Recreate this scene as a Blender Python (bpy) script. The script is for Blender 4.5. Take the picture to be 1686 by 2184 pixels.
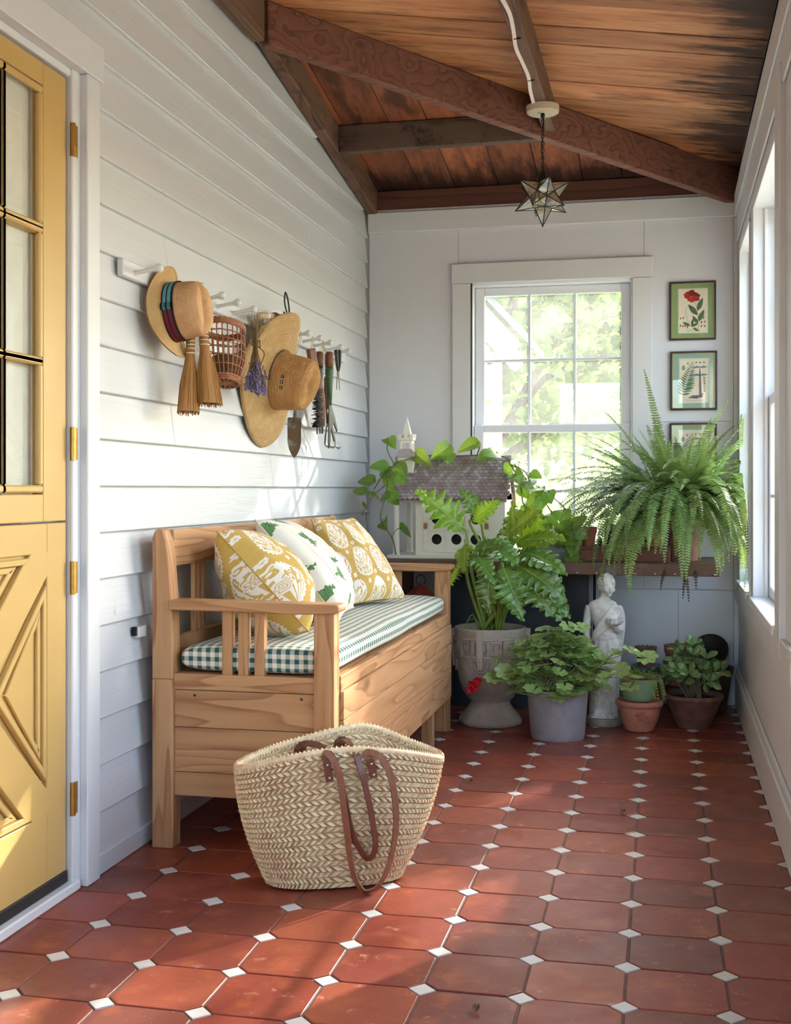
import bpy, bmesh, math, random
from mathutils import Vector, Matrix, noise
for _o in list(bpy.data.objects): bpy.data.objects.remove(_o)
SC = bpy.context.scene
COL = SC.collection
PI = math.pi
def S(r, g, b, a=1.0):
    def c(x):
        x /= 255.0
        return x/12.92 if x <= 0.04045 else ((x+0.055)/1.055)**2.4
    return (c(r), c(g), c(b), a)

# ------------------------------------------------------------------ camera
cam = bpy.data.cameras.new('camera'); camo = bpy.data.objects.new('camera', cam); COL.objects.link(camo)
camo.location = (0, 0, 1.02); camo.rotation_euler = (PI/2, 0, math.radians(12.6))
cam.sensor_fit = 'AUTO'; cam.sensor_width = 36; cam.lens = 2574/2184*36
cam.shift_y = -49/2184; cam.clip_start = 0.05; cam.clip_end = 200
SC.camera = camo

# ------------------------------------------------------------------ sky, sun, exposure
w = bpy.data.worlds.new('world'); SC.world = w; w.use_nodes = True
nt = w.node_tree; nt.nodes.clear()
sky = nt.nodes.new('ShaderNodeTexSky'); sky.sky_type = 'NISHITA'; sky.sun_disc = False
sky.sun_elevation = math.radians(30); sky.sun_rotation = math.radians(28); sky.air_density = 1.0; sky.dust_density = 3.0; sky.ozone_density = 1.0
hsv = nt.nodes.new('ShaderNodeHueSaturation'); hsv.inputs['Saturation'].default_value = 1.0
bg = nt.nodes.new('ShaderNodeBackground'); bg.inputs['Strength'].default_value = 0.62
wo = nt.nodes.new('ShaderNodeOutputWorld')
nt.links.new(sky.outputs[0], hsv.inputs['Color']); nt.links.new(hsv.outputs[0], bg.inputs[0]); nt.links.new(bg.outputs[0], wo.inputs[0])
sun = bpy.data.lights.new('sun', 'SUN'); suno = bpy.data.objects.new('sun', sun); COL.objects.link(suno)
SUN_DIR = Vector((-0.495, -0.77, -0.43)).normalized()       # the way the light travels
sun.energy = 4.5; sun.angle = math.radians(0.7); sun.color = (1.0, 0.95, 0.88)
suno.rotation_euler = SUN_DIR.to_track_quat('-Z', 'Y').to_euler(); suno.location = (4, 8, 9)
vs = SC.view_settings
vs.view_transform = 'Standard'; vs.look = 'None'; vs.gamma = 1.0; vs.use_curve_mapping = False
vs.exposure = 1.85
try:
    SC.cycles.max_bounces = 7; SC.cycles.diffuse_bounces = 4; SC.cycles.adaptive_threshold = 0.02; SC.cycles.glossy_bounces = 3; SC.cycles.transmission_bounces = 4
    SC.cycles.transparent_max_bounces = 12; SC.cycles.sample_clamp_indirect = 6.0
    SC.cycles.caustics_reflective = False; SC.cycles.caustics_refractive = False
    SC.cycles.use_denoising = True
except Exception: pass

# ------------------------------------------------------------------ helpers
def wloc(o):
    v = Vector((0, 0, 0))
    while o is not None:
        v += o.location; o = o.parent
    return v
def link(o, parent=None):
    COL.objects.link(o)
    if parent is not None: o.parent = parent
    return o
def tag(o, label, cat, group=None):
    o['label'] = label; o['category'] = cat
    if group: o['group'] = group
    return o
def thing(name, label, cat, loc=(0, 0, 0), group=None):
    o = bpy.data.objects.new(name, None); o.location = loc; o.empty_display_size = 0.05
    link(o); tag(o, label, cat, group); return o
def struct(o):
    o['kind'] = 'structure'; return o
def sroot(name, loc=(0, 0, 0)):
    o = bpy.data.objects.new(name, None); o.location = loc; link(o); return struct(o)
def stuff(o):
    o['kind'] = 'stuff'; return o

class MB:
    """collects geometry in world coordinates, then links it as one mesh object"""
    def __init__(s): s.v = []; s.f = []; s.uv = {}      # uv: vertex index -> (u, v)
    def add(s, vs, fs):
        n = len(s.v); s.v += [tuple(p) for p in vs]; s.f += [tuple(i+n for i in f) for f in fs]; return s
    def box(s, x0, x1, y0, y1, z0, z1):
        return s.add([(x0,y0,z0),(x1,y0,z0),(x1,y1,z0),(x0,y1,z0),(x0,y0,z1),(x1,y0,z1),(x1,y1,z1),(x0,y1,z1)],
                     [(0,3,2,1),(4,5,6,7),(0,1,5,4),(1,2,6,5),(2,3,7,6),(3,0,4,7)])
    def hexa(s, P):   # 8 corners, order as box
        return s.add(P, [(0,3,2,1),(4,5,6,7),(0,1,5,4),(1,2,6,5),(2,3,7,6),(3,0,4,7)])
    def obox(s, c, ax, ay, az, hx, hy, hz):
        c = Vector(c); ax, ay, az = Vector(ax)*hx, Vector(ay)*hy, Vector(az)*hz
        return s.hexa([c+i*ax+j*ay+k*az for k in (-1,1) for (i,j) in ((-1,-1),(1,-1),(1,1),(-1,1))])
    def beam(s, p0, p1, w, h, up=(0,0,1)):
        p0, p1 = Vector(p0), Vector(p1); d = (p1-p0); L = d.length; d.normalize()
        sd = d.cross(Vector(up)).normalized(); u = sd.cross(d).normalized()
        return s.obox((p0+p1)/2, d, sd, u, L/2, w/2, h/2)
    def grid(s, fn, nu, nv, cu=False, cv=False, flip=False, uv=None):
        n = len(s.v); U = nu if cu else nu+1; V = nv if cv else nv+1
        for i in range(U):
            for j in range(V):
                if uv: s.uv[len(s.v)] = uv(i/nu, j/nv)
                s.v.append(tuple(fn(i/nu, j/nv)))
        for i in range(nu):
            for j in range(nv):
                a = n+i*V+j; b = n+((i+1)%U)*V+j; c = n+((i+1)%U)*V+(j+1)%V; d = n+i*V+(j+1)%V
                q = (a,b,c,d) if not flip else (a,d,c,b)
                s.f.append(q)
        return s
    def tube(s, path, r, n=8, cap=True, closed=False):
        P = [Vector(p) for p in path]; m = len(P)
        R = r if isinstance(r, (list, tuple)) else [r]*m
        base = len(s.v); up = None; rings = []
        for i in range(m):
            if closed: t = P[(i+1)%m]-P[i-1]
            else: t = P[min(i+1, m-1)]-P[max(i-1, 0)]
            if t.length < 1e-9: t = Vector((0,0,1))
            t.normalize()
            if up is None:
                up = t.orthogonal().normalized()
            else:
                up = up-t*up.dot(t)
                up = up.normalized() if up.length > 1e-6 else t.orthogonal().normalized()
            b = t.cross(up)
            for k in range(n):
                a = 2*PI*k/n; s.v.append(tuple(P[i]+(up*math.cos(a)+b*math.sin(a))*R[i]))
        for i in range(m if closed else m-1):
            for k in range(n):
                i2 = (i+1) % m
                s.f.append((base+i*n+k, base+i*n+(k+1)%n, base+i2*n+(k+1)%n, base+i2*n+k))
        if cap and not closed:
            s.f.append(tuple(base+k for k in range(n-1, -1, -1))); s.f.append(tuple(base+(m-1)*n+k for k in range(n)))
        return s
    def ribbon(s, path, nrm, w, t):   # flat strap along a path; nrm = list of outward normals
        P = [Vector(p) for p in path]; m = len(P); base = len(s.v)
        for i in range(m):
            d = (P[min(i+1, m-1)]-P[max(i-1, 0)]).normalized(); nn = Vector(nrm[i] if isinstance(nrm, list) else nrm)
            sd = d.cross(nn).normalized(); nn = sd.cross(d).normalized()
            for (a, b) in ((-1,-1),(1,-1),(1,1),(-1,1)): s.v.append(tuple(P[i]+sd*(a*w/2)+nn*(b*t/2)))
        for i in range(m-1):
            for k in range(4): s.f.append((base+i*4+k, base+i*4+(k+1)%4, base+i*4+4+(k+1)%4, base+i*4+4+k))
        s.f.append((base+3, base+2, base+1, base)); e = base+(m-1)*4; s.f.append((e, e+1, e+2, e+3))
        return s
    def lathe(s, prof, n=32, c=(0,0,0), ax=None, mod=None):
        """prof [(r,z)]; ax optional 3x3 frame (columns x,y,z); mod(theta,r,z)->(r,z)"""
        c = Vector(c); base = len(s.v); m = len(prof)
        for i in range(n):
            a = 2*PI*i/n
            for (r, z) in prof:
                if mod: r, z = mod(a, r, z)
                p = Vector((r*math.cos(a), r*math.sin(a), z))
                if ax is not None: p = ax @ p
                s.v.append(tuple(c+p))
        for i in range(n):
            for j in range(m-1):
                a = base+i*m+j; b = base+((i+1)%n)*m+j
                s.f.append((a, b, b+1, a+1))
        return s
    def prism(s, pts, z0, z1, M=None):
        n = len(pts); V = [Vector((p[0],p[1],z0)) for p in pts]+[Vector((p[0],p[1],z1)) for p in pts]
        if M is not None: V = [M @ v for v in V]
        return s.add(V, [tuple(range(n-1,-1,-1)), tuple(range(n,2*n))]+[(i,(i+1)%n,n+(i+1)%n,n+i) for i in range(n)])
    def sphere(s, c, r, nu=12, nv=8, sc=(1,1,1)):
        c = Vector(c)
        def fn(u, v):
            a = 2*PI*u; b = -PI/2+PI*v
            return c+Vector((r*sc[0]*math.cos(b)*math.cos(a), r*sc[1]*math.cos(b)*math.sin(a), r*sc[2]*math.sin(b)))
        return s.grid(fn, nu, nv, cu=True)
    def build(s, name, mat, parent=None, smooth=False, bevel=0.0, seg=1, sub=0, weld=False, origin=None, auto=None):
        off = wloc(parent) if parent is not None else Vector((0,0,0))
        loc = Vector((0,0,0))
        if parent is None:
            if origin is None:
                xs = [p[0] for p in s.v]; ys = [p[1] for p in s.v]; zs = [p[2] for p in s.v]
                origin = ((min(xs)+max(xs))/2, (min(ys)+max(ys))/2, min(zs))
            loc = Vector(origin); off = loc
        me = bpy.data.meshes.new(name)
        me.from_pydata([(p[0]-off.x, p[1]-off.y, p[2]-off.z) for p in s.v], [], s.f)
        if weld or bevel:
            bm = bmesh.new(); bm.from_mesh(me)
            if weld: bmesh.ops.remove_doubles(bm, verts=bm.verts, dist=1e-5)
            if bevel:
                bmesh.ops.recalc_face_normals(bm, faces=bm.faces)
                es = [e for e in bm.edges if len(e.link_faces) == 2 and e.calc_face_angle(0) > 0.5]
                bmesh.ops.bevel(bm, geom=es, offset=bevel, segments=seg, affect='EDGES', profile=0.6, clamp_overlap=True)
            bm.to_mesh(me); bm.free()
        if s.uv and not bevel and not weld:
            lay = me.uv_layers.new(name='UVMap')
            for lp in me.loops: lay.data[lp.index].uv = s.uv.get(lp.vertex_index, (0.5, 0.5))
        me.validate()
        if smooth: me.polygons.foreach_set('use_smooth', [True]*len(me.polygons))
        if auto is not None:
            me.polygons.foreach_set('use_smooth', [True]*len(me.polygons)); me.set_sharp_from_angle(angle=math.radians(auto))
        me.update()
        if mat: me.materials.append(mat)
        o = bpy.data.objects.new(name, me); o.location = loc; link(o, parent)
        if sub:
            md = o.modifiers.new('sub', 'SUBSURF'); md.levels = sub; md.render_levels = sub
        return o
def inst(mesh, name, parent, M):
    """another object on the same mesh data, placed with a matrix in world coordinates"""
    o = bpy.data.objects.new(name, mesh); link(o, parent)
    off = wloc(parent) if parent is not None else Vector((0,0,0))
    o.matrix_basis = Matrix.Translation(-off) @ M
    return o
def frame(x, y, z):
    return Matrix((tuple(x), tuple(y), tuple(z))).transposed()
def mat4(c, R):
    return Matrix.Translation(Vector(c)) @ R.to_4x4()
def rnd(a, b): return random.uniform(a, b)
def lerp(a, b, t): return a+(b-a)*t
def spline(pts, n):
    """Catmull-Rom through points"""
    P = [Vector(p) for p in pts]; P = [P[0]*2-P[1]]+P+[P[-1]*2-P[-2]]; out = []
    k = len(P)-3
    for i in range(n+1):
        t = i/n*k; j = min(int(t), k-1); t -= j
        a, b, c, d = P[j:j+4]
        out.append(0.5*((2*b)+(c-a)*t+(2*a-5*b+4*c-d)*t*t+(3*b-a-3*c+d)*t*t*t))
    return out

# ------------------------------------------------------------------ materials
class NT:
    def __init__(s, name):
        s.m = bpy.data.materials.new(name); s.m.use_nodes = True; s.t = s.m.node_tree; s.t.nodes.clear()
        s.out = s.t.nodes.new('ShaderNodeOutputMaterial')
    def n(s, typ, **kw):
        o = s.t.nodes.new('ShaderNode'+typ)
        for k, v in kw.items():
            if k.startswith('i_'):
                key = k[2:]; key = int(key) if key.isdigit() else key.replace('_', ' ')
                inp = o.inputs[key]
                if hasattr(v, 'is_linked') or hasattr(v, 'links'): s.t.links.new(v, inp)
                else: inp.default_value = v
            else: setattr(o, k, v)
        return o
    def l(s, a, b): s.t.links.new(a, b)
    def math(s, op, a, b=0.0, c=None, clamp=False):
        o = s.t.nodes.new('ShaderNodeMath'); o.operation = op; o.use_clamp = clamp
        for i, x in enumerate((a, b) if c is None else (a, b, c)):
            if isinstance(x, (int, float)): o.inputs[i].default_value = x
            else: s.l(x, o.inputs[i])
        return o.outputs[0]
    def mix(s, fac, a, b, bt='MIX'):
        o = s.t.nodes.new('ShaderNodeMix'); o.data_type = 'RGBA'; o.blend_type = bt
        for i, x in ((0, fac), (6, a), (7, b)):
            if isinstance(x, (int, float, tuple)): o.inputs[i].default_value = x
            else: s.l(x, o.inputs[i])
        return o.outputs[2]
    def ramp(s, fac, stops, interp='LINEAR'):
        o = s.t.nodes.new('ShaderNodeValToRGB'); e = o.color_ramp.elements; o.color_ramp.interpolation = interp
        while len(e) < len(stops): e.new(0.5)
        for i, (p, c) in enumerate(stops):
            e[i].position = p; e[i].color = c if isinstance(c, tuple) else (c, c, c, 1)
        s.l(fac, o.inputs[0]); return o.outputs[0]
    def noise(s, vec, scale=5.0, detail=4.0, rough=0.55, dist=0.0):
        o = s.t.nodes.new('ShaderNodeTexNoise'); o.inputs['Scale'].default_value = scale; o.inputs['Detail'].default_value = min(detail, 5.0)
        o.inputs['Roughness'].default_value = rough; o.inputs['Distortion'].default_value = dist
        if vec is not None: s.l(vec, o.inputs['Vector'])
        return o.outputs['Fac']
    def vor(s, vec, scale=5.0, feature='F1', rnd=1.0):
        o = s.t.nodes.new('ShaderNodeTexVoronoi'); o.feature = feature; o.inputs['Scale'].default_value = scale; o.inputs['Randomness'].default_value = rnd
        if vec is not None: s.l(vec, o.inputs['Vector'])
        return o
    def obj(s, rand=True, scale=(1, 1, 1), rot=(0, 0, 0)):
        tc = s.t.nodes.new('ShaderNodeTexCoord'); v = tc.outputs['Object']
        if rand:
            oi = s.t.nodes.new('ShaderNodeObjectInfo'); a = s.t.nodes.new('ShaderNodeVectorMath'); a.operation = 'ADD'
            k = s.math('MULTIPLY', oi.outputs['Random'], 37.0)
            cb = s.t.nodes.new('ShaderNodeCombineXYZ')
            for i in range(3): s.l(k, cb.inputs[i])
            s.l(v, a.inputs[0]); s.l(cb.outputs[0], a.inputs[1]); v = a.outputs[0]
        mp = s.t.nodes.new('ShaderNodeMapping'); mp.inputs['Scale'].default_value = scale; mp.inputs['Rotation'].default_value = rot
        s.l(v, mp.inputs['Vector']); return mp.outputs[0]
    def uv(s):
        return s.t.nodes.new('ShaderNodeTexCoord').outputs['UV']
    def rand(s): return s.t.nodes.new('ShaderNodeObjectInfo').outputs['Random']
    def sep(s, v):
        o = s.t.nodes.new('ShaderNodeSeparateXYZ'); s.l(v, o.inputs[0]); return o.outputs
    def bump(s, h, strength=0.3, dist=0.01, normal=None):
        o = s.t.nodes.new('ShaderNodeBump'); o.inputs['Strength'].default_value = strength; o.inputs['Distance'].default_value = dist
        s.l(h, o.inputs['Height'])
        if normal is not None: s.l(normal, o.inputs['Normal'])
        return o.outputs[0]
    def bsdf(s, col, rough=0.5, metal=0.0, spec=0.5, normal=None, sss=0.0, coat=0.0, trans=None, alpha=None, sheen=0.0):
        b = s.t.nodes.new('ShaderNodeBsdfPrincipled')
        def put(k, v):
            if v is None: return
            if isinstance(v, (int, float, tuple)): b.inputs[k].default_value = v
            else: s.l(v, b.inputs[k])
        put('Base Color', col); put('Roughness', rough); put('Metallic', metal); put('Specular IOR Level', spec); put('Normal', normal)
        if coat: put('Coat Weight', coat); put('Coat Roughness', 0.15)
        if sheen: put('Sheen Weight', sheen)
        if alpha is not None: put('Alpha', alpha)
        sh = b.outputs[0]
        if trans is not None:   # leaf: some light passes through
            t = s.t.nodes.new('ShaderNodeBsdfTranslucent'); c, f = trans
            if isinstance(c, tuple): t.inputs[0].default_value = c
            else: s.l(c, t.inputs[0])
            m = s.t.nodes.new('ShaderNodeMixShader'); m.inputs[0].default_value = f
            s.l(sh, m.inputs[1]); s.l(t.outputs[0], m.inputs[2]); sh = m.outputs[0]
        s.l(sh, s.out.inputs[0]); return s.m

def plain(name, col, rough=0.5, metal=0.0, spec=0.5, var=0.12, scale=18.0, bump=0.15, dist=0.002):
    """one colour with soft mottling and a little relief"""
    t = NT(name); v = t.obj(); n = t.noise(v, scale, 5)
    d = tuple(c*(1-var) for c in col[:3])+(1,); l = tuple(min(1, c*(1+var)) for c in col[:3])+(1,)
    c = t.ramp(n, [(0.3, d), (0.7, l)])
    return t.bsdf(c, rough, metal, spec, t.bump(t.noise(v, scale*4, 4), bump, dist) if bump else None)

def wood(name, light, dark, axis=0, rings=9.0, rough=0.5, spec=0.3, knots=0.6, streak=22.0, bump=0.25, wear=None, coat=0.0, rot=(0, 0, 0)):
    t = NT(name)
    sc = [streak]*3; sc[axis] = streak*0.045
    base = t.obj(); v = t.obj(scale=tuple(sc), rot=rot)
    fine = t.noise(v, 3.2, 6, 0.6)
    sc2 = [1.0]*3; sc2[axis] = 0.10
    v2 = t.obj(scale=tuple(sc2), rot=rot)
    bend = t.noise(v2, 4.0, 3, 0.5)
    ringv = t.math('FRACT', t.math('MULTIPLY', bend, rings))
    ring = t.ramp(ringv, [(0.0, 0.0), (0.72, 0.55), (0.93, 1.0), (1.0, 0.0)])
    f = t.math('ADD', t.math('MULTIPLY', fine, 0.60), t.math('MULTIPLY', ring, 0.52))
    col = t.ramp(f, [(0.25, light), (0.55, tuple((a*2+b)/3 for a, b in zip(light, dark))), (0.9, dark)])
    big = t.noise(base, 2.6, 3)
    col = t.mix(t.ramp(big, [(0.35, 0.0), (0.75, 0.35)]), col, tuple(c*0.72 for c in light[:3])+(1,))
    if knots:
        sck = [6.0]*3; sck[axis] = 2.6
        kd = t.vor(t.obj(scale=tuple(sck)), 1.0).outputs['Distance']
        k = t.ramp(kd, [(0.03, 1.0), (0.085, 0.55), (0.15, 0.0)])
        col = t.mix(t.math('MULTIPLY', k, knots), col, tuple(c*0.38 for c in dark[:3])+(1,))
    if wear is not None:
        wn = t.ramp(t.noise(base, 9, 6, 0.7), [(0.55, 0.0), (0.7, 1.0)])
        col = t.mix(t.math('MULTIPLY', wn, wear[1]), col, wear[0])
    return t.bsdf(col, rough, 0, spec, t.bump(f, bump, 0.0015), coat=coat)

def paint(name, col, rough=0.42, axis=None, chips=None, grain=0.5, spec=0.45):
    t = NT(name); base = t.obj(False)
    sc = [60.0]*3
    if axis is not None: sc[axis] = 4.0
    g = t.noise(t.obj(scale=tuple(sc)), 1.0, 5, 0.6)
    big = t.noise(base, 1.7, 4)
    c = t.mix(t.ramp(big, [(0.3, 0.0), (0.75, 0.10)]), col, tuple(x*0.78 for x in col[:3])+(1,))
    if chips is not None:
        ch = t.ramp(t.noise(t.obj(scale=(7, 7, 7)), 1.6, 8, 0.75), [(0.69, 0.0), (0.72, 1.0)])
        c = t.mix(t.math('MULTIPLY', ch, chips[1]), c, chips[0])
    return t.bsdf(c, rough, 0, spec, t.bump(g, grain, 0.003))

def metal(name, col, rough=0.35, var=0.3, scale=30, metallic=1.0, rust=None):
    t = NT(name); v = t.obj(); n = t.noise(v, scale, 6, 0.65)
    c = t.ramp(n, [(0.3, tuple(x*(1-var) for x in col[:3])+(1,)), (0.7, col)])
    if rust is not None:
        r = t.ramp(t.noise(v, rust[1], 6, 0.7), [(rust[2], 0.0), (rust[2]+0.1, 1.0)]); c = t.mix(r, c, rust[0])
        return t.bsdf(c, t.math('ADD', t.math('MULTIPLY', r, 0.4), rough, clamp=True), t.math('SUBTRACT', metallic, r, clamp=True), 0.4, t.bump(n, 0.2, 0.002))
    return t.bsdf(c, t.ramp(n, [(0.3, rough+0.12), (0.7, rough)]), metallic, 0.5, t.bump(n, 0.1, 0.001))

def glass(name, tint=(0.95, 0.97, 0.96, 1), dust_haze=0.04, gl=0.9):
    t = NT(name); tr = t.n('BsdfTransparent'); tr.inputs[0].default_value = tint
    g = t.n('BsdfGlossy'); g.inputs['Roughness'].default_value = 0.01
    fr = t.n('Fresnel'); gm = t.n('NewGeometry'); t.l(t.math('ADD', t.math('MULTIPLY', gm.outputs['Backfacing'], 1/1.5-1.5), 1.5), fr.inputs[0])
    m = t.n('MixShader'); t.l(t.math('MULTIPLY', fr.outputs[0], gl, clamp=True), m.inputs[0]); t.l(tr.outputs[0], m.inputs[1]); t.l(g.outputs[0], m.inputs[2])
    d = t.n('BsdfTranslucent'); d.inputs[0].default_value = (0.9, 0.92, 0.9, 1)
    m2 = t.n('MixShader'); m2.inputs[0].default_value = dust_haze*.7
    t.l(m.outputs[0], m2.inputs[1]); t.l(d.outputs[0], m2.inputs[2]); t.l(m2.outputs[0], t.out.inputs[0])
    return t.m

def leafmat(name, top, vein=None, trans=0.35, rough=0.4, spec=0.5, var=0.35, gloss=0.0):
    t = NT(name); v = t.obj(); r = t.rand()
    n = t.noise(v, 25, 4)
    c = t.ramp(n, [(0.25, tuple(x*(1-var) for x in top[:3])+(1,)), (0.8, tuple(x*(1+var*0.6) for x in top[:3])+(1,))])
    h = t.n('HueSaturation'); t.l(c, h.inputs['Color'])
    t.l(t.math('ADD', t.math('MULTIPLY', r, 0.03), 0.485), h.inputs['Hue']); t.l(t.math('ADD', t.math('MULTIPLY', r, 0.5), 0.75), h.inputs['Value'])
    c = h.outputs[0]
    if vein is not None:
        u = t.sep(t.uv())
        mid = t.ramp(t.math('ABSOLUTE', t.math('SUBTRACT', u[0], 0.5)), [(0.0, 1.0), (0.03, 0.0)])
        side = t.math('ABSOLUTE', t.math('SUBTRACT', t.math('FRACT', t.math('MULTIPLY', t.math('SUBTRACT', u[1], t.math('MULTIPLY', t.math('ABSOLUTE', t.math('SUBTRACT', u[0], 0.5)), 0.35)), 9.0)), 0.5))
        sd = t.math('MULTIPLY', t.ramp(side, [(0.0, 0.6), (0.10, 0.0)]), 0.7)
        c = t.mix(t.math('MAXIMUM', mid, sd), c, vein)
    tc = t.n('HueSaturation'); t.l(c, tc.inputs['Color']); tc.inputs['Value'].default_value = 1.7; tc.inputs['Saturation'].default_value = 1.1; tc.inputs['Hue'].default_value = 0.485
    return t.bsdf(c, rough, 0, spec, t.bump(n, 0.15, 0.002), trans=(tc.outputs[0], trans), coat=gloss)

# ================================================================== the room
XL, XR, YB, YF = -1.46, 0.335, 5.90, -1.5
random.seed(3)
M_paint = paint('white_siding_paint', S(206, 208, 209), 0.38, axis=1, grain=0.55, chips=(S(120, 112, 100), 0.25))
M_trim = paint('white_trim_paint', S(212, 213, 213), 0.42, grain=0.12)
M_wallw = paint('white_wall_paint', S(212, 213, 217), 0.5, grain=0.10)
M_sash = paint('white_sash_paint', S(226, 229, 233), 0.38, grain=0.08)
M_dark = plain('dark_gap', S(18, 17, 18), 0.9)
M_glass = glass('window_glass', dust_haze=0.05)
M_glassb = glass('glare_veil_glass', dust_haze=0.09)  # extra translucent haze stands in for the washed-out glare outside

# ---- floor: grout slab, clay octagons, white corner diamonds
def tile_mat():
    t = NT('clay_tile'); v = t.obj(); r = t.rand()
    base = t.ramp(r, [(0.0, S(120, 55, 44)), (0.22, S(144, 66, 51)), (0.45, S(112, 57, 50)), (0.7, S(148, 75, 53)), (0.85, S(132, 57, 44)), (1.0, S(118, 66, 53))])
    m = t.noise(v, 7, 5, 0.6)
    c = t.mix(t.ramp(m, [(0.35, 0.0), (0.75, 0.55)]), base, S(122, 58, 42))
    c = t.mix(t.ramp(t.noise(v, 13, 4), [(0.55, 0.0), (0.8, 0.5)]), c, S(190, 108, 62))
    sp = t.ramp(t.noise(v, 130, 3, 0.6), [(0.68, 0.0), (0.75, 1.0)]); c = t.mix(t.math('MULTIPLY', sp, 0.6), c, S(212, 168, 150))
    sc = t.ramp(t.noise(v, 20, 8, 0.75), [(0.62, 0.0), (0.70, 0.6)]); c = t.mix(sc, c, S(200, 140, 122))
    ro = t.ramp(t.noise(v, 9, 5, 0.6), [(0.3, 0.28), (0.7, 0.48)])
    return t.bsdf(c, ro, 0, 0.45, t.bump(t.noise(v, 24, 6, 0.65), 0.25, 0.004))
M_tile = tile_mat()
M_diam = plain('white_tile', S(206, 202, 197), 0.4, var=0.05, scale=40, bump=0.1)
M_grout = plain('grey_grout', S(104, 86, 80), 0.9, var=0.2, scale=60)
floor = struct(MB().box(XL-0.2, XR+0.2, YF, YB+0.15, -0.06, -0.003).build('floor', M_grout))
TS, TX, TY, TR = 0.2026, -0.0790, 2.4171, 0.0040
def octo(s, d, g):
    h = s/2-g; q = d-0.3*g
    return [(h-q,-h),(h,-h+q),(h,h-q),(h-q,h),(-h+q,h),(-h,h-q),(-h,-h+q),(-h+q,-h)]
def tile_mesh(name, pts, th, ins, mat):
    n = len(pts); V = [(x, y, -th) for x, y in pts]+[(x, y, -ins*0.8) for x, y in pts]+[(x*(1-ins/0.1*1.0), y*(1-ins/0.1*1.0), 0) for x, y in pts]
    F = [(i, (i+1)%n, n+(i+1)%n, n+i) for i in range(n)]+[(n+i, n+(i+1)%n, 2*n+(i+1)%n, 2*n+i) for i in range(n)]+[tuple(range(2*n, 3*n))]
    me = bpy.data.meshes.new(name); me.from_pydata(V, [], F); me.materials.append(mat); return me
DD = 0.0295
oct_me = []
for k in range(5):
    P = [(x+rnd(-.0012, .0012), y+rnd(-.0012, .0012)) for x, y in octo(TS, DD, 0.0022)]
    oct_me.append(tile_mesh('octagon_tile', P, 0.012, 0.0016, M_tile))
dia_me = [tile_mesh('diamond_tile', [(0,-q),(q,0),(0,q),(-q,0)], 0.012, 0.0012, M_diam) for q in (DD-0.0026, DD-0.0032, DD-0.0020)]
far = MB(); fard = MB()
for j in range(-20, 19):
    for i in range(-9, 5):
        for kind in (0, 1):
            a = i+(0.5 if kind == 0 else 0); b = j+(0.5 if kind == 0 else 0)
            x = TX+a*TS-TR*b*TS; y = TY+b*TS+TR*a*TS
            if x < XL-0.10 or x > XR+0.09 or y > YB+0.08 or y < YF+0.1: continue
            if kind == 1 and (x < XL-0.02 or x > XR+0.02 or y > YB+0.02): continue
            if y < 2.05:
                P = octo(TS, DD, 0.0022) if kind == 0 else [(0,-DD+.0026),(DD-.0026,0),(0,DD-.0026),(-DD+.0026,0)]
                (far if kind == 0 else fard).prism([(x+p[0], y+p[1]) for p in P], -0.012, 0.0)
                continue
            me = random.choice(oct_me) if kind == 0 else random.choice(dia_me)
            Rm = Matrix.Rotation(TR+random.choice((0, PI/2, PI, 1.5*PI)), 4, 'Z') @ Matrix.Rotation(rnd(-.003, .003), 4, 'X') @ Matrix.Rotation(rnd(-.003, .003), 4, 'Y')
            inst(me, 'octagon_tile' if kind == 0 else 'diamond_tile', floor, Matrix.Translation((x, y, rnd(-.0006, .0006))) @ Rm)
stuff(far.build('octagon_tiles_behind', M_tile, floor)); stuff(fard.build('diamond_tiles_behind', M_diam, floor))

# ---- left wall: backing, clapboards
ZB, KR = 2.52, 0.152
def roof(x, y): return ZB+KR*max(0, min(0.32-x, YB-y))
DY0, DY1, DZ1 = 1.90, 2.80, 2.065
wl = MB(); wl.box(XL-0.16, XL-0.02, DY1+0.03, YB+0.1, -0.05, 2.40); wl.box(XL-0.16, XL-0.02, YF, DY0-0.03, -0.05, 2.40)
wl.box(XL-0.16, XL-0.02, DY0-0.03, DY1+0.03, DZ1+0.03, 2.40); wl.box(XL-0.16, XL-0.02, YF, 4.2, 2.40, 2.78)
wall_left = struct(wl.build('wall_left', M_wallw))
zs = [0.03]+[1.028-0.1237*k for k in range(7, -1, -1)]+[1.028+0.1253*k for k in range(1, 15)]
joints = {4: 4.05, 6: 3.62, 8: 4.4, 9: 3.45, 10: 4.75, 11: 3.30, 12: 3.82, 13: 3.40, 14: 4.35, 15: 3.36, 16: 4.9, 18: 3.7}
def clap(y0, y1, z0, z1):
    b = MB(); xo = XL+rnd(-.0012, .0012); xi = XL-0.017; zt = z1+0.012
    b.hexa([(xi-.01,y0,z0),(xo,y0,z0),(xo,y1,z0),(xi-.01,y1,z0),(xi-.01,y0,zt),(xi,y0,zt),(xi,y1,zt),(xi-.01,y1,zt)])
    b.build('clapboard', M_paint, wall_left, bevel=0.0025)
for k in range(len(zs)-1):
    z0, z1 = zs[k], zs[k+1]
    if z0 > 2.80: break
    yend = min(YB-0.004, YB-(z1-ZB)/KR) if z1 > ZB else YB-0.004
    y0 = 2.90 if z0 < DZ1+0.05 else YF
    j = joints.get(k)
    if j: clap(y0, j-0.0008, z0, z1); clap(j+0.0008, yend, z0, z1)
    else: clap(y0, yend, z0, z1)
    if y0 > 0: clap(YF, DY0-0.12, z0, z1)
MB().box(XL-0.02, XL+0.006, 2.9, YB, 0.0, 0.055).build('sill_board', M_paint, wall_left, bevel=0.003)

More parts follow.
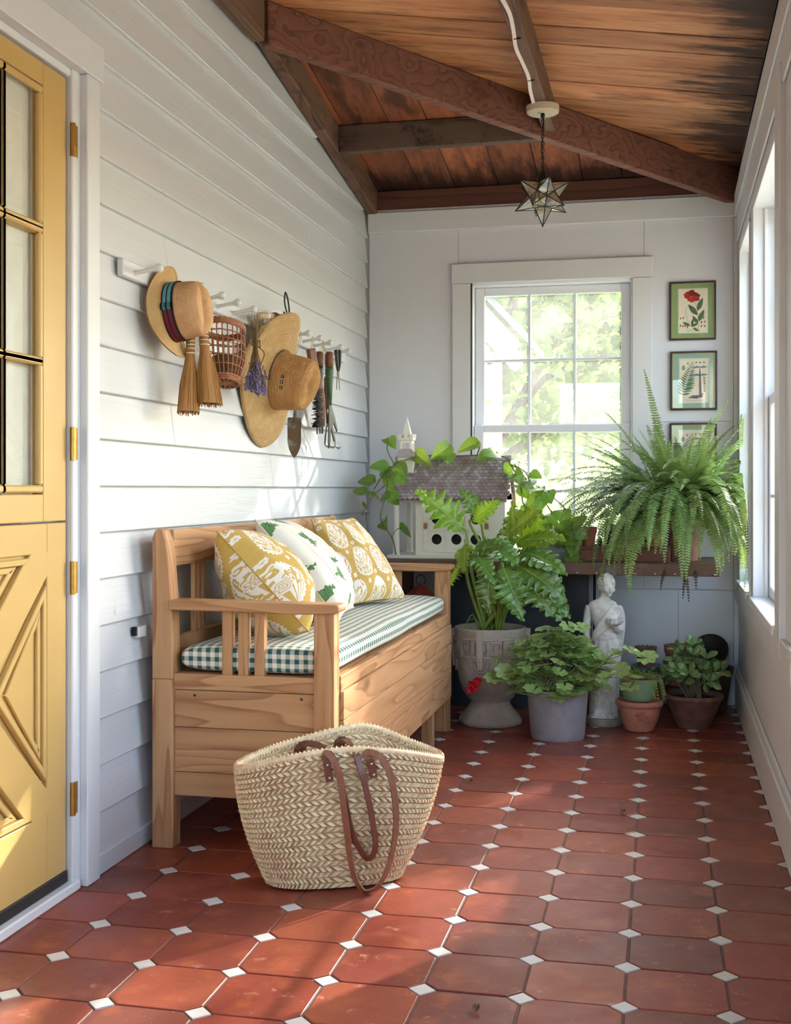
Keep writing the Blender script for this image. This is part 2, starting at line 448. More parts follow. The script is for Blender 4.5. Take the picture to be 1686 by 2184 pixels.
# ---- door casing
tr = MB(); tr.box(XL-0.02, XL+0.017, 2.845, 2.915, 0.0, DZ1+0.02).box(XL-0.14, XL-0.004, DY1+0.004, 2.846, 0.0, DZ1+0.02)
tr.box(XL-0.02, XL+0.017, DY0-0.115, DY0-0.045, 0.0, DZ1+0.02).box(XL-0.14, XL-0.004, DY0-0.046, DY0-0.004, 0, DZ1+0.02)
o = struct(tr.build('trim_1', M_trim, bevel=0.003))
hd = MB(); hd.box(XL-0.02, XL+0.022, DY0-0.13, 2.93, DZ1+0.02, DZ1+0.115).box(XL-0.14, XL-0.01, DY0-.05, DY1+.05, DZ1, DZ1+0.02)
struct(hd.build('trim_2', M_trim, bevel=0.003))

# ---- dutch door
M_yel = paint('ochre_door_paint', S(196, 162, 98), 0.36, axis=2, grain=0.10)
M_brass = metal('brass', S(200, 158, 82), 0.28, 0.3, 40)
M_black = plain('black_rubber', S(34, 31, 30), 0.6)
door = sroot('door_1', (XL-0.04, (DY0+DY1)/2, 0))
XD = XL-0.018; XD0 = XD-0.04
def ybar(y0, y1, z0, z1, x0=XD0, x1=XD): return (x0, x1, y0, y1, z0, z1)
SEAM = 0.938
up = MB()
PR = [(1.029, 1.322), (1.338, 1.642), (1.666, 1.982)]
PC = [(2.510, 2.660), (2.345, 2.492), (2.180, 2.327), (2.040, 2.162)]
up.box(*ybar(PC[0][1]+0.022, DY1-0.004, SEAM+0.002, DZ1-0.006)); up.box(*ybar(DY0+0.004, PC[-1][0]-0.022, SEAM+0.002, DZ1-0.006))
up.box(*ybar(PC[-1][0]-0.022, PC[0][1]+0.022, SEAM+0.002, PR[0][0]-0.022)); up.box(*ybar(PC[-1][0]-0.022, PC[0][1]+0.022, PR[-1][1]+0.022, DZ1-0.006))
upo = up.build('upper_leaf', M_yel, door, bevel=0.002)
b = MB()
for (a0, a1), (c0, c1) in zip(PR[:-1], PR[1:]): b.box(*ybar(PC[-1][0]-.02, PC[0][1]+.02, a1-.001, c0+.001, XD0+.008, XD-0.004))
for (c0, c1), (a0, a1) in zip(PC[:-1], PC[1:]): b.box(*ybar(a1-.001, c0+.001, PR[0][0]-.02, PR[-1][1]+.02, XD0+.008, XD-0.004))
b.build('muntin_grid', M_yel, upo, bevel=0.004)
for (z0, z1) in PR:
    for (y0, y1) in PC:
        g = MB().box(XD-0.022, XD-0.018, y0-.004, y1+.004, z0-.004, z1+.004).build('pane', M_glass, upo)
        m = MB()
        for (a, b_, c, d) in ((y0-.018, y1+.018, z0-.018, z0), (y0-.018, y1+.018, z1, z1+.018), (y0-.018, y0, z0, z1), (y1, y1+.018, z0, z1)):
            m.box(XD-0.012, XD+0.003, a, b_, c, d)
        m.build('glazing_bead', M_yel, upo, bevel=0.004)
# lower leaf: slab, frame boards, crossed brace, panel mouldings
ZL0 = 0.055
lw = MB(); lw.box(*ybar(DY0+.004, DY1-.004, ZL0, SEAM-.002, XD0, XD-.012)); low = lw.build('lower_leaf', M_yel, door, bevel=.001)
b = MB(); b.box(*ybar(2.70, DY1-.004, ZL0, SEAM-.002, XD-.012, XD)); b.build('stile', M_yel, low, bevel=.002)
b = MB(); b.box(*ybar(DY0+.004, 2.0, ZL0, SEAM-.002, XD-.012, XD)); b.build('stile', M_yel, low, bevel=.002)
b = MB(); b.box(*ybar(2.0, 2.70, 0.862, SEAM-.002, XD-.012, XD)); b.build('rail', M_yel, low, bevel=.002)
b = MB(); b.box(*ybar(2.0, 2.70, ZL0, 0.222, XD-.012, XD)); b.build('rail', M_yel, low, bevel=.002)
CY, CZ = 2.35, 0.545
for sgn in (1, -1):
    d = Vector((0, 0.35, 0.325*sgn)); L = d.length; u = d.normalized()
    b = MB(); b.obox((XD-.0062, CY, CZ), u, (1, 0, 0), u.cross(Vector((1, 0, 0))), L, 0.006, 0.048); b.build('brace', M_yel, low, bevel=.002)
def tri_mould(P, w=0.022):
    c = sum((Vector(p) for p in P), Vector((0, 0)))/3; m = MB()
    for wi, h0, h1 in ((0.0, -.012, .004), (0.35, -.012, -.003)):
        Q = [Vector(p)+(c-Vector(p)).normalized()*0.16*wi for p in P]
        for a, b_ in zip(Q, Q[1:]+Q[:1]):
            d = (b_-a).normalized(); nn = Vector((-d.y, d.x)); nn = nn if nn.dot(c-a) > 0 else -nn
            q = [a, b_, b_-d*w*1.4+nn*w*.7, a+d*w*1.4+nn*w*.7]
            m.hexa([(XD+h0, p.x, p.y) for p in q]+[(XD+h1, p.x, p.y) for p in q])
    m.build('panel_moulding', M_yel, low, bevel=.002)
for T in ([(2.692, .785), (2.692, .305), (2.46, .545)], [(2.008, .785), (2.008, .305), (2.24, .545)],
          [(2.08, .855), (2.62, .855), (2.35, .60)], [(2.08, .228), (2.62, .228), (2.35, .49)]): tri_mould(T)
for z in (1.905, 1.135, 0.795, 0.235):
    h = MB(); h.tube([(XL-.004, DY1+.006, z-.042), (XL-.004, DY1+.006, z+.042)], .0075, 10); ho = h.build('hinge', M_brass, door, auto=40)
    for q in (-.044, -.0145, .0145, .044):
        pass
    MB().tube([(XL-.004, DY1+.006, z-.015), (XL-.004, DY1+.006, z-.013)], .0082, 10).build('hinge_knuckle', M_brass, ho)
    MB().tube([(XL-.004, DY1+.006, z+.013), (XL-.004, DY1+.006, z+.015)], .0082, 10).build('hinge_knuckle', M_brass, ho)
    MB().box(XL-.012, XL-.003, DY1+.006, DY1+.03, z-.04, z+.04).build('hinge_leaf', M_brass, ho)
MB().box(XD-.01, XD+.006, DY0+.01, DY1-.006, 0.028, 0.058).build('door_sweep', M_black, door, bevel=.002)
sl = MB().box(XL-.14, XL+.006, DY0-.04, DY1+.03, 0.0, 0.026).build('door_sill', M_trim, door, bevel=.004)
# curtain hung close behind the panes
M_shade = plain('cream_shade', S(244, 234, 222), 0.8, var=.05)
sh = MB().box(XD-.032, XD-.029, 2.545, 2.70, 0.96, 2.02)
sh.build('inner_curtain', M_shade, door)
MB().box(XL-.62, XL-.60, 1.2, 3.6, 0, 2.4).build('inner_wall', plain('inner_room', S(96, 84, 74), .8), door)

# ---- back wall: panels with narrow joints, window opening
WX0, WX1, WZ0, WZ1 = -0.934, -0.154, 0.66, 2.032
wb = MB().box(XL-.1, WX0-.04, YB+.018, YB+.12, -.05, 2.5).box(WX1+.04, XR+.15, YB+.018, YB+.12, -.05, 2.5)
wb.box(WX0-.04, WX1+.04, YB+.018, YB+.12, WZ1+.04, 2.5).box(WX0-.04, WX1+.04, YB+.018, YB+.12, -.05, WZ0-.04)
wall_back = struct(wb.build('wall_back', M_wallw))
g = 0.0008
def panel(x0, x1, z0, z1): MB().box(x0+g, x1-g, YB, YB+.02, z0+g, z1-g).build('wall_panel', M_wallw, wall_back)
panel(XL+.006, -1.0, -.0, 2.42); panel(-1.0, -.10, 2.05, 2.42); panel(-.10, .312, 1.34, 2.42); panel(-.10, .312, 0.545, 1.34)
panel(-1.0, -.30, 0, 0.62); panel(-.30, -.10, 0.545, 0.62); panel(-.30, .06, 0, .540); panel(.06, .312, 0, .540)
MB().box(XR-.022, XR+.0, YB-.02, YB+.02, 0.2, 2.30).build('corner_board', M_trim, wall_back, bevel=.002)
struct(MB().box(XL+.002, XR-.014, YB-.02, YB, 2.302, 2.405).build('trim_3', M_trim, bevel=.004))
struct(MB().box(XL+.03, XR-.03, YB-.014, YB, 0.0, 0.14).build('baseboard_back', M_trim, bevel=.003))

def sash(name, parent, x0, x1, z0, z1, y, cols, rows, st=.040, top=.04, bot=.04, mun=.013, th=.035, axis='Y', gm=None):
    """glazed sash in an XZ plane (axis Y) or YZ plane (axis X)"""
    def bx(m, a0, a1, c0, c1, d0, d1):
        return m.box(a0, a1, d0, d1, c0, c1) if axis == 'Y' else m.box(d0, d1, a0, a1, c0, c1)
    m = MB(); bx(m, x0, x0+st, z0, z1, y, y+th); bx(m, x1-st, x1, z0, z1, y, y+th); bx(m, x0+st, x1-st, z0, z0+bot, y, y+th); bx(m, x0+st, x1-st, z1-top, z1, y, y+th)
    so = m.build(name, M_sash, parent, bevel=.004)
    gx0, gx1, gz0, gz1 = x0+st, x1-st, z0+bot, z1-top
    for k in range(1, cols):
        xx = gx0+(gx1-gx0)*k/cols; bx(m := MB(), xx-mun/2, xx+mun/2, gz0, gz1, y+.004, y+th-.004); m.build('muntin', M_sash, so, bevel=.003)
    for k in range(1, rows):
        zz = gz0+(gz1-gz0)*k/rows; bx(m := MB(), gx0, gx1, zz-mun/2, zz+mun/2, y+.005, y+th-.005); m.build('muntin', M_sash, so, bevel=.003)
    for i in range(cols):
        for j in range(rows):
            a0 = gx0+(gx1-gx0)*i/cols; a1 = gx0+(gx1-gx0)*(i+1)/cols; c0 = gz0+(gz1-gz0)*j/rows; c1 = gz0+(gz1-gz0)*(j+1)/rows
            bx(m := MB(), a0+.004, a1-.004, c0+.004, c1-.004, y+th/2-.0015, y+th/2+.0015); m.build('pane', gm or M_glass, so)
    return so
win = sroot('window_1', ((WX0+WX1)/2, YB, WZ0))
cs = MB(); cs.box(-1.028, WX0, YB-.022, YB, WZ0-.05, WZ1).box(WX1, -.062, YB-.022, YB, WZ0-.05, WZ1); cs.build('side_casing', M_trim, win, bevel=.003)
MB().box(-1.031, -.058, YB-.025, YB, WZ1+.001, 2.131).build('head_casing', M_trim, win, bevel=.003)
jb = MB(); jb.box(WX0-.03, WX0+.008, YB-.004, YB+.13, WZ0, WZ1+.02).box(WX1-.008, WX1+.03, YB-.004, YB+.13, WZ0, WZ1+.02).box(WX0, WX1, YB-.004, YB+.13, WZ1-.012, WZ1+.03).box(WX0-.03, WX1+.03, YB-.03, YB+.14, WZ0-.04, WZ0)
jb.build('jamb', M_sash, win, bevel=.002)
MB().box(WX0+.0005, WX0+.004, YB-.0235, YB-.004, WZ0, WZ1).build('gap', M_dark, win)
sash('upper_sash', win, WX0+.010, WX1-.010, 1.298, WZ1-.012, YB+.055, 3, 2, st=.047, top=.042, bot=.036, gm=M_glassb)
sash('lower_sash', win, WX0+.010, WX1-.010, WZ0, 1.336, YB+.018, 3, 2, st=.047, top=.036, bot=.06, gm=M_glassb)

# ---- right wall with its windows
RW = [(5.06, 5.735), (3.84, 4.86), (2.15, 3.30), (0.2, 1.35)]
RZ0, RZ1 = 0.605, 2.115
XO = XR+0.14
wr = MB(); wr.box(XR, XO, YF, YB+.1, -.05, RZ0-.02).box(XR, XO, YF, YB+.1, RZ1+.02, 2.54)
ys = [YF]+[q for a in sorted(RW) for q in a]+[YB+.1]
for a, b in zip(ys[::2], ys[1::2]): wr.box(XR, XO, a-(.0 if a == YF else -.01), b-(.01 if b < YB else 0), RZ0-.02, RZ1+.02)
wall_right = struct(wr.build('wall_right', M_wallw))
struct(MB().box(XR-.016, XR, YF, YB-.021, 0, .150).box(XR-.022, XR, YF, YB-.021, 0.150, 0.168).box(XR-.012, XR, YF, YB-.021, .168, .19).build('baseboard_right', M_trim, bevel=.004))
struct(MB().box(XR-.02, XR, YF, YB-.021, 2.30, 2.405).box(XR-.010, XR, YF, YB-.021, 2.18, 2.30).build('trim_4', M_trim, bevel=.004))
struct(MB().box(XR-.018, XR, 3.3, YB-.022, RZ0-.105, RZ0-.012).build('trim_5', M_trim, bevel=.003))
M_post = paint('cream_post_paint', S(214, 206, 184), .45, grain=.1)
struct(MB().box(.316, .40, 3.60, 3.745, .534, 2.24).build('trim_6', M_trim, bevel=.003))
for k, (a, b) in enumerate(RW):
    wn = sroot('window_%d' % (k+2), (XR, (a+b)/2, RZ0))
    j = MB(); j.box(XR-.006, XO, a-.0, a+.016, RZ0, RZ1).box(XR-.006, XO, b-.016, b, RZ0, RZ1).box(XR-.006, XO, a, b, RZ1-.016, RZ1+.02).box(XR-.022, XO+.02, a-.02, b+.02, RZ0-.03, RZ0)
    j.build('jamb', M_sash, wn, bevel=.002)
    st = MB(); st.box(XR+.036, XR+.05, a+.016, a+.03, RZ0, RZ1-.016).box(XR+.036, XR+.05, b-.03, b-.016, RZ0, RZ1-.016); st.build('stop', M_sash, wn, bevel=.002)
    zm = (RZ0+RZ1)/2
    sash('lower_sash', wn, a+.016, b-.016, RZ0+.002, zm+.02, XR+.052, 1, 2, axis='X', th=.032)
    sash('upper_sash', wn, a+.016, b-.016, zm-.02, RZ1-.016, XR+.088, 1, 2, axis='X', th=.032)

# ---- end wall behind the camera, with a broad glazed opening
fw = MB().box(XL-.16, XO, YF-.12, YF, -.05, .60).box(XL-.16, XO, YF-.12, YF, 2.2, 2.85).box(XL-.16, -1.15, YF-.12, YF, .60, 2.2).box(.18, XO, YF-.12, YF, .60, 2.2)
struct(fw.build('wall_front', M_wallw))

# ---- ceiling: hipped board roof with rafters
def ceil_mat(name, axis, c1, c2, c3, eave):
    t = NT(name); sc = [26.0]*3; sc[axis] = 1.6
    v = t.obj(scale=tuple(sc)); base = t.obj()
    fine = t.noise(v, 1.0, 7, 0.65)
    sc2 = [7.0]*3; sc2[axis] = 0.7
    v2 = t.obj(scale=tuple(sc2)); mid = t.noise(v2, 1.0, 5, 0.6, 0.6)
    r = t.rand()
    c = t.ramp(mid, [(0.25, c3), (0.45, c2), (0.7, c1)])
    c = t.mix(t.ramp(fine, [(0.30, 0.6), (0.52, 0.0)]), c, tuple(x*.4 for x in c3[:3])+(1,))
    h = t.n('HueSaturation'); t.l(c, h.inputs['Color']); t.l(t.math('ADD', t.math('MULTIPLY', r, .6), .72), h.inputs['Value']); c = h.outputs[0]
    # dark water stains creeping up from the eave, and odd blotches
    tc = t.n('TexCoord'); sx = t.sep(tc.outputs['Object'])
    d = t.math('SUBTRACT', eave, sx[axis])
    d = t.math('ADD', d, t.math('MULTIPLY', t.math('SUBTRACT', t.noise(t.obj(scale=tuple(9.0 if i != axis else 1.3 for i in range(3))), 1.6, 5, 0.7), 0.5), 0.95))
    st = t.ramp(d, [(0.10, 1.0), (0.30, 0.0)])
    bl = t.ramp(t.noise(t.obj(scale=tuple(5.0 if i != axis else 1.2 for i in range(3))), 1.0, 4, 0.6), [(0.60, 0.0), (0.68, 0.75)])
    c = t.mix(t.math('MULTIPLY', t.math('MAXIMUM', st, bl), 0.9), c, S(40, 28, 26))
    kd = t.vor(t.obj(scale=tuple(4.5 if i != axis else 1.5 for i in range(3))), 1.0).outputs['Distance']
    c = t.mix(t.ramp(kd, [(.04, .9), (.09, .3), (.13, 0.0)]), c, S(58, 30, 20))
    return t.bsdf(c, 0.62, 0, 0.25, t.bump(t.math('ADD', fine, mid), 0.5, .004))
M_ceilA = ceil_mat('ceiling_board_wood', 0, S(206, 154, 110), S(188, 126, 84), S(144, 88, 57), 0.36)
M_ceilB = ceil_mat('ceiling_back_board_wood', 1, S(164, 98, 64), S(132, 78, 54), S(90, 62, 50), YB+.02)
M_raft = wood('rafter_wood', S(150, 88, 60), S(84, 46, 34), axis=0, rings=7, rough=.6, knots=.7, streak=16, bump=.4)
M_raftg = wood('grey_rafter_wood', S(120, 90, 70), S(64, 46, 38), axis=1, rings=12, rough=.7, knots=.6, streak=16, bump=.5, wear=(S(44, 34, 30), .7))
M_raftx = wood('grey_purlin_wood', S(108, 86, 72), S(62, 48, 42), axis=0, rings=12, rough=.7, knots=.5, streak=16, bump=.5, wear=(S(34, 28, 26), .8))
ceiling = sroot('ceiling', (0, 0, 0))
y = YF-.1; ws = [.21, .185, .225, .19, .205, .17, .215, .2]; k = 0
while y < YB+.08:
    wdt = ws[k % 8]; y1 = min(y+wdt, YB+.1); k += 1
    def xl(yy): return max(XL-.12, .32-(YB-yy)) if yy > YB-1.78 else XL-.12
    g_ = .0045; P = [(xl(y+g_), y+g_), (XO, y+g_), (XO, y1-g_), (xl(y1-g_), y1-g_)]
    if P[0][0] < .31:
        dz = rnd(-.001, .007)
        f = lambda p: ZB+KR*(.32-p[0])+dz
        MB().hexa([(p[0], p[1], f(p)) for p in P]+[(p[0], p[1], f(p)+.022) for p in P]).build('roof_board', M_ceilA, ceiling)
    y = y1
x = XL-.12; k = 3
while x < .34:
    wdt = ws[k % 8]; x1 = x+wdt; k += 1
    def yl(xx): return YB-(.32-xx) if xx > XL else YB-1.78
    P = [(x+.002, yl(x)), (x1-.002, min(yl(x1), YB)), (x1-.002, YB+.12), (x+.002, YB+.12)]
    dz = rnd(-.002, .002); f = lambda p: ZB+KR*(YB-p[1])+dz
    MB().hexa([(p[0], p[1], f(p)) for p in P]+[(p[0], p[1], f(p)+.022) for p in P]).build('roof_board', M_ceilB, ceiling)
    x = x1
dk = MB(); dk.hexa([(XL-.14, YF-.1, ZB+KR*(.32-XL+.14)+.026), (XO, YF-.1, ZB+KR*(.32-XO)+.026), (XO, YB+.12, ZB+KR*(.32-XO)+.026), (XL-.14, YB+.12, ZB+KR*(.32-XL+.14)+.026)]+[(XL-.14, YF-.1, 2.9), (XO, YF-.1, 2.9), (XO, YB+.12, 2.9), (XL-.14, YB+.12, 2.9)]).build('roof_backing', M_dark, ceiling)  # dark unseen backing added to blacken board seams and stop light leaks
MB().box(XL-.16, XO, YB+.12, YB+.14, 2.3, 2.9).box(XL-.18, XL-.16, YF-.1, YB+.14, 2.3, 2.9).box(XO, XO+.02, YF-.1, YB+.14, 2.4, 2.9).build('light_closure', M_dark, ceiling)  # unseen closure boards added to stop daylight leaking in under the roof
def slopebeam(name, a, b, wdt, dep, mat, drop=0.0, bev=.004):
    a, b = Vector(a), Vector(b); d = Vector((b.x-a.x, b.y-a.y, 0)).normalized(); n = Vector((-d.y, d.x, 0))*wdt/2
    za, zb = roof(a.x, a.y)-drop, roof(b.x, b.y)-drop
    q = [a-n, b-n, b+n, a+n]; zz = [za, zb, zb, za]
    MB().hexa([(p.x, p.y, z-dep) for p, z in zip(q, zz)]+[(p.x, p.y, z) for p, z in zip(q, zz)]).build(name, mat, ceiling, bevel=bev)
M_hip = wood('hip_rafter_wood', S(132, 88, 70), S(78, 52, 44), axis=0, rings=18, rough=.6, knots=.5, streak=16, bump=.35, rot=(0, 0, -PI/4))
slopebeam('hip_rafter', (XL+.045, YB-1.735, 0), (.318, YB-.002, 0), .045, .158, M_hip)
slopebeam('purlin', (-.475, YF, 0), (-.475, YB-.82, 0), .05, .128, M_raftg)
slopebeam('purlin', (XL+.05, 5.18, 0), (-.43, 5.18, 0), .045, .118, M_raftx)
slopebeam('wall_rafter', (XL+.024, YB-.005, 0), (XL+.024, YB-1.74, 0), .05, .125, M_raftg)
slopebeam('wall_plate', (XL+.024, YB-1.75, 0), (XL+.024, YF, 0), .05, .15, wood('ledger_wood', S(120, 94, 72), S(74, 56, 44), axis=1, rough=.7))
MB().box(XL, .32, YB+.001, YB+.06, 2.39, 2.515).build('back_plate', wood('plate_wood', S(98, 60, 46), S(56, 36, 30), axis=0, rough=.65), ceiling, bevel=.003)
MB().box(XR+.0, XO, YF, YB, 2.50, 2.52).build('eave_plate', M_raftg, ceiling)

# ---- outside: lawn, trees, the white wing of the house
M_lawn = plain('lawn_grass', S(170, 162, 140), .9, var=.3, scale=3)
struct(MB().box(-40, 40, 6.4, 60, -.62, -.6).box(.9, 40, -12, 6.4, -.62, -.6).build('lawn', M_lawn))
M_bark = wood('tree_bark', S(120, 104, 88), S(66, 56, 48), axis=2, rough=.9, knots=0, bump=.8)
def farleaf(name, c):
    t = NT(name); d = t.n('BsdfDiffuse'); d.inputs[0].default_value = c; tr = t.n('BsdfTranslucent'); tr.inputs[0].default_value = tuple(min(1, x*1.25) for x in c[:3])+(1,)
    m = t.n('MixShader'); m.inputs[0].default_value = .55; t.l(t.mix(t.noise(t.obj(), 1.6, 2), tuple(x*.7 for x in c[:3])+(1,), tuple(min(1, x*1.25) for x in c[:3])+(1,)), d.inputs[0])
    t.l(d.outputs[0], m.inputs[1]); t.l(tr.outputs[0], m.inputs[2]); t.l(m.outputs[0], t.out.inputs[0]); return t.m
M_leafo = farleaf('maple_leaf', S(116, 136, 80))
M_leafy = farleaf('turning_maple_leaf', S(168, 152, 92))
def tree(name, label, x, y, h, r, leaves, mat, seed, lw=.13, trunk=.16, group='trees outside', low=.28):
    random.seed(seed)
    t = thing(name, label, 'tree', (x, y, -.6), group)
    m = MB(); tips = []
    tp = spline([(x, y, -.6), (x+rnd(-.1, .1), y, h*.25), (x+rnd(-.3, .3), y+rnd(-.2, .2), h*.55), (x+rnd(-.5, .5), y, h*.85)], 10)
    m.tube(tp, [trunk*(1-.085*i) for i in range(11)], 8); m.build('trunk', M_bark, t, smooth=True)
    for q in range(11):
        s0 = tp[rnd(0, 1) > .5 and 3 or random.randint(2, 8)]; a = rnd(0, 2*PI); L = r*rnd(.6, 1.05)
        e = Vector((x+L*math.cos(a), y+L*math.sin(a), h*rnd(low, .95)))
        pth = spline([s0, s0.lerp(e, .5)+Vector((rnd(-.2, .2), rnd(-.2, .2), .3)), e], 6)
        MB().tube(pth, [trunk*.34*(1-.13*i) for i in range(7)], 6).build('branch', M_bark, t, smooth=True); tips += pth[2:]
        for _ in range(3):
            e2 = e.lerp(s0, rnd(.1, .6))+Vector((rnd(-1, 1), rnd(-1, 1), rnd(-.5, .5)))*r*.4
            tips.append(e2); tips.append(e2.lerp(e, .5))
    lf = MB()
    for _ in range(leaves):
        c = random.choice(tips)+Vector((random.gauss(0, .42), random.gauss(0, .42), random.gauss(0, .32)))
        a = Vector((rnd(-1, 1), rnd(-1, 1), rnd(-.6, .3))).normalized(); b_ = a.orthogonal().normalized(); b_ = (b_+a.cross(b_)*rnd(-1, 1)).normalized()
        s = lw*rnd(.6, 1.2); nn = a.cross(b_)*s*.18
        lf.add([c-a*s*.5, c-b_*s*.45+nn, c+a*s*.15-b_*s*.28, c+a*s*.6, c+a*s*.15+b_*s*.28, c+b_*s*.45+nn], [(0, 1, 2, 5), (5, 2, 3, 4)] if False else [(0, 5, 4, 3), (0, 3, 2, 1)])
    stuff(lf.build('foliage', mat, t))
tree('maple_tree', 'tall green maple right outside the back window', -1.6, 10.6, 5.2, 2.3, 5200, M_leafo, 11)
tree('maple_tree', 'dense shady tree on the sunny side of the porch', 3.3, 10.6, 6.6, 2.2, 3000, M_leafo, 19, lw=.17, low=.2)
tree('maple_tree', 'leaning grey-barked maple seen through the right-hand panes', 1.0, 11.6, 5.6, 2.4, 5200, M_leafo, 12, trunk=.2)
tree('maple_tree', 'yellowing maple standing far behind the back window', -3.2, 15.5, 7.0, 3.0, 4600, M_leafy, 13, lw=.2)
tree('maple_tree', 'broad pale green tree beyond the lawn', 0.2, 18.5, 8.0, 3.6, 4600, M_leafo, 14, lw=.24, low=.15)
tree('maple_tree', 'bushy tree at the far edge of the lawn', -5.5, 21.0, 8.0, 4.0, 4200, M_leafo, 15, lw=.28, low=.12)
def shrub(label, x, y, h, r, n, seed):
    random.seed(seed); t = thing('garden_shrub', label, 'shrub', (x, y, -.6), 'shrubs outside the back window'); lf = MB()
    for _ in range(n):
        a = rnd(0, 2*PI); e = rnd(-.3, 1.5); q = rnd(.6, 1)**.5; c = Vector((x+r*math.cos(a)*math.cos(e)*q, y+r*.8*math.sin(a)*math.cos(e)*q, -.6+h*(.35+.6*math.sin(e)*q)))
        d = Vector((rnd(-1, 1), rnd(-1, 1), rnd(-.5, 1))).normalized(); b_ = d.orthogonal().normalized(); s = .12*rnd(.6, 1.2)
        lf.add([c-d*s*.5, c-b_*s*.35, c+d*s*.5, c+b_*s*.35], [(0, 1, 2, 3)])
    stuff(lf.build('foliage', M_leafo, t))
    for k in range(5): MB().tube([(x, y, -.6), (x+rnd(-.3, .3)*r, y+rnd(-.3, .3)*r, -.6+h*.6)], [.03, .012], 5).build('stem', M_bark, t)
shrub('low round shrub nearest the white wing', -1.9, 12.4, 2.0, 1.0, 1500, 1)
shrub('low shrub in the middle of the lawn', -.4, 13.6, 2.0, 1.1, 1500, 2)
shrub('low shrub farthest from the white wing', 1.3, 13.2, 2.1, 1.1, 1500, 3)
hw = thing('house_wing', 'white clapboard wing of the house with a moulded eave', 'building', (-2.6, 8.2, -.6))
M_hw = paint('white_house_paint', S(238, 238, 234), .5, grain=.1)
MB().box(-4.4, -1.245, 7.9, 9.4, -.6, 2.05).build('wall', M_hw, hw)
rk = MB()
for a, b_, z in ((0, .20, 0), (.03, .14, -.07), (.05, .08, -.12)):
    rk.beam((-1.9-.02, 7.72+a*.5, 3.02+z), (-0.93, 7.72+a*.5, 1.93+z), .34-b_, .07)
rk.build('rake_moulding', M_hw, hw)
MB().hexa([(-4.4, 7.7, 5.7), (-.9, 7.7, 2.0), (-.9, 9.6, 2.0), (-4.4, 9.6, 5.7), (-4.4, 7.7, 5.76), (-.9, 7.7, 2.06), (-.9, 9.6, 2.06), (-4.4, 9.6, 5.76)]).build('roof', plain('grey_shingle', S(120, 116, 112), .9), hw)
MB().add([(-4.4, 7.95, 2.0), (-1.3, 7.95, 2.0), (-1.3, 7.95, 2.3), (-4.4, 7.95, 5.6), (-4.4, 8.0, 2.0), (-1.3, 8.0, 2.0), (-1.3, 8.0, 2.3), (-4.4, 8.0, 5.6)], [(0, 1, 2, 3), (7, 6, 5, 4), (1, 5, 6, 2)]).build('gable', M_hw, hw)

# ================================================================== the bench and what lies on it
PINE = (S(194, 148, 104), S(146, 92, 55))
pine = [wood('pine_%s' % 'xyz'[a], PINE[0], PINE[1], axis=a, rings=20, rough=.5, spec=.3, knots=.75, streak=20, bump=.2) for a in range(3)]
bench = thing('settle_bench', 'honey pine settle bench with storage box under a gingham cushion', 'bench', (-1.15, 4.1, 0))
def bp(name, x0, x1, y0, y1, z0, z1, ax, bev=.003, parent=bench): return MB().box(x0, x1, y0, y1, z0, z1).build(name, pine[ax], parent, bevel=bev, seg=2)
BY0, BY1 = 3.20, 5.045
for (y0, y1) in ((BY0, BY0+.058), (BY1-.058, BY1)):
    m = MB(); m.hexa([(-1.425, y0, 0), (-1.362, y0, 0), (-1.362, y1, 0), (-1.425, y1, 0), (-1.425, y0, .48), (-1.362, y0, .48), (-1.362, y1, .48), (-1.425, y1, .48)])
    m.build('back_post', pine[2], bench, bevel=.004, seg=2)
    prof = [(-1.425, .48), (-1.362, .48), (-1.366, .70), (-1.376, .82), (-1.384, .875), (-1.392, .900), (-1.402, .908), (-1.416, .903), (-1.4245, .88)]
    n = len(prof); V = [(x, y0, z) for x, z in prof]+[(x, y1, z) for x, z in prof]
    MB().add(V, [tuple(range(n)), tuple(range(2*n-1, n-1, -1))]+[(i, n+i, n+(i+1)%n, (i+1)%n) for i in range(n)]).build('post_top', pine[2], bench, bevel=.003)
    bp('front_post', -.947, -.888, y0, y1, 0, .676, 2, .004)
    # arm rest with a dipped, rounded front end
    prof = [(-1.372, .678), (-1.15, .677), (-1.02, .673), (-.95, .674), (-.882, .677), (-.872, .684), (-.872, .697), (-.880, .702), (-1.372, .706)]
    n = len(prof); V = [(x, y0-.012, z) for x, z in prof]+[(x, y1+.012, z) for x, z in prof]
    MB().add(V, [tuple(range(n)), tuple(range(2*n-1, n-1, -1))]+[(i, n+i, n+(i+1)%n, (i+1)%n) for i in range(n)]).build('arm_rest', pine[0], bench, bevel=.003)
    for xx in (-1.205, -1.157, -1.109): bp('arm_slat', xx-.0145, xx+.0145, y0+.014, y0+.042, .496, .678, 2, .002)
    bp('end_rail', -1.362, -.947, y0+.006, y0+.05, .452, .497, 0)
    yy = (y0+.012, y0+.034) if y0 < 4 else (y1-.034, y1-.012)
    bp('end_plank', -1.362, -.947, *yy, .345, .450, 0, .002); bp('end_plank', -1.362, -.947, *yy, .218, .3435, 0, .002); bp('end_plank', -1.362, -.947, *yy, .150, .2165, 0, .002)
bp('top_rail', -1.408, -1.382, BY0+.056, BY1-.056, .798, .903, 1); bp('lower_rail', -1.405, -1.380, BY0+.056, BY1-.056, .530, .592, 1)
for yc in (3.47, 3.93, 4.38, 4.80):
    for q in (-.036, 0, .036): bp('back_slat', -1.400, -1.387, yc+q-.0095, yc+q+.0095, .59, .80, 2, .002)
bp('front_rail', -.905, -.884, BY0+.058, BY1-.058, .455, .497, 1)
for z0, z1 in ((.150, .247), (.249, .372), (.374, .453)): bp('front_plank', -.902, -.876, BY0+.0595, BY1-.05, z0, z1, 1, .002)
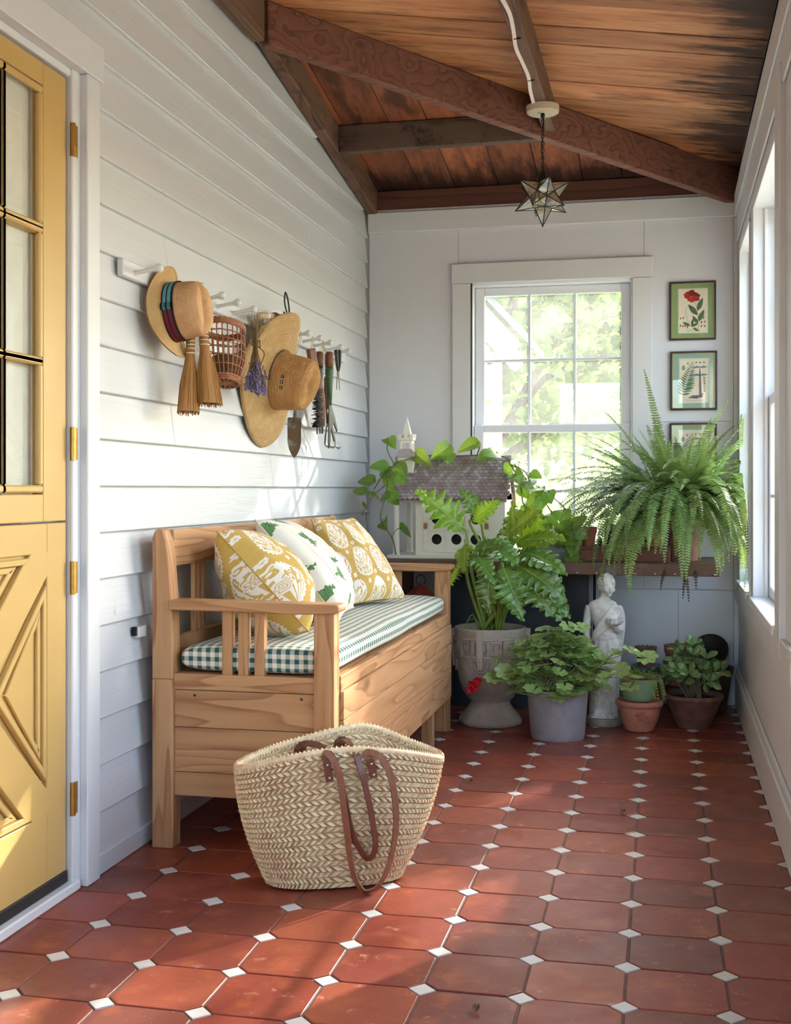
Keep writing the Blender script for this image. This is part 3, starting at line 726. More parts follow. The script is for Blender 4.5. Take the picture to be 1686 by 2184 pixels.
bp('seat_board', -1.375, -.905, BY0+.05, BY1-.05, .478, .494, 1)
bp('base_board', -1.375, -.905, BY0+.04, BY1-.04, .152, .166, 1)
bp('box_leg', -.935, -.892, 4.645, 4.70, 0, .15, 2); bp('box_leg', -.935, -.892, 3.40, 3.455, 0, .15, 2)
M_nail = metal('dull_nail', S(96, 84, 74), .5)
for x, z in ((-1.30, .436), (-.985, .436)):
    MB().tube([(x, BY0+.014, z), (x, BY0+.0095, z)], .004, 8).build('nail_head', M_nail, bench)

def gingham(name, c1, c2, per):
    t = NT(name); tc = t.n('TexCoord'); o = t.sep(tc.outputs['Object']); g = t.n('NewGeometry'); nn = t.sep(g.outputs['Normal'])
    tot = None
    for i in range(3):
        st = t.ramp(t.math('PINGPONG', t.math('ADD', o[i], t.math('MULTIPLY', t.noise(tc.outputs['Object'], 9, 2), .006)), per/2), [(0, 0.0), (1, 1.0)])
        st = t.math('GREATER_THAN', t.math('FRACT', t.math('ADD', t.math('DIVIDE', o[i], per), t.math('MULTIPLY', t.noise(tc.outputs['Object'], 7, 2), .22))), 0.5)
        wgt = t.math('LESS_THAN', t.math('ABSOLUTE', nn[i]), 0.72); m = t.math('MULTIPLY', st, wgt)
        tot = m if tot is None else t.math('ADD', tot, m)
    thr = t.noise(t.obj(scale=(260, 260, 260)), 1.0, 2)
    c = t.ramp(t.math('MULTIPLY', tot, 0.5), [(0.0, c1), (0.25, tuple((a*.5+b*.5) for a, b in zip(c1, c2))), (0.75, c2)], 'CONSTANT')
    c = t.mix(t.math('MULTIPLY', thr, .25), c, tuple(x*.6 for x in c2[:3])+(1,))
    return t.bsdf(c, .85, 0, .2, t.bump(thr, .3, .001), sheen=.1)
M_ging = gingham('green_gingham', S(240, 230, 208), S(46, 92, 92), .0262)
cm = MB()
def cush(u, v):   # u around the section, v along the bench
    a = 2*PI*u; ca, sa = math.cos(a), math.sin(a); e = .34
    X = math.copysign(abs(ca)**e, ca); Z = math.copysign(abs(sa)**.62, sa)
    yy = -1+2*v; en = (1-abs(yy)**30)**.5 if abs(yy) < 1 else 0
    y = lerp(3.222, 4.968, v); n_ = noise.noise(Vector((X*1.5, y*2.3, 3)))
    hx = .232*(.93+.07*en)*(1+.006*n_); hz = .042*(.60+.40*en)*(1+.08*n_+.05*math.sin(y*5))
    x = -1.124+X*hx+ (.004*n_ if X > 0 else 0)
    return (x, y, .539+Z*hz)
def cv(v): return .5-.5*math.cos(PI*v)
cm.grid(lambda u, v: cush(u, cv(v)), 56, 60, cu=True)
for vv in (0, 60): cm.f.append(tuple(i*61+vv for i in (range(56) if vv else range(55, -1, -1))))
cushion = cm.build('seat_cushion', M_ging, smooth=True)
tag(cushion, 'long green and cream gingham seat cushion on the pine bench', 'cushion')

# ---- pillows
def print_ochre():
    t = NT('ochre_tree_print'); u = t.sep(t.uv()); kx, ky = 3.1, 2.75
    wob = t.noise(t.uv(), 3, 2)
    py = t.math('MULTIPLY', u[1], ky); row = t.math('FLOOR', py)
    px = t.math('ADD', t.math('MULTIPLY', u[0], kx), t.math('MULTIPLY', t.math('MODULO', row, 2.0), 0.5))
    x = t.math('SUBTRACT', t.math('FRACT', px), .5); y = t.math('SUBTRACT', t.math('FRACT', py), .5)
    ang = t.math('ARCTAN2', y, x)
    taper = t.math('ADD', .40, t.math('MULTIPLY', y, -.16))
    ex = t.math('DIVIDE', x, taper); ey = t.math('DIVIDE', y, .50)
    r = t.math('SQRT', t.math('ADD', t.math('MULTIPLY', ex, ex), t.math('MULTIPLY', ey, ey)))
    r = t.math('ADD', r, t.math('MULTIPLY', t.math('SINE', t.math('MULTIPLY', ang, 30)), .035))
    med = t.math('LESS_THAN', r, .98)
    cb = t.n('CombineXYZ'); t.l(px, cb.inputs[0]); t.l(py, cb.inputs[1])
    v1 = t.vor(cb.outputs[0], 7.5); ringd = t.math('ABSOLUTE', t.math('SUBTRACT', v1.outputs['Distance'], .30))
    rings = t.math('LESS_THAN', ringd, .10)
    v2 = t.vor(cb.outputs[0], 6.2, 'DISTANCE_TO_EDGE'); br = t.math('LESS_THAN', v2.outputs['Distance'], .045)
    # stem, side branches, centre flower
    stem = t.math('MULTIPLY', t.math('LESS_THAN', t.math('ABSOLUTE', x), .012), t.math('LESS_THAN', y, .0))
    fan = t.math('GREATER_THAN', t.math('SINE', t.math('MULTIPLY', t.math('ARCTAN2', x, t.math('ADD', y, .5)), 26)), .62)
    fan = t.math('MULTIPLY', fan, t.math('LESS_THAN', y, .22))
    cr = t.math('SQRT', t.math('ADD', t.math('MULTIPLY', x, x), t.math('MULTIPLY', y, y)))
    cr2 = t.math('ADD', cr, t.math('MULTIPLY', t.math('SINE', t.math('MULTIPLY', ang, 8)), .016))
    cf = t.math('MULTIPLY', t.math('LESS_THAN', cr2, .13), t.math('GREATER_THAN', t.math('SINE', t.math('MULTIPLY', cr2, 150)), .2))
    notc = t.math('GREATER_THAN', cr2, .145)
    art = t.math('MAXIMUM', t.math('MULTIPLY', t.math('MAXIMUM', t.math('MAXIMUM', rings, t.math('MULTIPLY', br, 0.0)), fan), notc), t.math('MAXIMUM', cf, t.math('MULTIPLY', stem, notc)))
    art = t.math('MULTIPLY', art, t.math('LESS_THAN', r, .88))
    # white flowers in the ochre ground
    ax = t.math('SUBTRACT', t.math('ABSOLUTE', x), .5); ay = t.math('SUBTRACT', t.math('ABSOLUTE', y), .36)
    fr = t.math('SQRT', t.math('ADD', t.math('MULTIPLY', ax, ax), t.math('MULTIPLY', ay, ay)))
    fr = t.math('ADD', fr, t.math('MULTIPLY', t.math('SINE', t.math('MULTIPLY', t.math('ARCTAN2', ay, ax), 6)), .012))
    fl = t.math('MULTIPLY', t.math('LESS_THAN', fr, .062), t.math('GREATER_THAN', fr, .014))
    white = t.math('MAXIMUM', t.math('MULTIPLY', med, t.math('SUBTRACT', 1.0, art)), fl)
    thr = t.noise(t.uv(), 380, 2)
    ochre = t.mix(t.noise(t.uv(), 26, 3), S(184, 148, 72), S(202, 168, 92))
    c = t.mix(white, ochre, S(226, 219, 208)); c = t.mix(t.math('MULTIPLY', thr, .12), c, S(150, 120, 70))
    return t.bsdf(c, .85, 0, .15, t.bump(thr, .25, .001), sheen=.1)
def print_green():
    t = NT('green_sprig_print'); uvv = t.uv(); u = t.sep(uvv)
    px = t.math('MULTIPLY', u[0], 2.6); py = t.math('ADD', t.math('MULTIPLY', u[1], 3.0), t.math('MULTIPLY', t.math('MODULO', t.math('FLOOR', px), 2.0), .5))
    x = t.math('SUBTRACT', t.math('FRACT', px), .5); y = t.math('SUBTRACT', t.math('FRACT', py), .5)
    par = t.math('MODULO', t.math('FLOOR', py), 2.0)
    n = t.noise(uvv, 22, 3); x2 = t.math('ADD', x, t.math('MULTIPLY', t.math('SUBTRACT', n, .5), .20)); y2 = t.math('ADD', y, t.math('MULTIPLY', t.math('SUBTRACT', t.noise(uvv, 19, 3), .5), .16))
    ca = t.math('ADD', -.35, t.math('MULTIPLY', par, .9)); xr = t.math('ADD', x2, t.math('MULTIPLY', y2, ca)); yr = t.math('SUBTRACT', y2, t.math('MULTIPLY', x2, ca))
    a = t.math('ARCTAN2', yr, xr); r = t.math('SQRT', t.math('ADD', t.math('MULTIPLY', xr, xr), t.math('MULTIPLY', yr, yr)))
    sz = t.math('ADD', .27, t.math('MULTIPLY', par, .12)); ya = t.math('ABSOLUTE', yr)
    wd = t.math('ADD', .055, t.math('MULTIPLY', ya, t.math('ADD', .66, t.math('MULTIPLY', t.math('SINE', t.math('MULTIPLY', yr, 46)), .16))))
    g = t.math('MULTIPLY', t.math('LESS_THAN', t.math('ABSOLUTE', xr), wd), t.math('LESS_THAN', t.math('ADD', ya, t.math('MULTIPLY', t.math('SINE', t.math('MULTIPLY', xr, 70)), .03)), sz))
    ln = t.math('GREATER_THAN', t.math('SINE', t.math('ADD', t.math('MULTIPLY', a, 40), t.math('MULTIPLY', r, 30))), .5)
    green = t.mix(ln, S(98, 138, 84), S(56, 98, 62))
    dx = t.math('LESS_THAN', t.math('ABSOLUTE', t.math('SUBTRACT', t.math('FRACT', t.math('ADD', px, .0)), .985)), .014)
    dd = t.math('GREATER_THAN', t.math('SINE', t.math('MULTIPLY', u[1], 240)), .15)
    base = t.mix(t.math('MULTIPLY', dx, dd), S(226, 222, 208), S(194, 162, 90))
    thr = t.noise(uvv, 380, 2); c = t.mix(g, base, green); c = t.mix(t.math('MULTIPLY', thr, .08), c, S(170, 160, 130))
    return t.bsdf(c, .85, 0, .15, t.bump(thr, .2, .001), sheen=.1)
M_ochre, M_green = print_ochre(), print_green()
M_seam = plain('pillow_seam', S(176, 142, 74), .9)
M_seamg = plain('pillow_seam_cream', S(222, 214, 190), .9)
def pillow(name, label, corners, T, mat, seam, seed, sag=.0):
    """corners: near-bottom, near-top, far-top, far-bottom in world space"""
    A, B, C, D = [Vector(p) for p in corners]; c = (A+B+C+D)/4
    nrm = ((B-A).cross(D-A)).normalized()
    def surf(sg):
        def fn(u, v):
            U = 2*u-1; V = 2*v-1
            pin = lambda q: 1-.055*(1-q*q)
            uu = .5+.5*U*pin(V); vv = .5+.5*V*pin(U)
            p = A.lerp(D, uu).lerp(B.lerp(C, uu), vv)
            th = max(0, (1-U**2))**.42*max(0, (1-V**2))**.42
            belly = 1+.25*(-V)*(1-U*U)
            w_ = noise.noise(Vector((U*2.2+seed, V*2.2, sg*2)))*.012+noise.noise(Vector((U*5+seed, V*5, sg)))*.004
            crease = .010*math.exp(-((U*.9+V*.4+.25)**2)*60)*th
            return p+nrm*sg*(T*th*belly+w_*th-crease)
        return fn
    m = MB(); n = 34
    m.grid(surf(1), n, n, uv=lambda u, v: (u, v)); m.grid(surf(-1), n, n, flip=True, uv=lambda u, v: (1-u+.31, v+.17))
    o = m.build(name, mat, smooth=True); tag(o, label, 'pillow', 'throw pillows on the bench')
    f = surf(0); k = 26
    path = [f(i/k, 0) for i in range(k)]+[f(1, i/k) for i in range(k)]+[f(1-i/k, 1) for i in range(k)]+[f(0, 1-i/k) for i in range(k)]
    MB().tube(path, .0022, 5, closed=True).build('seam', seam, o, smooth=True)
    return o
pillow('throw_pillow', 'ochre tree-print pillow leaning nearest the bench arm', [(-1.015, 3.39, .600), (-1.285, 3.345, .895), (-1.360, 3.68, .86), (-1.215, 3.78, .60)], .132, M_ochre, M_seam, 1)
pillow('throw_pillow', 'cream pillow with green leafy sprigs between two ochre pillows', [(-1.015, 3.72, .600), (-1.305, 3.74, .920), (-1.335, 4.12, .905), (-1.08, 4.15, .60)], .092, M_green, M_seamg, 2)
pillow('throw_pillow', 'ochre tree-print pillow farthest along the bench', [(-1.14, 4.22, .595), (-1.305, 4.38, .905), (-1.26, 4.83, .90), (-.985, 4.59, .595)], .075, M_ochre, M_seam, 3)

# ================================================================== straw tote
def straw(name, a, b, c_):
    t = NT(name); v = t.obj(False)
    f = t.noise(v, 7, 4, .6); g = t.noise(t.obj(scale=(90, 90, 14)), 1, 3)
    w_ = t.vor(v, 95).outputs['Color']; ws = t.sep(w_)[0]
    c = t.ramp(f, [(.38, a), (.60, b)]); c = t.mix(t.ramp(ws, [(.6, 0.0), (.98, .45)]), c, c_)
    c = t.mix(t.math('MULTIPLY', t.ramp(ws, [(.0, 1.0), (.3, 0.0)]), .35), c, S(250, 236, 206))
    return t.bsdf(c, .55, 0, .35, t.bump(g, .3, .001))
M_straw = straw('palm_straw', S(226, 206, 164), S(218, 190, 150), S(192, 148, 110))
M_leath = plain('brown_leather', S(108, 60, 44), .42, var=.2, scale=60, bump=.3, dist=.001)
M_leath2 = plain('tan_leather_back', S(134, 84, 58), .6, var=.2, scale=60, bump=.3, dist=.001)
M_rivet = metal('nickel_rivet', S(206, 204, 198), .22)
tote = thing('straw_tote', 'woven straw tote with brown leather handles standing by the bench', 'bag', (-.85, 3.04, 0))
EA = Vector((.902, .432, 0)); EN = Vector((.432, -.902, 0)); BC = Vector((-.845, 3.045, 0))
def bag(th, v, off=0.0):
    """th angle around, v height 0..1; front is th=-pi/2 side (towards EN)"""
    ca, sa = math.cos(th), math.sin(th); a = lerp(.172, .272, v**.9)
    fr = -sa   # >0 front
    b = lerp(.088, .100, v); e = lerp(.75, .9, v)
    x = math.copysign(abs(ca)**e, ca)*a; y = math.copysign(abs(sa)**lerp(.8, 1.35, v), sa)*b
    if fr > 0: y *= 1.0-.18*v
    else: y *= 1.0-.35*v*(1 if ca < 0 else max(0, 1-ca*2.2))+.25*v*max(0, ca)*(1-abs(ca))
    ztop = .352-.052*abs(ca)**1.6+(.022*math.exp(-((ca-.25)/.35)**2) if fr < 0 else -.008)
    z = .006+v*ztop; bul = 1+.06*math.sin(PI*v)
    p = BC+EA*(x*bul+.018*v)-EN*(y*bul)+Vector((0, 0, z))
    if off:
        out = (EA*ca*.35-EN*sa).normalized(); p = p+out*off
    return p
inner = MB(); inner.grid(lambda u, v: bag(2*PI*u, v, -.004), 72, 16, cu=True)
nI = len(inner.v); inner.v.append(tuple(BC+Vector((0, 0, .006))))
for i in range(72): inner.f.append((nI, ((i+1) % 72)*17, i*17))
M_strawin = plain('straw_lining', S(206, 180, 132), .8, var=.25, scale=60, bump=.5, dist=.003)
inner.build('body', M_strawin, tote, smooth=True)
wv = MB(); NR, NC = 24, 84
random.seed(5)
for r in range(NR):
    for k in range(NC):
        sl = .42 if r % 2 == 0 else -.42
        t0 = 2*PI*(k+.25*(r % 2))/NC; dt = 2*PI/NC; v0, v1 = r/NR, (r+1)/NR; j = rnd(-.05, .05)
        def q(a, b, o): return bag(t0+dt*(a+sl*(b-.5)*2+j), max(0, min(1, v0+(v1-v0)*b)), o)
        wv.add([q(.05, .02, .0), q(.95, .02, .0), q(.95, .98, .0), q(.05, .98, .0), q(.28, .2, .0075+rnd(0, .002)), q(.78, .22, .0062), q(.74, .8, .0062), q(.25, .78, .0075)],
               [(4, 5, 6, 7), (0, 1, 5, 4), (1, 2, 6, 5), (2, 3, 7, 6), (3, 0, 4, 7)])
stuff(wv.build('weave', M_straw, tote))
wi = MB()   # the same plait seen on the inner side of the far rim
for r in range(15, NR):
    for k in range(NC):
        sl = .42 if r % 2 == 0 else -.42
        t0 = 2*PI*(k+.25*(r % 2))/NC; dt = 2*PI/NC; v0, v1 = r/NR, (r+1)/NR
        def q(a, b, o): return bag(t0+dt*(a+sl*(b-.5)*2), max(0, min(1, v0+(v1-v0)*b)), o)
        wi.add([q(.05, .02, -.005), q(.95, .02, -.005), q(.95, .98, -.005), q(.05, .98, -.005), q(.5, .5, -.0095)], [(0, 4, 1), (1, 4, 2), (2, 4, 3), (3, 4, 0)])
stuff(wi.build('inner_weave', M_straw, tote))
MB().tube([bag(2*PI*i/120, 1.0)+Vector((0, 0, .004)) for i in range(120)], .0085, 8, closed=True).build('rim', M_straw, tote, smooth=True)
cl = MB()
for i in range(0, 150):
    a = 2*PI*i/150; p0 = bag(a, .985, .007); p1 = bag(a+.03, 1.0)+Vector((0, 0, .0145)); p2 = bag(a+.06, .985, -.010)
    cl.tube([p0, p0.lerp(p1, .6)+(p1-BC).normalized()*.002, p1, p1.lerp(p2, .5)+Vector((0, 0, .002)), p2], .0022, 4, cap=False)
stuff(cl.build('rim_stitching', M_straw, tote, smooth=True))
H1 = [(-.934, 3.036, .316), (-.94, 3.022, .338), (-.916, 3.011, .358), (-.867, 2.979, .362), (-.826, 2.949, .345), (-.805, 2.944, .306), (-.796, 2.947, .261), (-.785, 2.95, .203), (-.771, 2.954, .146), (-.751, 2.963, .103), (-.736, 2.971, .083), (-.723, 2.977, .093), (-.718, 2.98, .123), (-.726, 2.978, .18), (-.738, 2.974, .245), (-.753, 2.971, .303), (-.774, 2.985, .348), (-.808, 3.029, .368), (-.839, 3.07, .358), (-.847, 3.078, .342), (-.834, 3.089, .323)]
H2 = [(-.828, 2.944, .284), (-.833, 2.94, .317), (-.839, 2.937, .342), (-.834, 2.935, .354), (-.814, 2.935, .332), (-.798, 2.937, .282), (-.79, 2.937, .221), (-.782, 2.939, .161), (-.775, 2.938, .101), (-.763, 2.936, .05), (-.746, 2.94, .016), (-.73, 2.948, .008), (-.706, 2.962, .02), (-.685, 2.978, .06), (-.672, 2.990, .123), (-.668, 2.996, .179), (-.673, 2.997, .244), (-.686, 2.995, .301), (-.705, 2.99, .335), (-.726, 2.989, .347), (-.746, 2.988, .347), (-.735, 2.991, .325), (-.726, 2.998, .286)]
def strap(path, n, tw):
    P = spline(path, n); N = []
    for i in range(len(P)):
        d = (P[min(i+1, n)]-P[max(i-1, 0)]).normalized(); q = EN+Vector((0, 0, .55*max(0, (P[i].z-.30)/.06)))
        side = d.cross(EN).normalized()
        N.append((q*(1-tw(i/n))+side*tw(i/n)).normalized())
    return P, N
P, N = strap(H1, 70, lambda t: .35*math.sin(PI*t)); h1 = MB().ribbon(P, N, .0155, .0042).build('handle', M_leath, tote, bevel=0)
P2, N2 = strap(H2, 80, lambda t: .55*math.sin(PI*min(1, t*1.1))**2); h2 = MB().ribbon(P2, N2, .0165, .0042).build('handle', M_leath2, tote)
def tab(a, b, nm='handle_tab'):
    a, b = Vector(a)+EN*.006, Vector(b)+EN*.006
    m = MB().ribbon([a, a.lerp(b, .5), b], EN, .0195, .004); o = m.build(nm, M_leath, tote, bevel=.0012)
    for k in (.22, .82):
        c = a.lerp(b, k)+EN*.002; MB().sphere(c, .0042, 10, 6, (1, 1, 1)).build('rivet', M_rivet, o, smooth=True)
tab((-.836, 2.936, .336), (-.828, 2.940, .282)); tab((-.735, 2.988, .331), (-.726, 2.993, .284))
for c in ((-.929, 3.036, .322), (-.835, 3.084, .330)):
    c = Vector(c); MB().ribbon([c+EN*.012+Vector((0, 0, .02)), c+Vector((0, 0, .034)), c-EN*.012+Vector((0, 0, .0)), c-EN*.014-Vector((0, 0, .03))], EN, .019, .004).build('handle_tab', M_leath, tote)

# ================================================================== hung on the left wall
M_peg = paint('white_peg_paint', S(214, 213, 208), .35, grain=.05)
rail = thing('peg_rail', 'long white peg rail with turned pegs on the clapboard wall', 'peg rail', (XL, 4.2, 1.60))
MB().box(XL-.004, XL+.016, 3.055, 5.40, 1.604, 1.652).build('rail_board', M_paint, rail, bevel=.003)
PEGS = [3.055+.075, 3.445, 3.617, 3.762, 3.918, 4.066, 4.220, 4.371, 4.566, 4.729, 4.883, 5.053, 5.187]
pegp = [(.0075, 0), (.0075, .004), (.0062, .012), (.0058, .040), (.0066, .058), (.0088, .068), (.0122, .073), (.0128, .079), (.0105, .085), (.005, .088), (0, .0885)]
pax = Vector((1, 0, .16)).normalized(); pfr = frame(pax.orthogonal().normalized(), pax.cross(pax.orthogonal().normalized()), pax)
pm = MB().lathe(pegp, 14, (0, 0, 0), pfr); pme = None
for yy in PEGS:
    if pme is None:
        o = MB().lathe(pegp, 14, (XL+.012, yy, 1.622), pfr).build('peg', M_peg, rail, smooth=True); pme = o.data; y00 = yy
    else: inst(pme, 'peg', rail, Matrix.Translation(wloc(rail)+Vector((0, yy-y00, 0))))
def pegtip(yy, t=.06): return Vector((XL+.012, yy, 1.622))+pax*t+Vector((0, 0, .008))

# ---- hats
def weave_mat(name, c1, c2, c3, rings, bump=.5, braid=True):
    """straw sewn in a spiral: ridges follow distance from the hat's axis (UV v)"""
    t = NT(name); u = t.sep(t.uv()); v = t.obj(False)
    rg = t.math('SINE', t.math('MULTIPLY', u[1], rings*2*PI)); fn = t.noise(v, 60, 4); f2 = t.noise(v, 16, 4, .6)
    tw = t.math('SINE', t.math('ADD', t.math('MULTIPLY', u[0], 520), t.math('MULTIPLY', u[1], rings*4)))
    c = t.ramp(f2, [(.32, c1), (.55, c2), (.78, c3)])
    c = t.mix(t.ramp(rg, [(.0, .45), (.35, 0.0)]), c, tuple(x*.55 for x in c2[:3])+(1,))
    c = t.mix(t.math('MULTIPLY', fn, .3), c, c1)
    return t.bsdf(c, .62, 0, .3, t.bump(t.math('ADD', rg, t.math('MULTIPLY', tw, .5 if braid else .2)), bump, .0015))
def hat(name, label, c, ax, up, prof, n, mat, thick, wob, spread=(1, 1)):
    """prof: (r, h) from brim edge inwards and up the crown"""
    ax = Vector(ax).normalized(); up = Vector(up); up = (up-ax*up.dot(ax)).normalized(); sd = up.cross(ax); c = Vector(c)
    t = thing(name, label, 'hat', c); L = [0]
    for a, b in zip(prof, prof[1:]): L.append(L[-1]+math.hypot(a[0]-b[0], a[1]-b[1]))
    def pt(u, v, off=0.0):
        k = v*(len(prof)-1); i = min(int(k), len(prof)-2); f = k-i; r = lerp(prof[i][0], prof[i+1][0], f); h = lerp(prof[i][1], prof[i+1][1], f)
        a = 2*PI*u; r2, h2 = wob(a, r, h)
        return c+(up*math.cos(a)*spread[0]+sd*math.sin(a)*spread[1])*r2+ax*(h2+off)
    m = MB(); nv = len(prof)-1
    def uvf(u, v):
        k = v*nv; i = min(int(k), nv-1); return (u, lerp(L[i], L[i+1], k-i)/.01*.1)
    m.grid(lambda u, v: pt(u, v), n, nv*3, uv=uvf); m.grid(lambda u, v: pt(u, v, -thick), n, nv*3, flip=True, uv=uvf)
    return t, m, pt
# fedora: narrow brim, pinched crown with a striped ribbon
M_fed = weave_mat('toyo_straw', S(206, 164, 116), S(190, 142, 96), S(216, 178, 132), 34, .3)
M_fbrim = weave_mat('fedora_brim_straw', S(214, 178, 122), S(200, 158, 102), S(226, 192, 140), 26, .4)
def wob1(a, r, h):
    b = .022*math.cos(2*a) if r > .085 else 0
    return r, h+b*max(0, (r-.085)/.05)
fpb = [(.132, .004), (.130, .001), (.118, .0), (.104, .002), (.094, .005), (.0865, .010)]
ft, m, pt1 = hat('straw_fedora', 'tan straw fedora with a striped ribbon on the peg rail', (-1.418, 3.305, 1.535), (1, -.03, .12), (0, 0, 1), fpb, 48, M_fbrim, .003, wob1, (1.02, .86))
m.build('brim', M_fbrim, ft, smooth=True)
def wobc(a, r, h):
    # crown: dent along the top, pinched at the front
    d = max(0, (h-.088)/.04); return r*(1-.10*d*abs(math.sin(a))), h-(.026*math.exp(-(r*math.sin(a)/.02)**2) if h > .104 else 0)
fpc = [(.0865, .008), (.0860, .020), (.0850, .040), (.083, .060), (.0805, .085), (.077, .104), (.070, .115), (.055, .119), (.035, .119), (.015, .118), (.001, .118)]
t2, m, pt2 = hat('straw_fedora_tmp', 'x', (-1.418, 3.305, 1.535), (1, -.03, .12), (0, 0, 1), fpc, 48, M_fed, .002, wobc, (1.0, .88))
bpy.data.objects.remove(t2)
def perf(name):
    t = NT(name); u = t.sep(t.uv()); v = t.obj(False)
    px = t.math('MULTIPLY', u[0], 72); py = t.math('MULTIPLY', u[1], 18)
    qx = t.math('ADD', px, t.math('MULTIPLY', t.math('MODULO', t.math('FLOOR', py), 2), .5))
    a = t.math('SUBTRACT', t.math('FRACT', qx), .5); b = t.math('SUBTRACT', t.math('FRACT', py), .5)
    r = t.math('SQRT', t.math('ADD', t.math('MULTIPLY', a, a), t.math('MULTIPLY', b, b)))
    band = t.math('MULTIPLY', t.math('GREATER_THAN', u[1], .48), t.math('LESS_THAN', u[1], .82))
    hole = t.math('MULTIPLY', t.math('LESS_THAN', r, .30), band)
    f2 = t.noise(v, 18, 4, .6); fine = t.noise(v, 260, 2)
    c = t.ramp(f2, [(.3, S(196, 150, 104)), (.6, S(212, 170, 122)), (.8, S(184, 136, 92))]); c = t.mix(t.math('MULTIPLY', fine, .4), c, S(150, 104, 70))
    return t.bsdf(c, .65, 0, .25, t.bump(fine, .5, .0015), alpha=t.math('SUBTRACT', 1.0, hole))
M_perf = perf('perforated_straw')
m.build('crown', M_perf, ft, smooth=True)
def ribbon_mat():
    t = NT('striped_ribbon'); u = t.sep(t.uv()); y = t.math('FRACT', t.math('MULTIPLY', u[1], 1.0))
    st = t.ramp(y, [(0, S(22, 22, 30)), (.14, S(84, 150, 164)), (.40, S(22, 22, 30)), (.52, S(84, 150, 164)), (.80, S(22, 22, 30))], 'CONSTANT')
    st2 = t.ramp(y, [(0, S(22, 22, 30)), (.14, S(104, 24, 40)), (.40, S(22, 22, 30)), (.52, S(104, 24, 40)), (.80, S(22, 22, 30))], 'CONSTANT')
    c = t.mix(t.math('MULTIPLY', t.math('GREATER_THAN', u[0], .25), t.math('LESS_THAN', u[0], .75)), st, st2)
    return t.bsdf(c, .6, 0, .3, t.bump(t.math('SINE', t.math('MULTIPLY', u[0], 900)), .2, .0005))
M_rib = ribbon_mat()
cF = Vector((-1.418, 3.305, 1.535)); aF = Vector((1, -.03, .12)).normalized(); uF = Vector((0, 0, 1)); uF = (uF-aF*uF.dot(aF)).normalized(); sF = uF.cross(aF)
def rib(u, v):
    a = 2*PI*u; r = .0885-.0008*v; h = .012+.036*v
    return cF+(uF*math.cos(a)+sF*.88*math.sin(a))*r+aF*h
mr = MB().grid(rib, 64, 4, uv=lambda u, v: (u, v)); mr.build('ribbon', M_rib, ft, smooth=True)
mb = MB()
a0 = 1.5*PI+.06
for w_ in (0, 1):
    mb.grid(lambda u, v: rib(a0/(2*PI)+(u-.5)*.04, -.03+1.06*v)+ (cF+(uF*math.cos(a0)+sF*.88*math.sin(a0))-cF).normalized()*(.002+.003*math.sin(PI*u)), 6, 4, uv=lambda u, v: (.2, v))
mb.build('ribbon_bow', M_rib, ft, smooth=True)
# wide sun hat
M_sun = weave_mat('palm_sun_hat_straw', S(218, 168, 104), S(196, 138, 78), S(230, 190, 130), 17, .9)
M_sunb = weave_mat('palm_brim_straw', S(222, 186, 130), S(202, 160, 104), S(232, 202, 148), 17, .9)
cS = (-1.405, 4.245, 1.422); aS = (1, -.10, -.17)
def wobs(a, r, h):
    k = max(0, (r-.105)/.13); return r*(1+.02*math.cos(a*2+.4)*k), h+k*(.022*math.cos(2*a)+.016*math.sin(a*1.0+2.2)+.01*math.cos(3*a))
spb = [(.245, -.012), (.248, -.008), (.245, -.003), (.222, .004), (.195, .008), (.165, .008), (.140, .010), (.122, .014), (.110, .022)]
stt, m, pts_ = hat('sun_hat', 'wide brimmed palm straw sun hat with a tan cord', cS, aS, (0, 0, 1), spb, 56, M_sunb, .004, wobs, (1.0, .98))
m.build('brim', M_sunb, stt, smooth=True)
spc = [(.110, .020), (.107, .035), (.104, .060), (.100, .090), (.096, .118), (.090, .138), (.078, .150), (.060, .154), (.040, .152), (.020, .150), (.001, .149)]
def wobc2(a, r, h):
    d = max(0, (h-.05)/.1); return r*(1-.08*d*abs(math.sin(a))), h+.012*d*math.cos(a)*(r/.1)-(.012*math.exp(-(r*math.sin(a)/.035)**2) if h > .145 else 0)
t2, m, pt3 = hat('x_tmp', 'x', cS, aS, (0, 0, 1), spc, 56, M_sun, .003, wobc2, (1.0, .92)); bpy.data.objects.remove(t2)
m.build('crown', M_sun, stt, smooth=True)
M_cord = plain('tan_hat_cord', S(128, 96, 54), .7, var=.2, scale=90)
c3 = Vector(cS); a3 = Vector(aS).normalized(); u3 = Vector((0, 0, 1)); u3 = (u3-a3*u3.dot(a3)).normalized(); s3 = u3.cross(a3)
def on3(a, h, r): return c3+(u3*math.cos(a)+s3*.92*math.sin(a))*r+a3*h
MB().tube([on3(.2-i*.055, .030+.004*math.sin(i*.2), .1115) for i in range(34)], .005, 6).build('cord', M_cord, stt, smooth=True)
M_eye = metal('brass_eyelet', S(70, 54, 40), .4)
for q in range(3):
    a = -1.42-.20*q; c = on3(a, .070, .1015); nn = (on3(a, .07, 1)-on3(a, .07, 0)).normalized()
    fr_ = frame(nn.orthogonal().normalized(), nn.cross(nn.orthogonal().normalized()), nn)
    e = MB().lathe([(.0030, .0005), (.0034, .002), (.0048, .0024), (.006, .001), (.0062, -.002)], 12, c, fr_).build('eyelet', M_eye, stt, smooth=True)
    MB().sphere(c, .0032, 8, 5).build('eyelet_hole', M_peg, e, smooth=True)
M_blk = plain('black_wire', S(26, 25, 26), .5)
M_twine = plain('cotton_twine', S(206, 192, 160), .9)
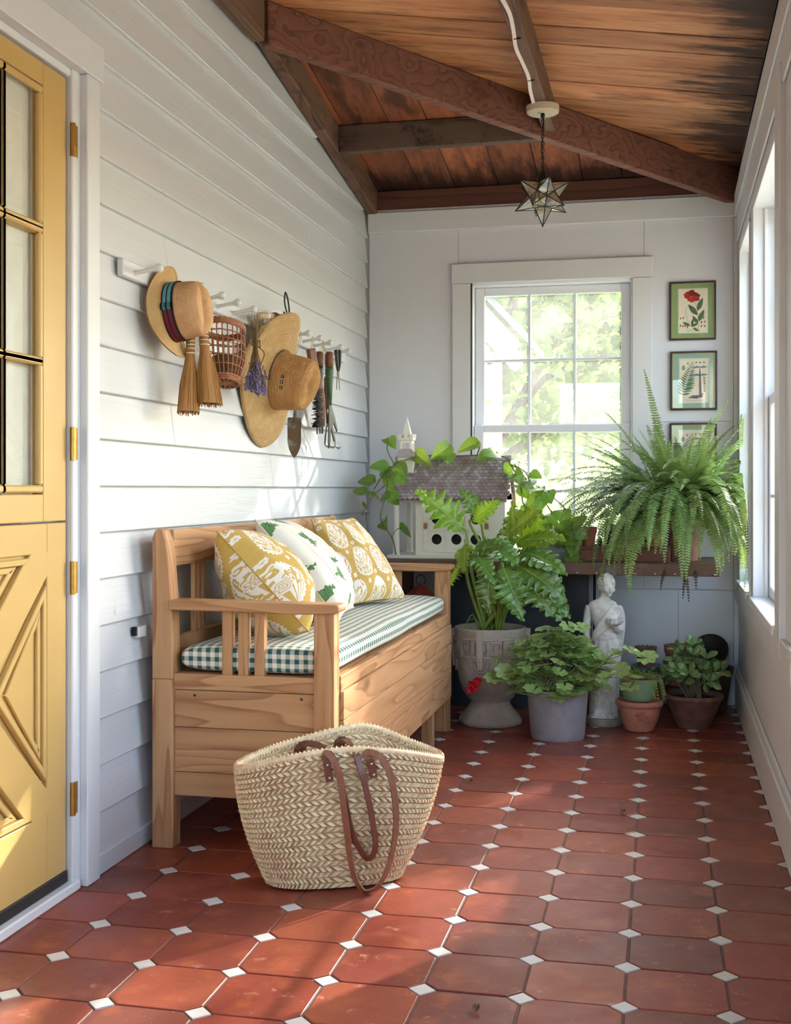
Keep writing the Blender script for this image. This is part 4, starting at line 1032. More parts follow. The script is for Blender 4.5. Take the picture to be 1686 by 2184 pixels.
# black cord loop over the sun hat
lp = thing('cord_loop', 'black looped cord hanging on the peg above the sun hat', 'cord', (-1.40, 4.34, 1.62))
pL = spline([(-1.385, 4.40, 1.63), (-1.383, 4.34, 1.665), (-1.384, 4.300, 1.715), (-1.386, 4.315, 1.755), (-1.388, 4.350, 1.735), (-1.386, 4.362, 1.69), (-1.384, 4.33, 1.66), (-1.384, 4.31, 1.64), (-1.386, 4.30, 1.68), (-1.388, 4.305, 1.66), (-1.392, 4.33, 1.60)], 60)
MB().tube(pL, .0032, 6).build('cord', M_blk, lp, smooth=True)

# ---- whisk brooms
M_broom = wood('broom_straw', S(164, 116, 60), S(112, 72, 34), axis=2, rings=3, rough=.7, knots=0, streak=60, bump=.5)
def broom(label, top, bot, wt, wb, seed):
    random.seed(seed); top, bot = Vector(top), Vector(bot); d = (bot-top).normalized(); L = (bot-top).length
    sd = Vector((.35, 1, 0)).normalized(); dp = d.cross(sd).normalized()
    t = thing('whisk_broom', label, 'broom', top, 'whisk brooms under the fedora'); m = MB()
    for i in range(230):
        a = rnd(-1, 1); b = rnd(-1, 1)
        if a*a+b*b > 1: continue
        p0 = top+sd*a*wt+dp*b*wt*.7; k1 = top+d*L*.28+sd*a*wt*1.25+dp*b*wt*.8; e = top+d*(L*rnd(.92, 1.02))+sd*a*wb+dp*b*wb*.45
        m.tube([p0, k1, k1.lerp(e, .5)+sd*a*wb*.12+Vector((rnd(-.002, .002), rnd(-.002, .002), 0)), e], [.0016, .0017, .0015, .0010], 4, cap=False)
    stuff(m.build('bristles', M_broom, t))
    m = MB(); m.grid(lambda u, v: top+d*(L*(.0+.97*v))+(sd*math.cos(2*PI*u)*lerp(wt, wb*.96, max(0, v-.2)/.8 if v > .2 else 0)+dp*math.sin(2*PI*u)*lerp(wt*.8, wb*.42, max(0, v-.2)/.8 if v > .2 else 0)), 20, 12, cu=True)
    m.build('core', M_broom, t, smooth=True)
    for k in (.05, .10, .15, .21):
        c = top+d*L*k; MB().tube([c+(sd*math.cos(2*PI*i/16)*(wt*1.12)+dp*math.sin(2*PI*i/16)*wt*.92) for i in range(16)], .0022, 5, closed=True).build('binding', M_twine, t, smooth=True)
    MB().tube(spline([top+d*.01, top-d*.03+Vector((.0, .01, 0)), (top.x-.01, top.y+.0, 1.63)], 10), .0015, 5).build('hanging_loop', M_twine, t)
broom('darker whisk broom hanging left of the other broom under the fedora', (-1.375, 3.365, 1.470), (-1.368, 3.330, 1.240), .0135, .046, 1)
broom('whisk broom hanging right of the other broom under the fedora', (-1.345, 3.385, 1.498), (-1.325, 3.395, 1.268), .014, .052, 2)

# ---- open wicker basket
M_wick = plain('brown_wicker', S(146, 88, 50), .55, var=.25, scale=50, bump=.3)
bk = thing('wicker_basket', 'open weave brown wicker basket hung on its side', 'basket', (-1.36, 3.70, 1.45))
cB = Vector((-1.385, 3.655, 1.540)); aB = Vector((.10, -.16, -1)).normalized(); xB = Vector((0, 1, -.12)); xB = (xB-aB*xB.dot(aB)).normalized(); yB = aB.cross(xB)
def bpt(a, h):   # h 0 rim .. 1 base
    r = (.098*(1-.34*max(0, h-.55)/.45) if h > .55 else .100-.004*h)
    return cB+aB*(h*.185)+(xB*math.cos(a)+yB*.66*math.sin(a))*r
for i in range(26):
    a = 2*PI*i/26; MB().tube([bpt(a, k/8) for k in range(9)], .0021, 5).build('stake', M_wick, bk, smooth=True)
for k in (.2, .34, .48, .62, .76):
    MB().tube([bpt(2*PI*i/40, k+.006*math.sin(i*2.1)) for i in range(40)], .0024, 5, closed=True).build('weaver', M_wick, bk, smooth=True)
for k, r in ((0, .0042), (.025, .0042), (.05, .0042), (.08, .0036), (.93, .004), (.965, .0042), (1.0, .0045)):
    MB().tube([bpt(2*PI*i/60, k+.012*math.sin(i*PI*.9)) for i in range(60)], r, 6, closed=True).build('border', M_wick, bk, smooth=True)
m = MB()
for i in range(7): m.tube([bpt(PI*i/7, 1.0).lerp(bpt(PI*i/7+PI, 1.0), j/6) for j in range(7)], .003, 5)
m.build('base_weave', M_wick, bk)
tw = thing('twine_ball', 'roll of brown twine lying inside the wicker basket', 'twine', cB+aB*.14)
M_tw = plain('jute_twine', S(112, 76, 46), .9, var=.3, scale=80)
m = MB(); cT = cB+aB*.14+xB*.01
m.lathe([(0, -.042), (.040, -.042), (.045, -.036), (.046, 0), (.045, .036), (.040, .042), (0, .042)], 20, cT, frame(xB, yB, aB)); m.build('core', M_tw, tw, smooth=True)
MB().tube([cT+(xB*math.cos(i*.55)+yB*math.sin(i*.55))*.0475+aB*(-.036+.072*(i/150)+.006*math.sin(i*.9)) for i in range(150)], .0022, 5).build('strand', M_tw, tw, smooth=True)

# ---- lavender bunch
random.seed(9)
lv = thing('lavender_bunch', 'bunch of dried lavender tied with twine hanging upside down', 'dried flowers', (-1.365, 3.925, 1.52))
M_lstem = plain('dry_stem', S(128, 104, 66), .8, var=.3); M_lav = plain('lavender_bud', S(112, 104, 138), .8, var=.4, scale=120)
tie = Vector((-1.368, 3.925, 1.515)); st = MB(); bd = MB()
for i in range(64):
    a = Vector((rnd(-1, 1), rnd(-1, 1), 0)); e0 = tie+Vector((a.x*.02, a.y*.045, rnd(.05, .105))); e1 = tie+Vector((a.x*.028, a.y*.062+.01, -rnd(.10, .175)))
    pth = spline([e0, tie+a*.008, tie+a*.014-Vector((0, 0, .05)), e1], 8); st.tube(pth, .0009, 4, cap=False)
    d = (e1-pth[5]).normalized()
    for k in range(11):
        p = e1-d*(.0045*k)+Vector((rnd(-1, 1), rnd(-1, 1), rnd(-.5, .5)))*.0042; bd.sphere(p, rnd(.0022, .0036), 5, 3, (1, 1, 1.4))
for i in range(7):
    e0 = tie+Vector((rnd(-.02, .02), rnd(.06, .16), rnd(.06, .13))); st.tube(spline([e0, tie+Vector((0, .02, .02)), tie], 6), .0008, 4, cap=False)
stuff(st.build('stems', M_lstem, lv)); stuff(bd.build('flower_buds', M_lav, lv, smooth=True))
MB().tube([tie+Vector((.016*math.cos(i*.5), .018*math.sin(i*.5), -.012+.0022*(i % 13))) for i in range(40)], .0015, 5).build('binding', M_tw, lv)
MB().tube([tie+Vector((.012, 0, .0)), tie+Vector((.004, 0, .06)), pegtip(3.918, .05)], .0012, 5).build('hanging_string', M_peg, lv)
MB().tube(spline([tie, tie+Vector((.025, .02, -.03)), tie+Vector((.02, -.01, -.08)), tie+Vector((.024, .015, -.12)), tie+Vector((.02, .0, -.15))], 24), .0018, 5).build('loose_twine', M_tw, lv)

# ---- garden tools
M_hand = wood('tool_handle_wood', S(130, 84, 56), S(80, 48, 34), axis=2, rough=.45, knots=0, streak=40)
M_grn = plain('green_tool_paint', S(62, 92, 56), .5, var=.35, scale=40); M_dgrn = plain('dark_green_tool_paint', S(38, 50, 46), .45, var=.3, scale=40)
M_steel = metal('worn_steel', S(132, 128, 120), .5, .4, 40, .6, rust=(S(98, 78, 54), 26, .40)); M_shine = metal('bright_steel', S(176, 172, 164), .3, .4, 50)
M_brist = plain('black_bristle', S(38, 30, 27), .9)
def flatp(pts, x0, x1, y0, z0, mat, name, par, s=1.0, bev=.002):
    """flat outline in the wall's YZ plane, extruded in X"""
    n = len(pts); V = [(x0, y0+p[0]*s, z0+p[1]*s) for p in pts]+[(x1, y0+p[0]*s, z0+p[1]*s) for p in pts]
    return MB().add(V, [tuple(range(n)), tuple(range(2*n-1, n-1, -1))]+[(i, n+i, n+(i+1) % n, (i+1) % n) for i in range(n)]).build(name, mat, par, bevel=bev)
def hang(par, y, top, peg, mat=M_twine, spread=.012):
    p = pegtip(peg, .045); m = MB()
    m.tube([(top[0], top[1]-.003, top[2]), (p.x, p.y-spread, p.z-.02), (p.x, p.y, p.z+.006), (p.x, p.y+spread, p.z-.02), (top[0], top[1]+.003, top[2])], .0014, 5); m.build('hanging_string', mat, par)
# trowel behind the sun hat
tv = thing('garden_trowel', 'worn steel trowel hanging below the sun hat', 'trowel', (-1.41, 4.50, 1.3))
bo = [(-.024, .0), (.024, .0), (.0265, -.006), (.0265, -.095), (.021, -.122), (.011, -.145), (0, -.158), (-.011, -.145), (-.021, -.122), (-.0265, -.095), (-.0265, -.006)]
bw = Vector((.95, .31, 0)); bn = Vector((.31, -.95, 0)); nb = len(bo); c0_ = Vector((-1.408, 4.495, 1.298))
MB().add([c0_+bw*p[0]+Vector((0, 0, p[1]))+bn*(.0015+60*p[0]**2*.08) for p in bo]+[c0_+bw*p[0]+Vector((0, 0, p[1]))-bn*(.0015-60*p[0]**2*.08) for p in bo], [tuple(range(nb)), tuple(range(2*nb-1, nb-1, -1))]+[(i, nb+i, nb+(i+1) % nb, (i+1) % nb) for i in range(nb)]).build('blade', M_steel, tv)
MB().tube([(-1.408, 4.495, 1.28), (-1.402, 4.495, 1.34), (-1.408, 4.495, 1.38)], [.007, .006, .006], 8).build('shank', M_steel, tv, smooth=True)
MB().tube([(-1.408, 4.495, 1.37), (-1.408, 4.495, 1.42), (-1.408, 4.495, 1.5), (-1.408, 4.495, 1.52)], [.01, .014, .013, .008], 10).build('grip', M_hand, tv, smooth=True)
hang(tv, 4.495, (-1.408, 4.495, 1.52), 4.566)
# tool with a pale handle lying over the pegs behind the lavender
pl = thing('dibber', 'pale wooden handled tool resting on the pegs behind the sun hat', 'garden tool', (-1.40, 4.12, 1.63))
MB().tube([(-1.378, 3.99, 1.622), (-1.378, 4.06, 1.634), (-1.378, 4.14, 1.640)], [.012, .013, .012], 10).build('grip', wood('pale_handle_wood', S(206, 184, 150), S(170, 140, 104), axis=1, knots=0), pl, smooth=True)
MB().tube([(-1.378, 4.14, 1.640), (-1.378, 4.175, 1.646)], .015, 10).build('ferrule', M_hand, pl, smooth=True)
MB().tube([(-1.378, 4.175, 1.646), (-1.378, 4.30, 1.66)], [.011, .008], 10).build('shank', M_steel, pl, smooth=True)
# brush
br = thing('scrub_brush', 'curved wooden brush with black bristles on the peg rail', 'brush', (-1.40, 4.70, 1.4))
bpth = spline([(-1.392, 4.665, 1.585), (-1.385, 4.68, 1.52), (-1.376, 4.705, 1.455), (-1.372, 4.735, 1.39), (-1.376, 4.755, 1.31), (-1.38, 4.765, 1.275)], 20)
MB().ribbon(bpth, [(1, -.5, .2)]*21, .040, .022).build('back', M_hand, br, bevel=.006, seg=2)
m = MB(); random.seed(4)
for i in range(190):
    k = rnd(.48, .98)*20; j = int(k); p = bpth[j].lerp(bpth[min(20, j+1)], k-j); q = p+Vector((.0, -.004, 0))+Vector((rnd(-.012, .012), rnd(-.006, .006), 0))
    m.tube([q, q+Vector((rnd(-.006, .006), -.075+rnd(-.008, .008), -.01))], [.0028, .0018], 4, cap=True)
stuff(m.build('bristles', M_brist, br)); hang(br, 4.66, (-1.392, 4.665, 1.58), 4.729)
# dark hand fork
fk = thing('hand_fork', 'dark green hand fork with wooden grip, beside the brush', 'garden fork', (-1.40, 4.80, 1.4))
MB().tube([(-1.395, 4.80, 1.588), (-1.395, 4.80, 1.58), (-1.395, 4.80, 1.545), (-1.395, 4.80, 1.525)], [.010, .0165, .0175, .015], 12).build('grip', M_hand, fk, smooth=True)
MB().tube([(-1.395, 4.80, 1.528), (-1.395, 4.80, 1.515), (-1.395, 4.803, 1.44), (-1.395, 4.806, 1.38)], [.016, .017, .0125, .011], 12).build('socket', M_dgrn, fk, smooth=True)
flatp([(-.012, .02), (.014, .02), (.02, 0), (.05, -.012), (.055, -.06), (.045, -.135), (.033, -.135), (.034, -.06), (.022, -.05), (.012, -.135), (-.002, -.135), (-.002, -.05), (-.016, -.05), (-.03, -.140), (-.043, -.140), (-.036, -.05), (-.03, -.01)], -1.399, -1.393, 4.808, 1.385, M_dgrn, 'tines', fk)
hang(fk, 4.80, (-1.395, 4.80, 1.585), 4.883, spread=.03)
# green fork
gf = thing('hand_fork', 'green hand fork with a wooden grip in the middle of the tools', 'garden fork', (-1.385, 4.88, 1.4))
MB().tube([(-1.372, 4.868, 1.594), (-1.372, 4.868, 1.586), (-1.372, 4.868, 1.55), (-1.372, 4.868, 1.528)], [.011, .0175, .0185, .016], 12).build('grip', M_hand, gf, smooth=True)
MB().tube([(-1.372, 4.868, 1.531), (-1.372, 4.868, 1.515), (-1.372, 4.870, 1.44), (-1.372, 4.872, 1.37)], [.0165, .018, .0135, .009], 12).build('socket', M_grn, gf, smooth=True)
flatp([(-.012, .02), (.012, .02), (.03, -.005), (.075, -.045), (.125, -.10), (.118, -.112), (.06, -.075), (.045, -.085), (.085, -.145), (.075, -.155), (.02, -.10), (.005, -.185), (-.012, -.185), (-.012, -.06)], -1.376, -1.370, 4.872, 1.375, M_dgrn, 'tines', gf)
hang(gf, 4.868, (-1.372, 4.868, 1.585), 4.883 if False else 5.053-.17, spread=.006)
# three-claw cultivator
cu = thing('hand_cultivator', 'three clawed hand cultivator with bright steel tines', 'cultivator', (-1.40, 4.95, 1.3))
MB().tube([(-1.405, 4.945, 1.50), (-1.405, 4.945, 1.49), (-1.405, 4.945, 1.42), (-1.405, 4.945, 1.36)], [.008, .012, .0125, .009], 10).build('grip', M_hand, cu, smooth=True)
MB().tube([(-1.405, 4.945, 1.37), (-1.402, 4.945, 1.29)], .005, 8).build('shank', M_steel, cu, smooth=True)
for q in (-.075, 0, .09):
    MB().tube(spline([(-1.402, 4.945, 1.295), (-1.395, 4.945+q*.45, 1.285), (-1.392, 4.945+q*.85, 1.24), (-1.390, 4.945+q, 1.205), (-1.375, 4.945+q, 1.196), (-1.366, 4.945+q, 1.206)], 14), [.0042]*12+[.0036, .0022, .001], 7).build('claw', M_shine, cu, smooth=True)
hang(cu, 4.945, (-1.405, 4.945, 1.50), 4.883)
# snips
sn = thing('garden_snips', 'small garden snips with dark green grips on the last peg', 'snips', (-1.40, 5.09, 1.5))
for sgn in (-1, 1):
    MB().tube(spline([(-1.395+.004*sgn, 5.085+.018*sgn, 1.632), (-1.394, 5.088+.026*sgn, 1.595), (-1.394, 5.09+.018*sgn, 1.56), (-1.394, 5.09+.004*sgn, 1.535)], 10), [.007, .008, .0085, .008, .008, .008, .0075, .007, .0065, .006, .005], 8).build('grip', M_dgrn, sn, smooth=True)
    flatp([(-.006, 0), (.006, 0), (.008*sgn+.004, -.04), (.018*sgn+.002, -.09), (.018*sgn, -.092), (.006*sgn-.004, -.04)], -1.396+.002*sgn, -1.393+.002*sgn, 5.09, 1.545, M_shine, 'blade', sn, 1, 0)
# little white junction cover on the clapboards
jc = thing('junction_cover', 'small white square cover plate on the clapboards', 'cover plate', (XL, 3.19, .60))
yj = 3.19
MB().box(XL-.006, XL+.013, yj-.026, yj+.026, .600, .631).build('plate', M_peg, jc, bevel=.002); MB().box(XL-.006, XL+.006, yj-.036, yj-.026, .606, .631).build('side_gap', M_dark, jc)

# ================================================================== back corner: table, birdhouse, pots, statue
M_tab = wood('weathered_table_wood', S(112, 82, 68), S(70, 50, 42), axis=0, rings=5, rough=.6, knots=.4, streak=18, bump=.5, wear=(S(132, 140, 146), .55))
M_leg = wood('table_leg_wood', S(96, 66, 52), S(58, 40, 34), axis=2, rough=.7, knots=.3)
tb = thing('potting_table', 'weathered brown potting table along the back wall', 'table', (-.5, 5.6, 0))
for k, (y0, y1) in enumerate(((5.335, 5.47), (5.473, 5.61), (5.613, 5.75), (5.753, 5.872))): MB().box(-1.27, .225, y0, y1, .680, .700).build('top_plank', M_tab, tb, bevel=.002)
MB().box(-1.27, .228, 5.315, 5.335, .646, .700).build('front_rail', M_tab, tb, bevel=.003)
for x in (-1.24, -.80): MB().box(x-.025, x+.025, 5.36, 5.41, 0, .68).build('leg', M_leg, tb, bevel=.003); MB().box(x-.025, x+.025, 5.80, 5.85, 0, .68).build('leg', M_leg, tb, bevel=.003)
MB().box(.10, .15, 5.83, 5.872, 0.635, .68).build('wall_bracket', M_leg, tb)
M_screw = metal('steel_screw', S(190, 186, 178), .35)
for i in range(9):
    x = -.46+i*.083; MB().lathe([(0, .0035), (.003, .003), (.0048, .002), (.0055, 0)], 10, (x, 5.315, .654), frame((1, 0, 0), (0, 0, 1), (0, -1, 0))).build('screw_eye', M_screw, tb, smooth=True)
# slate board
sb = thing('slate_board', 'dark slate board leaning under the potting table', 'board', (-.66, 5.62, 0))
t_ = NT('slate'); v_ = t_.obj(); c_ = t_.ramp(t_.noise(v_, 5, 6, .7), [(.3, S(38, 39, 46)), (.7, S(54, 56, 64))]); c_ = t_.mix(t_.ramp(t_.noise(v_, 30, 6, .8), [(.68, 0.0), (.76, .4)]), c_, S(140, 142, 150)); M_slate = t_.bsdf(c_, .55, 0, .4)
MB().box(-.99, -.345, 5.60, 5.618, 0, .632).build('slate', M_slate, sb, bevel=.002)
MB().box(-.345, -.330, 5.595, 5.622, 0, .635).build('edge_strip', plain('grey_board_edge', S(112, 108, 110), .7), sb, bevel=.002)
MB().box(-.325, -.312, 5.61, 5.625, 0, .640).build('dark_batten', M_dark, sb)
# red lantern behind the bench arm
ln = thing('candle_lantern', 'dark red metal lantern with pyramid roof behind the bench arm', 'lantern', (-1.06, 5.26, 0))
M_red = metal('dark_red_enamel', S(112, 22, 24), .45, .3, 30, .15)
lx, ly = -1.06, 5.26
MB().lathe([(.118, .505), (.118, .512), (.03, .585), (.012, .592), (.012, .604), (0, .606)], 4, (lx, ly, 0), Matrix.Rotation(PI/4+.5, 3, 'Z')).build('roof', M_red, ln)
MB().tube([(lx+.022*math.cos(2*PI*i/20), ly, .617+.022*math.sin(2*PI*i/20)) for i in range(20)], .003, 6, closed=True).build('ring', M_blk, ln, smooth=True)
Rz = Matrix.Rotation(.5, 3, 'Z')
for a, b in ((-1, -1), (1, -1), (1, 1), (-1, 1)):
    p = Rz @ Vector((a*.07, b*.07, 0)); MB().box(lx+p.x-.006, lx+p.x+.006, ly+p.y-.006, ly+p.y+.006, .02, .508).build('post', M_red, ln)
MB().lathe([(0, 0), (.112, 0), (.112, .03), (.1, .034), (0, .034)], 4, (lx, ly, 0), Matrix.Rotation(PI/4+.5, 3, 'Z')).build('base', M_red, ln)
for a in range(4):
    R2 = Matrix.Rotation(.5+a*PI/2, 3, 'Z'); ax_ = R2 @ Vector((1, 0, 0)); ay_ = R2 @ Vector((0, 1, 0))
    MB().obox(Vector((lx, ly, .27))+ay_*.07, ax_, ay_, (0, 0, 1), .062, .001, .236).build('pane', M_glass, ln)
MB().tube([(lx, ly, .034), (lx, ly, .16)], .03, 14).build('candle', plain('candle_wax', S(226, 214, 190), .5), ln, smooth=True)

# ---- birdhouse
M_bh = paint('birdhouse_paint', S(232, 228, 214), .5, grain=.2, chips=(S(128, 88, 60), .5)); M_bhw = plain('bare_birdhouse_wood', S(168, 116, 84), .7)
def shing():
    t = NT('cedar_shingle'); r = t.rand(); v = t.obj(); c = t.ramp(r, [(0, S(122, 104, 100)), (.3, S(176, 166, 172)), (.6, S(136, 120, 118)), (1, S(206, 196, 206))])  # pale lilac tones put the roof's sky sheen into the shingle colours
    c = t.mix(t.noise(v, 60, 4), c, S(146, 128, 122)); return t.bsdf(c, .42, 0, .5, t.bump(t.noise(t.obj(scale=(200, 20, 20)), 1, 4), .5, .001))
M_sh = shing()
bh = thing('birdhouse', 'white church-shaped birdhouse with shingled roof and steeple', 'birdhouse', (-.95, 5.6, .70))
BF, BB = 5.475, 5.735           # front and back wall
MB().box(-1.255, -.68, 5.43, 5.78, .7005, .716).build('base', M_bh, bh, bevel=.002)
bx0, bx1, bz0, bz1 = -1.128, -.713, .716, 1.0
ww = MB(); ww.box(bx0, bx1, BF+.012, BB, bz0, bz1).build('body', M_bh, bh)
gp = [(BF, bz1-.03), (BB, bz1-.03), ((BF+BB)/2, 1.145)]
for x in (bx0, bx1-.012): MB().add([(x, *g) for g in gp]+[(x+.012, *g) for g in gp], [(0, 1, 2), (5, 4, 3), (0, 3, 4, 1), (1, 4, 5, 2), (2, 5, 3, 0)]).build('gable', M_bh, bh)
# front wall with six real holes; dark discs behind paint their inner shade
HX, HZ, HR = (-1.030, -.938, -.848), (.788, .882), .0245
def holed(x0, x1, z0, z1, cx_, cz_, r, y0, y1, nm):
    m = MB(); n = 24; per = []
    for i in range(n):
        a = 2*PI*i/n; dx, dz = math.cos(a), math.sin(a)
        k = min((x1-cx_)/dx if dx > 1e-6 else (x0-cx_)/dx if dx < -1e-6 else 9, (z1-cz_)/dz if dz > 1e-6 else (z0-cz_)/dz if dz < -1e-6 else 9)
        per.append((cx_+dx*k, cz_+dz*k))
    # snap the nearest samples to the corners
    for c in ((x0, z0), (x1, z0), (x1, z1), (x0, z1)):
        i = min(range(n), key=lambda i: (per[i][0]-c[0])**2+(per[i][1]-c[1])**2); per[i] = c
    V = []; 
    for y in (y0, y1):
        V += [(p[0], y, p[1]) for p in per]+[(cx_+r*math.cos(2*PI*i/n), y, cz_+r*math.sin(2*PI*i/n)) for i in range(n)]
    F = []
    for i in range(n):
        j = (i+1) % n; F += [(i, j, n+j, n+i), (2*n+i, 3*n+i, 3*n+j, 2*n+j), (n+i, n+j, 3*n+j, 3*n+i), (i, 2*n+i, 2*n+j, j)]
    return m.add(V, F).build(nm, M_bh, bh)
xe = (-1.075, (-1.030-.938)/2, (-.938-.848)/2, -.803); ze = (.735, .835, .935)
for i in range(3):
    for j in range(2):
        holed(xe[i], xe[i+1], ze[j], ze[j+1], HX[i], HZ[j], HR, BF, BF+.010, 'nest_panel')
        MB().lathe([(0, 0), (HR+.004, 0)], 16, (HX[i], BF+.0112, HZ[j]), frame((1, 0, 0), (0, 0, 1), (0, -1, 0))).build('hole_shade_disc', M_dark, bh)
fr = MB(); fr.box(bx0, xe[0], BF, BF+.012, bz0, bz1).box(xe[3], bx1, BF, BF+.012, bz0, bz1).box(xe[0], xe[3], BF, BF+.012, ze[2], bz1).box(xe[0], xe[3], BF, BF+.012, bz0, ze[0]); fr.build('front_wall', M_bh, bh)
for x in xe[1:3]: MB().box(x-.005, x+.005, BF-.006, BF, ze[0], ze[2]).build('muntin_strip', M_bh, bh, bevel=.001)
for z in (ze[0], ze[1]): MB().box(xe[0], xe[3], BF-.007, BF, z-.007, z+.007).build('rail_strip', M_bh, bh, bevel=.001)
for x in (xe[0]-.006, xe[3]+.006):
    for k in range(6):
        z = .735+k*.034; MB().box(x-.009, x+.009, BF-.009, BF, z, z+.026).build('quoin', M_bhw if k == 3 else M_bh, bh, bevel=.001)
for (x, y) in ((-1.215, 5.455), (-1.215, 5.755), (-1.155, 5.70)):
    MB().lathe([(.0001, .716), (.019, .716), (.019, .722), (.015, .728), (.0145, .80), (.0125, .955), (.015, .962), (.018, .968), (.018, .975), (.0001, .975)], 16, (x, y, 0)).build('column', M_bh, bh, auto=40)
MB().box(-1.245, bx0, BF-.02, BB+.02, .972, .99).build('porch_ceiling', M_bh, bh)
# roof planes and scalloped shingles
RZ, RY = 1.163, (BF+BB)/2
eF = Vector((0, BF-.045, .968)); rg = Vector((0, RY, RZ)); sv = (rg-eF); SL = sv.length; sv.normalize(); nv_ = Vector((0, -sv.z, sv.y))
if nv_.z < 0: nv_ = -nv_
RX0, RX1 = -1.252, -.700
for sgn in (1, -1):
    a = Vector((RX0, RY-sgn*(RY-eF.y), eF.z)); MB().hexa([(RX0, a.y, a.z-.008), (RX1, a.y, a.z-.008), (RX1, RY, RZ-.008), (RX0, RY, RZ-.008), (RX0, a.y, a.z), (RX1, a.y, a.z), (RX1, RY, RZ), (RX0, RY, RZ)]).build('roof_backing', M_sh, bh)
NRW, NCL = 13, 23; sw = (RX1-RX0)/NCL; shh = SL/NRW
outl = [(-sw*.48, shh*1.5), (-sw*.48, shh*.2), (-sw*.40, -.0), (-sw*.22, -shh*.22), (0, -shh*.30), (sw*.22, -shh*.22), (sw*.40, 0), (sw*.48, shh*.2), (sw*.48, shh*1.5)]
sm = bpy.data.meshes.new('shingle'); nn_ = len(outl)
sm.from_pydata([(x, y, 0) for x, y in outl]+[(x, y, .0042) for x, y in outl], [], [tuple(range(nn_, 2*nn_)), tuple(range(nn_-1, -1, -1))]+[(i, (i+1) % nn_, nn_+(i+1) % nn_, nn_+i) for i in range(nn_)]); sm.materials.append(M_sh)
random.seed(21)
for r in range(NRW):
    for k in range(NCL):
        x = RX0+sw*(k+.5+(.5 if r % 2 else 0))
        if x > RX1: x = RX0+sw*.06
        c = Vector((x, eF.y, eF.z))+sv*(shh*r)+nv_*.002
        tl = sv*1.0+nv_*(-.17); tl.normalize()
        inst(sm, 'shingle', bh, mat4(c+nv_*.0075+Vector((rnd(-.0006, .0006), 0, 0)), frame((1, 0, 0), tl, Vector((1, 0, 0)).cross(tl))))
bk_ = MB()
for r in range(8):
    z0 = eF.z+(RZ-eF.z)*r/8; y0 = RY+(RY-eF.y)*(1-r/8); bk_.hexa([(RX0, y0+.004, z0-.004), (RX1, y0+.004, z0-.004), (RX1, y0-.022, z0+.026), (RX0, y0-.022, z0+.026), (RX0, y0+.006, z0), (RX1, y0+.006, z0), (RX1, y0-.02, z0+.03), (RX0, y0-.02, z0+.03)])
bk_.build('rear_shingles', M_sh, bh); MB().tube([(RX0, RY, RZ+.006), (RX1, RY, RZ+.006)], .006, 6).build('ridge_cap', M_sh, bh)
# steeple
sx_, sy_ = -1.188, 5.565
def sq(prof, nm, mt, rot=PI/4): return MB().lathe(prof, 4, (sx_, sy_, 0), Matrix.Rotation(rot, 3, 'Z')).build(nm, mt, bh)
sq([(0, 1.075), (.052, 1.075), (.052, 1.176), (0, 1.176)], 'steeple_base', M_bh)
sq([(.066, 1.170), (.066, 1.176), (.048, 1.200), (.036, 1.210), (0, 1.210)], 'steeple_skirt', M_sh)
for a, b in ((-1, -1), (1, -1), (1, 1), (-1, 1)): MB().box(sx_+a*.022-.006, sx_+a*.022+.006, sy_+b*.022-.006, sy_+b*.022+.006, 1.208, 1.246).build('belfry_post', M_bh, bh)
sq([(0, 1.234), (.040, 1.234), (.040, 1.246), (.047, 1.250), (.049, 1.262), (0, 1.262)], 'belfry_floor', M_bh)
for a, b in ((-1, -1), (0, -1), (1, -1), (1, 0), (1, 1), (0, 1), (-1, 1), (-1, 0)): MB().box(sx_+a*.028-.0075, sx_+a*.028+.0075, sy_+b*.028-.0075, sy_+b*.028+.0075, 1.261, 1.278).build('battlement', M_bh, bh)
sq([(.032, 1.262), (.030, 1.272), (.0005, 1.362)], 'spire', M_bh)

# ---- zinc tub, wooden tool box with its contents
M_zinc = metal('galvanised_zinc', S(170, 170, 176), .5, .28, 14, .12); M_tc = plain('terracotta', S(160, 96, 74), .75, var=.18, scale=20); M_tcd = plain('old_terracotta', S(120, 84, 72), .85, var=.3, scale=25); M_soil = plain('potting_soil', S(44, 34, 28), .95, var=.5, scale=70, bump=1.0, dist=.01)
def pot(name, label, c, prof, mat, group=None, n=36, mod=None, rot=None, cat='pot', parent=None, part='body'):
    t = parent or thing(name, label, cat, c, group)
    MB().lathe(prof, n, c, rot, mod).build(part, mat, t, auto=35); return t
bx = thing('wooden_box', 'long dark wooden box on the potting table', 'box', (-.23, 5.47, .70))
M_bxw = wood('dark_box_wood', S(112, 66, 48), S(66, 38, 30), axis=0, rough=.5, knots=.3)
for y0, y1 in ((5.385, 5.397), (5.523, 5.535)): MB().box(-.372, .02, y0, y1, .7005, .768).build('side', M_bxw, bx, bevel=.002)
for x0, x1 in ((-.372, -.36), (.008, .02)): MB().box(x0, x1, 5.397, 5.523, .7005, .768).build('end', M_bxw, bx, bevel=.002)
MB().box(-.36, .008, 5.397, 5.523, .7005, .710).build('bottom', M_bxw, bx)
op = pot('octagonal_pot', 'small octagonal terracotta pot standing in the wooden box', (-.333, 5.455, .711), [(0, 0), (.024, 0), (.030, .10), (.037, .116), (.038, .140), (.033, .140), (.030, .10), (0, .10)], M_tc, n=8, rot=Matrix.Rotation(PI/8, 3, 'Z'))
pt_ = pot('terracotta_pot', 'terracotta pot half hidden behind the fern in the wooden box', (-.05, 5.46, .711), [(0, 0), (.030, 0), (.042, .085), (.048, .088), (.050, .115), (.044, .115), (.038, .085), (0, .08)], M_tc)
pr_ = thing('pruning_shears', 'black handled pruning shears standing in the wooden box', 'shears', (-.275, 5.45, .711))
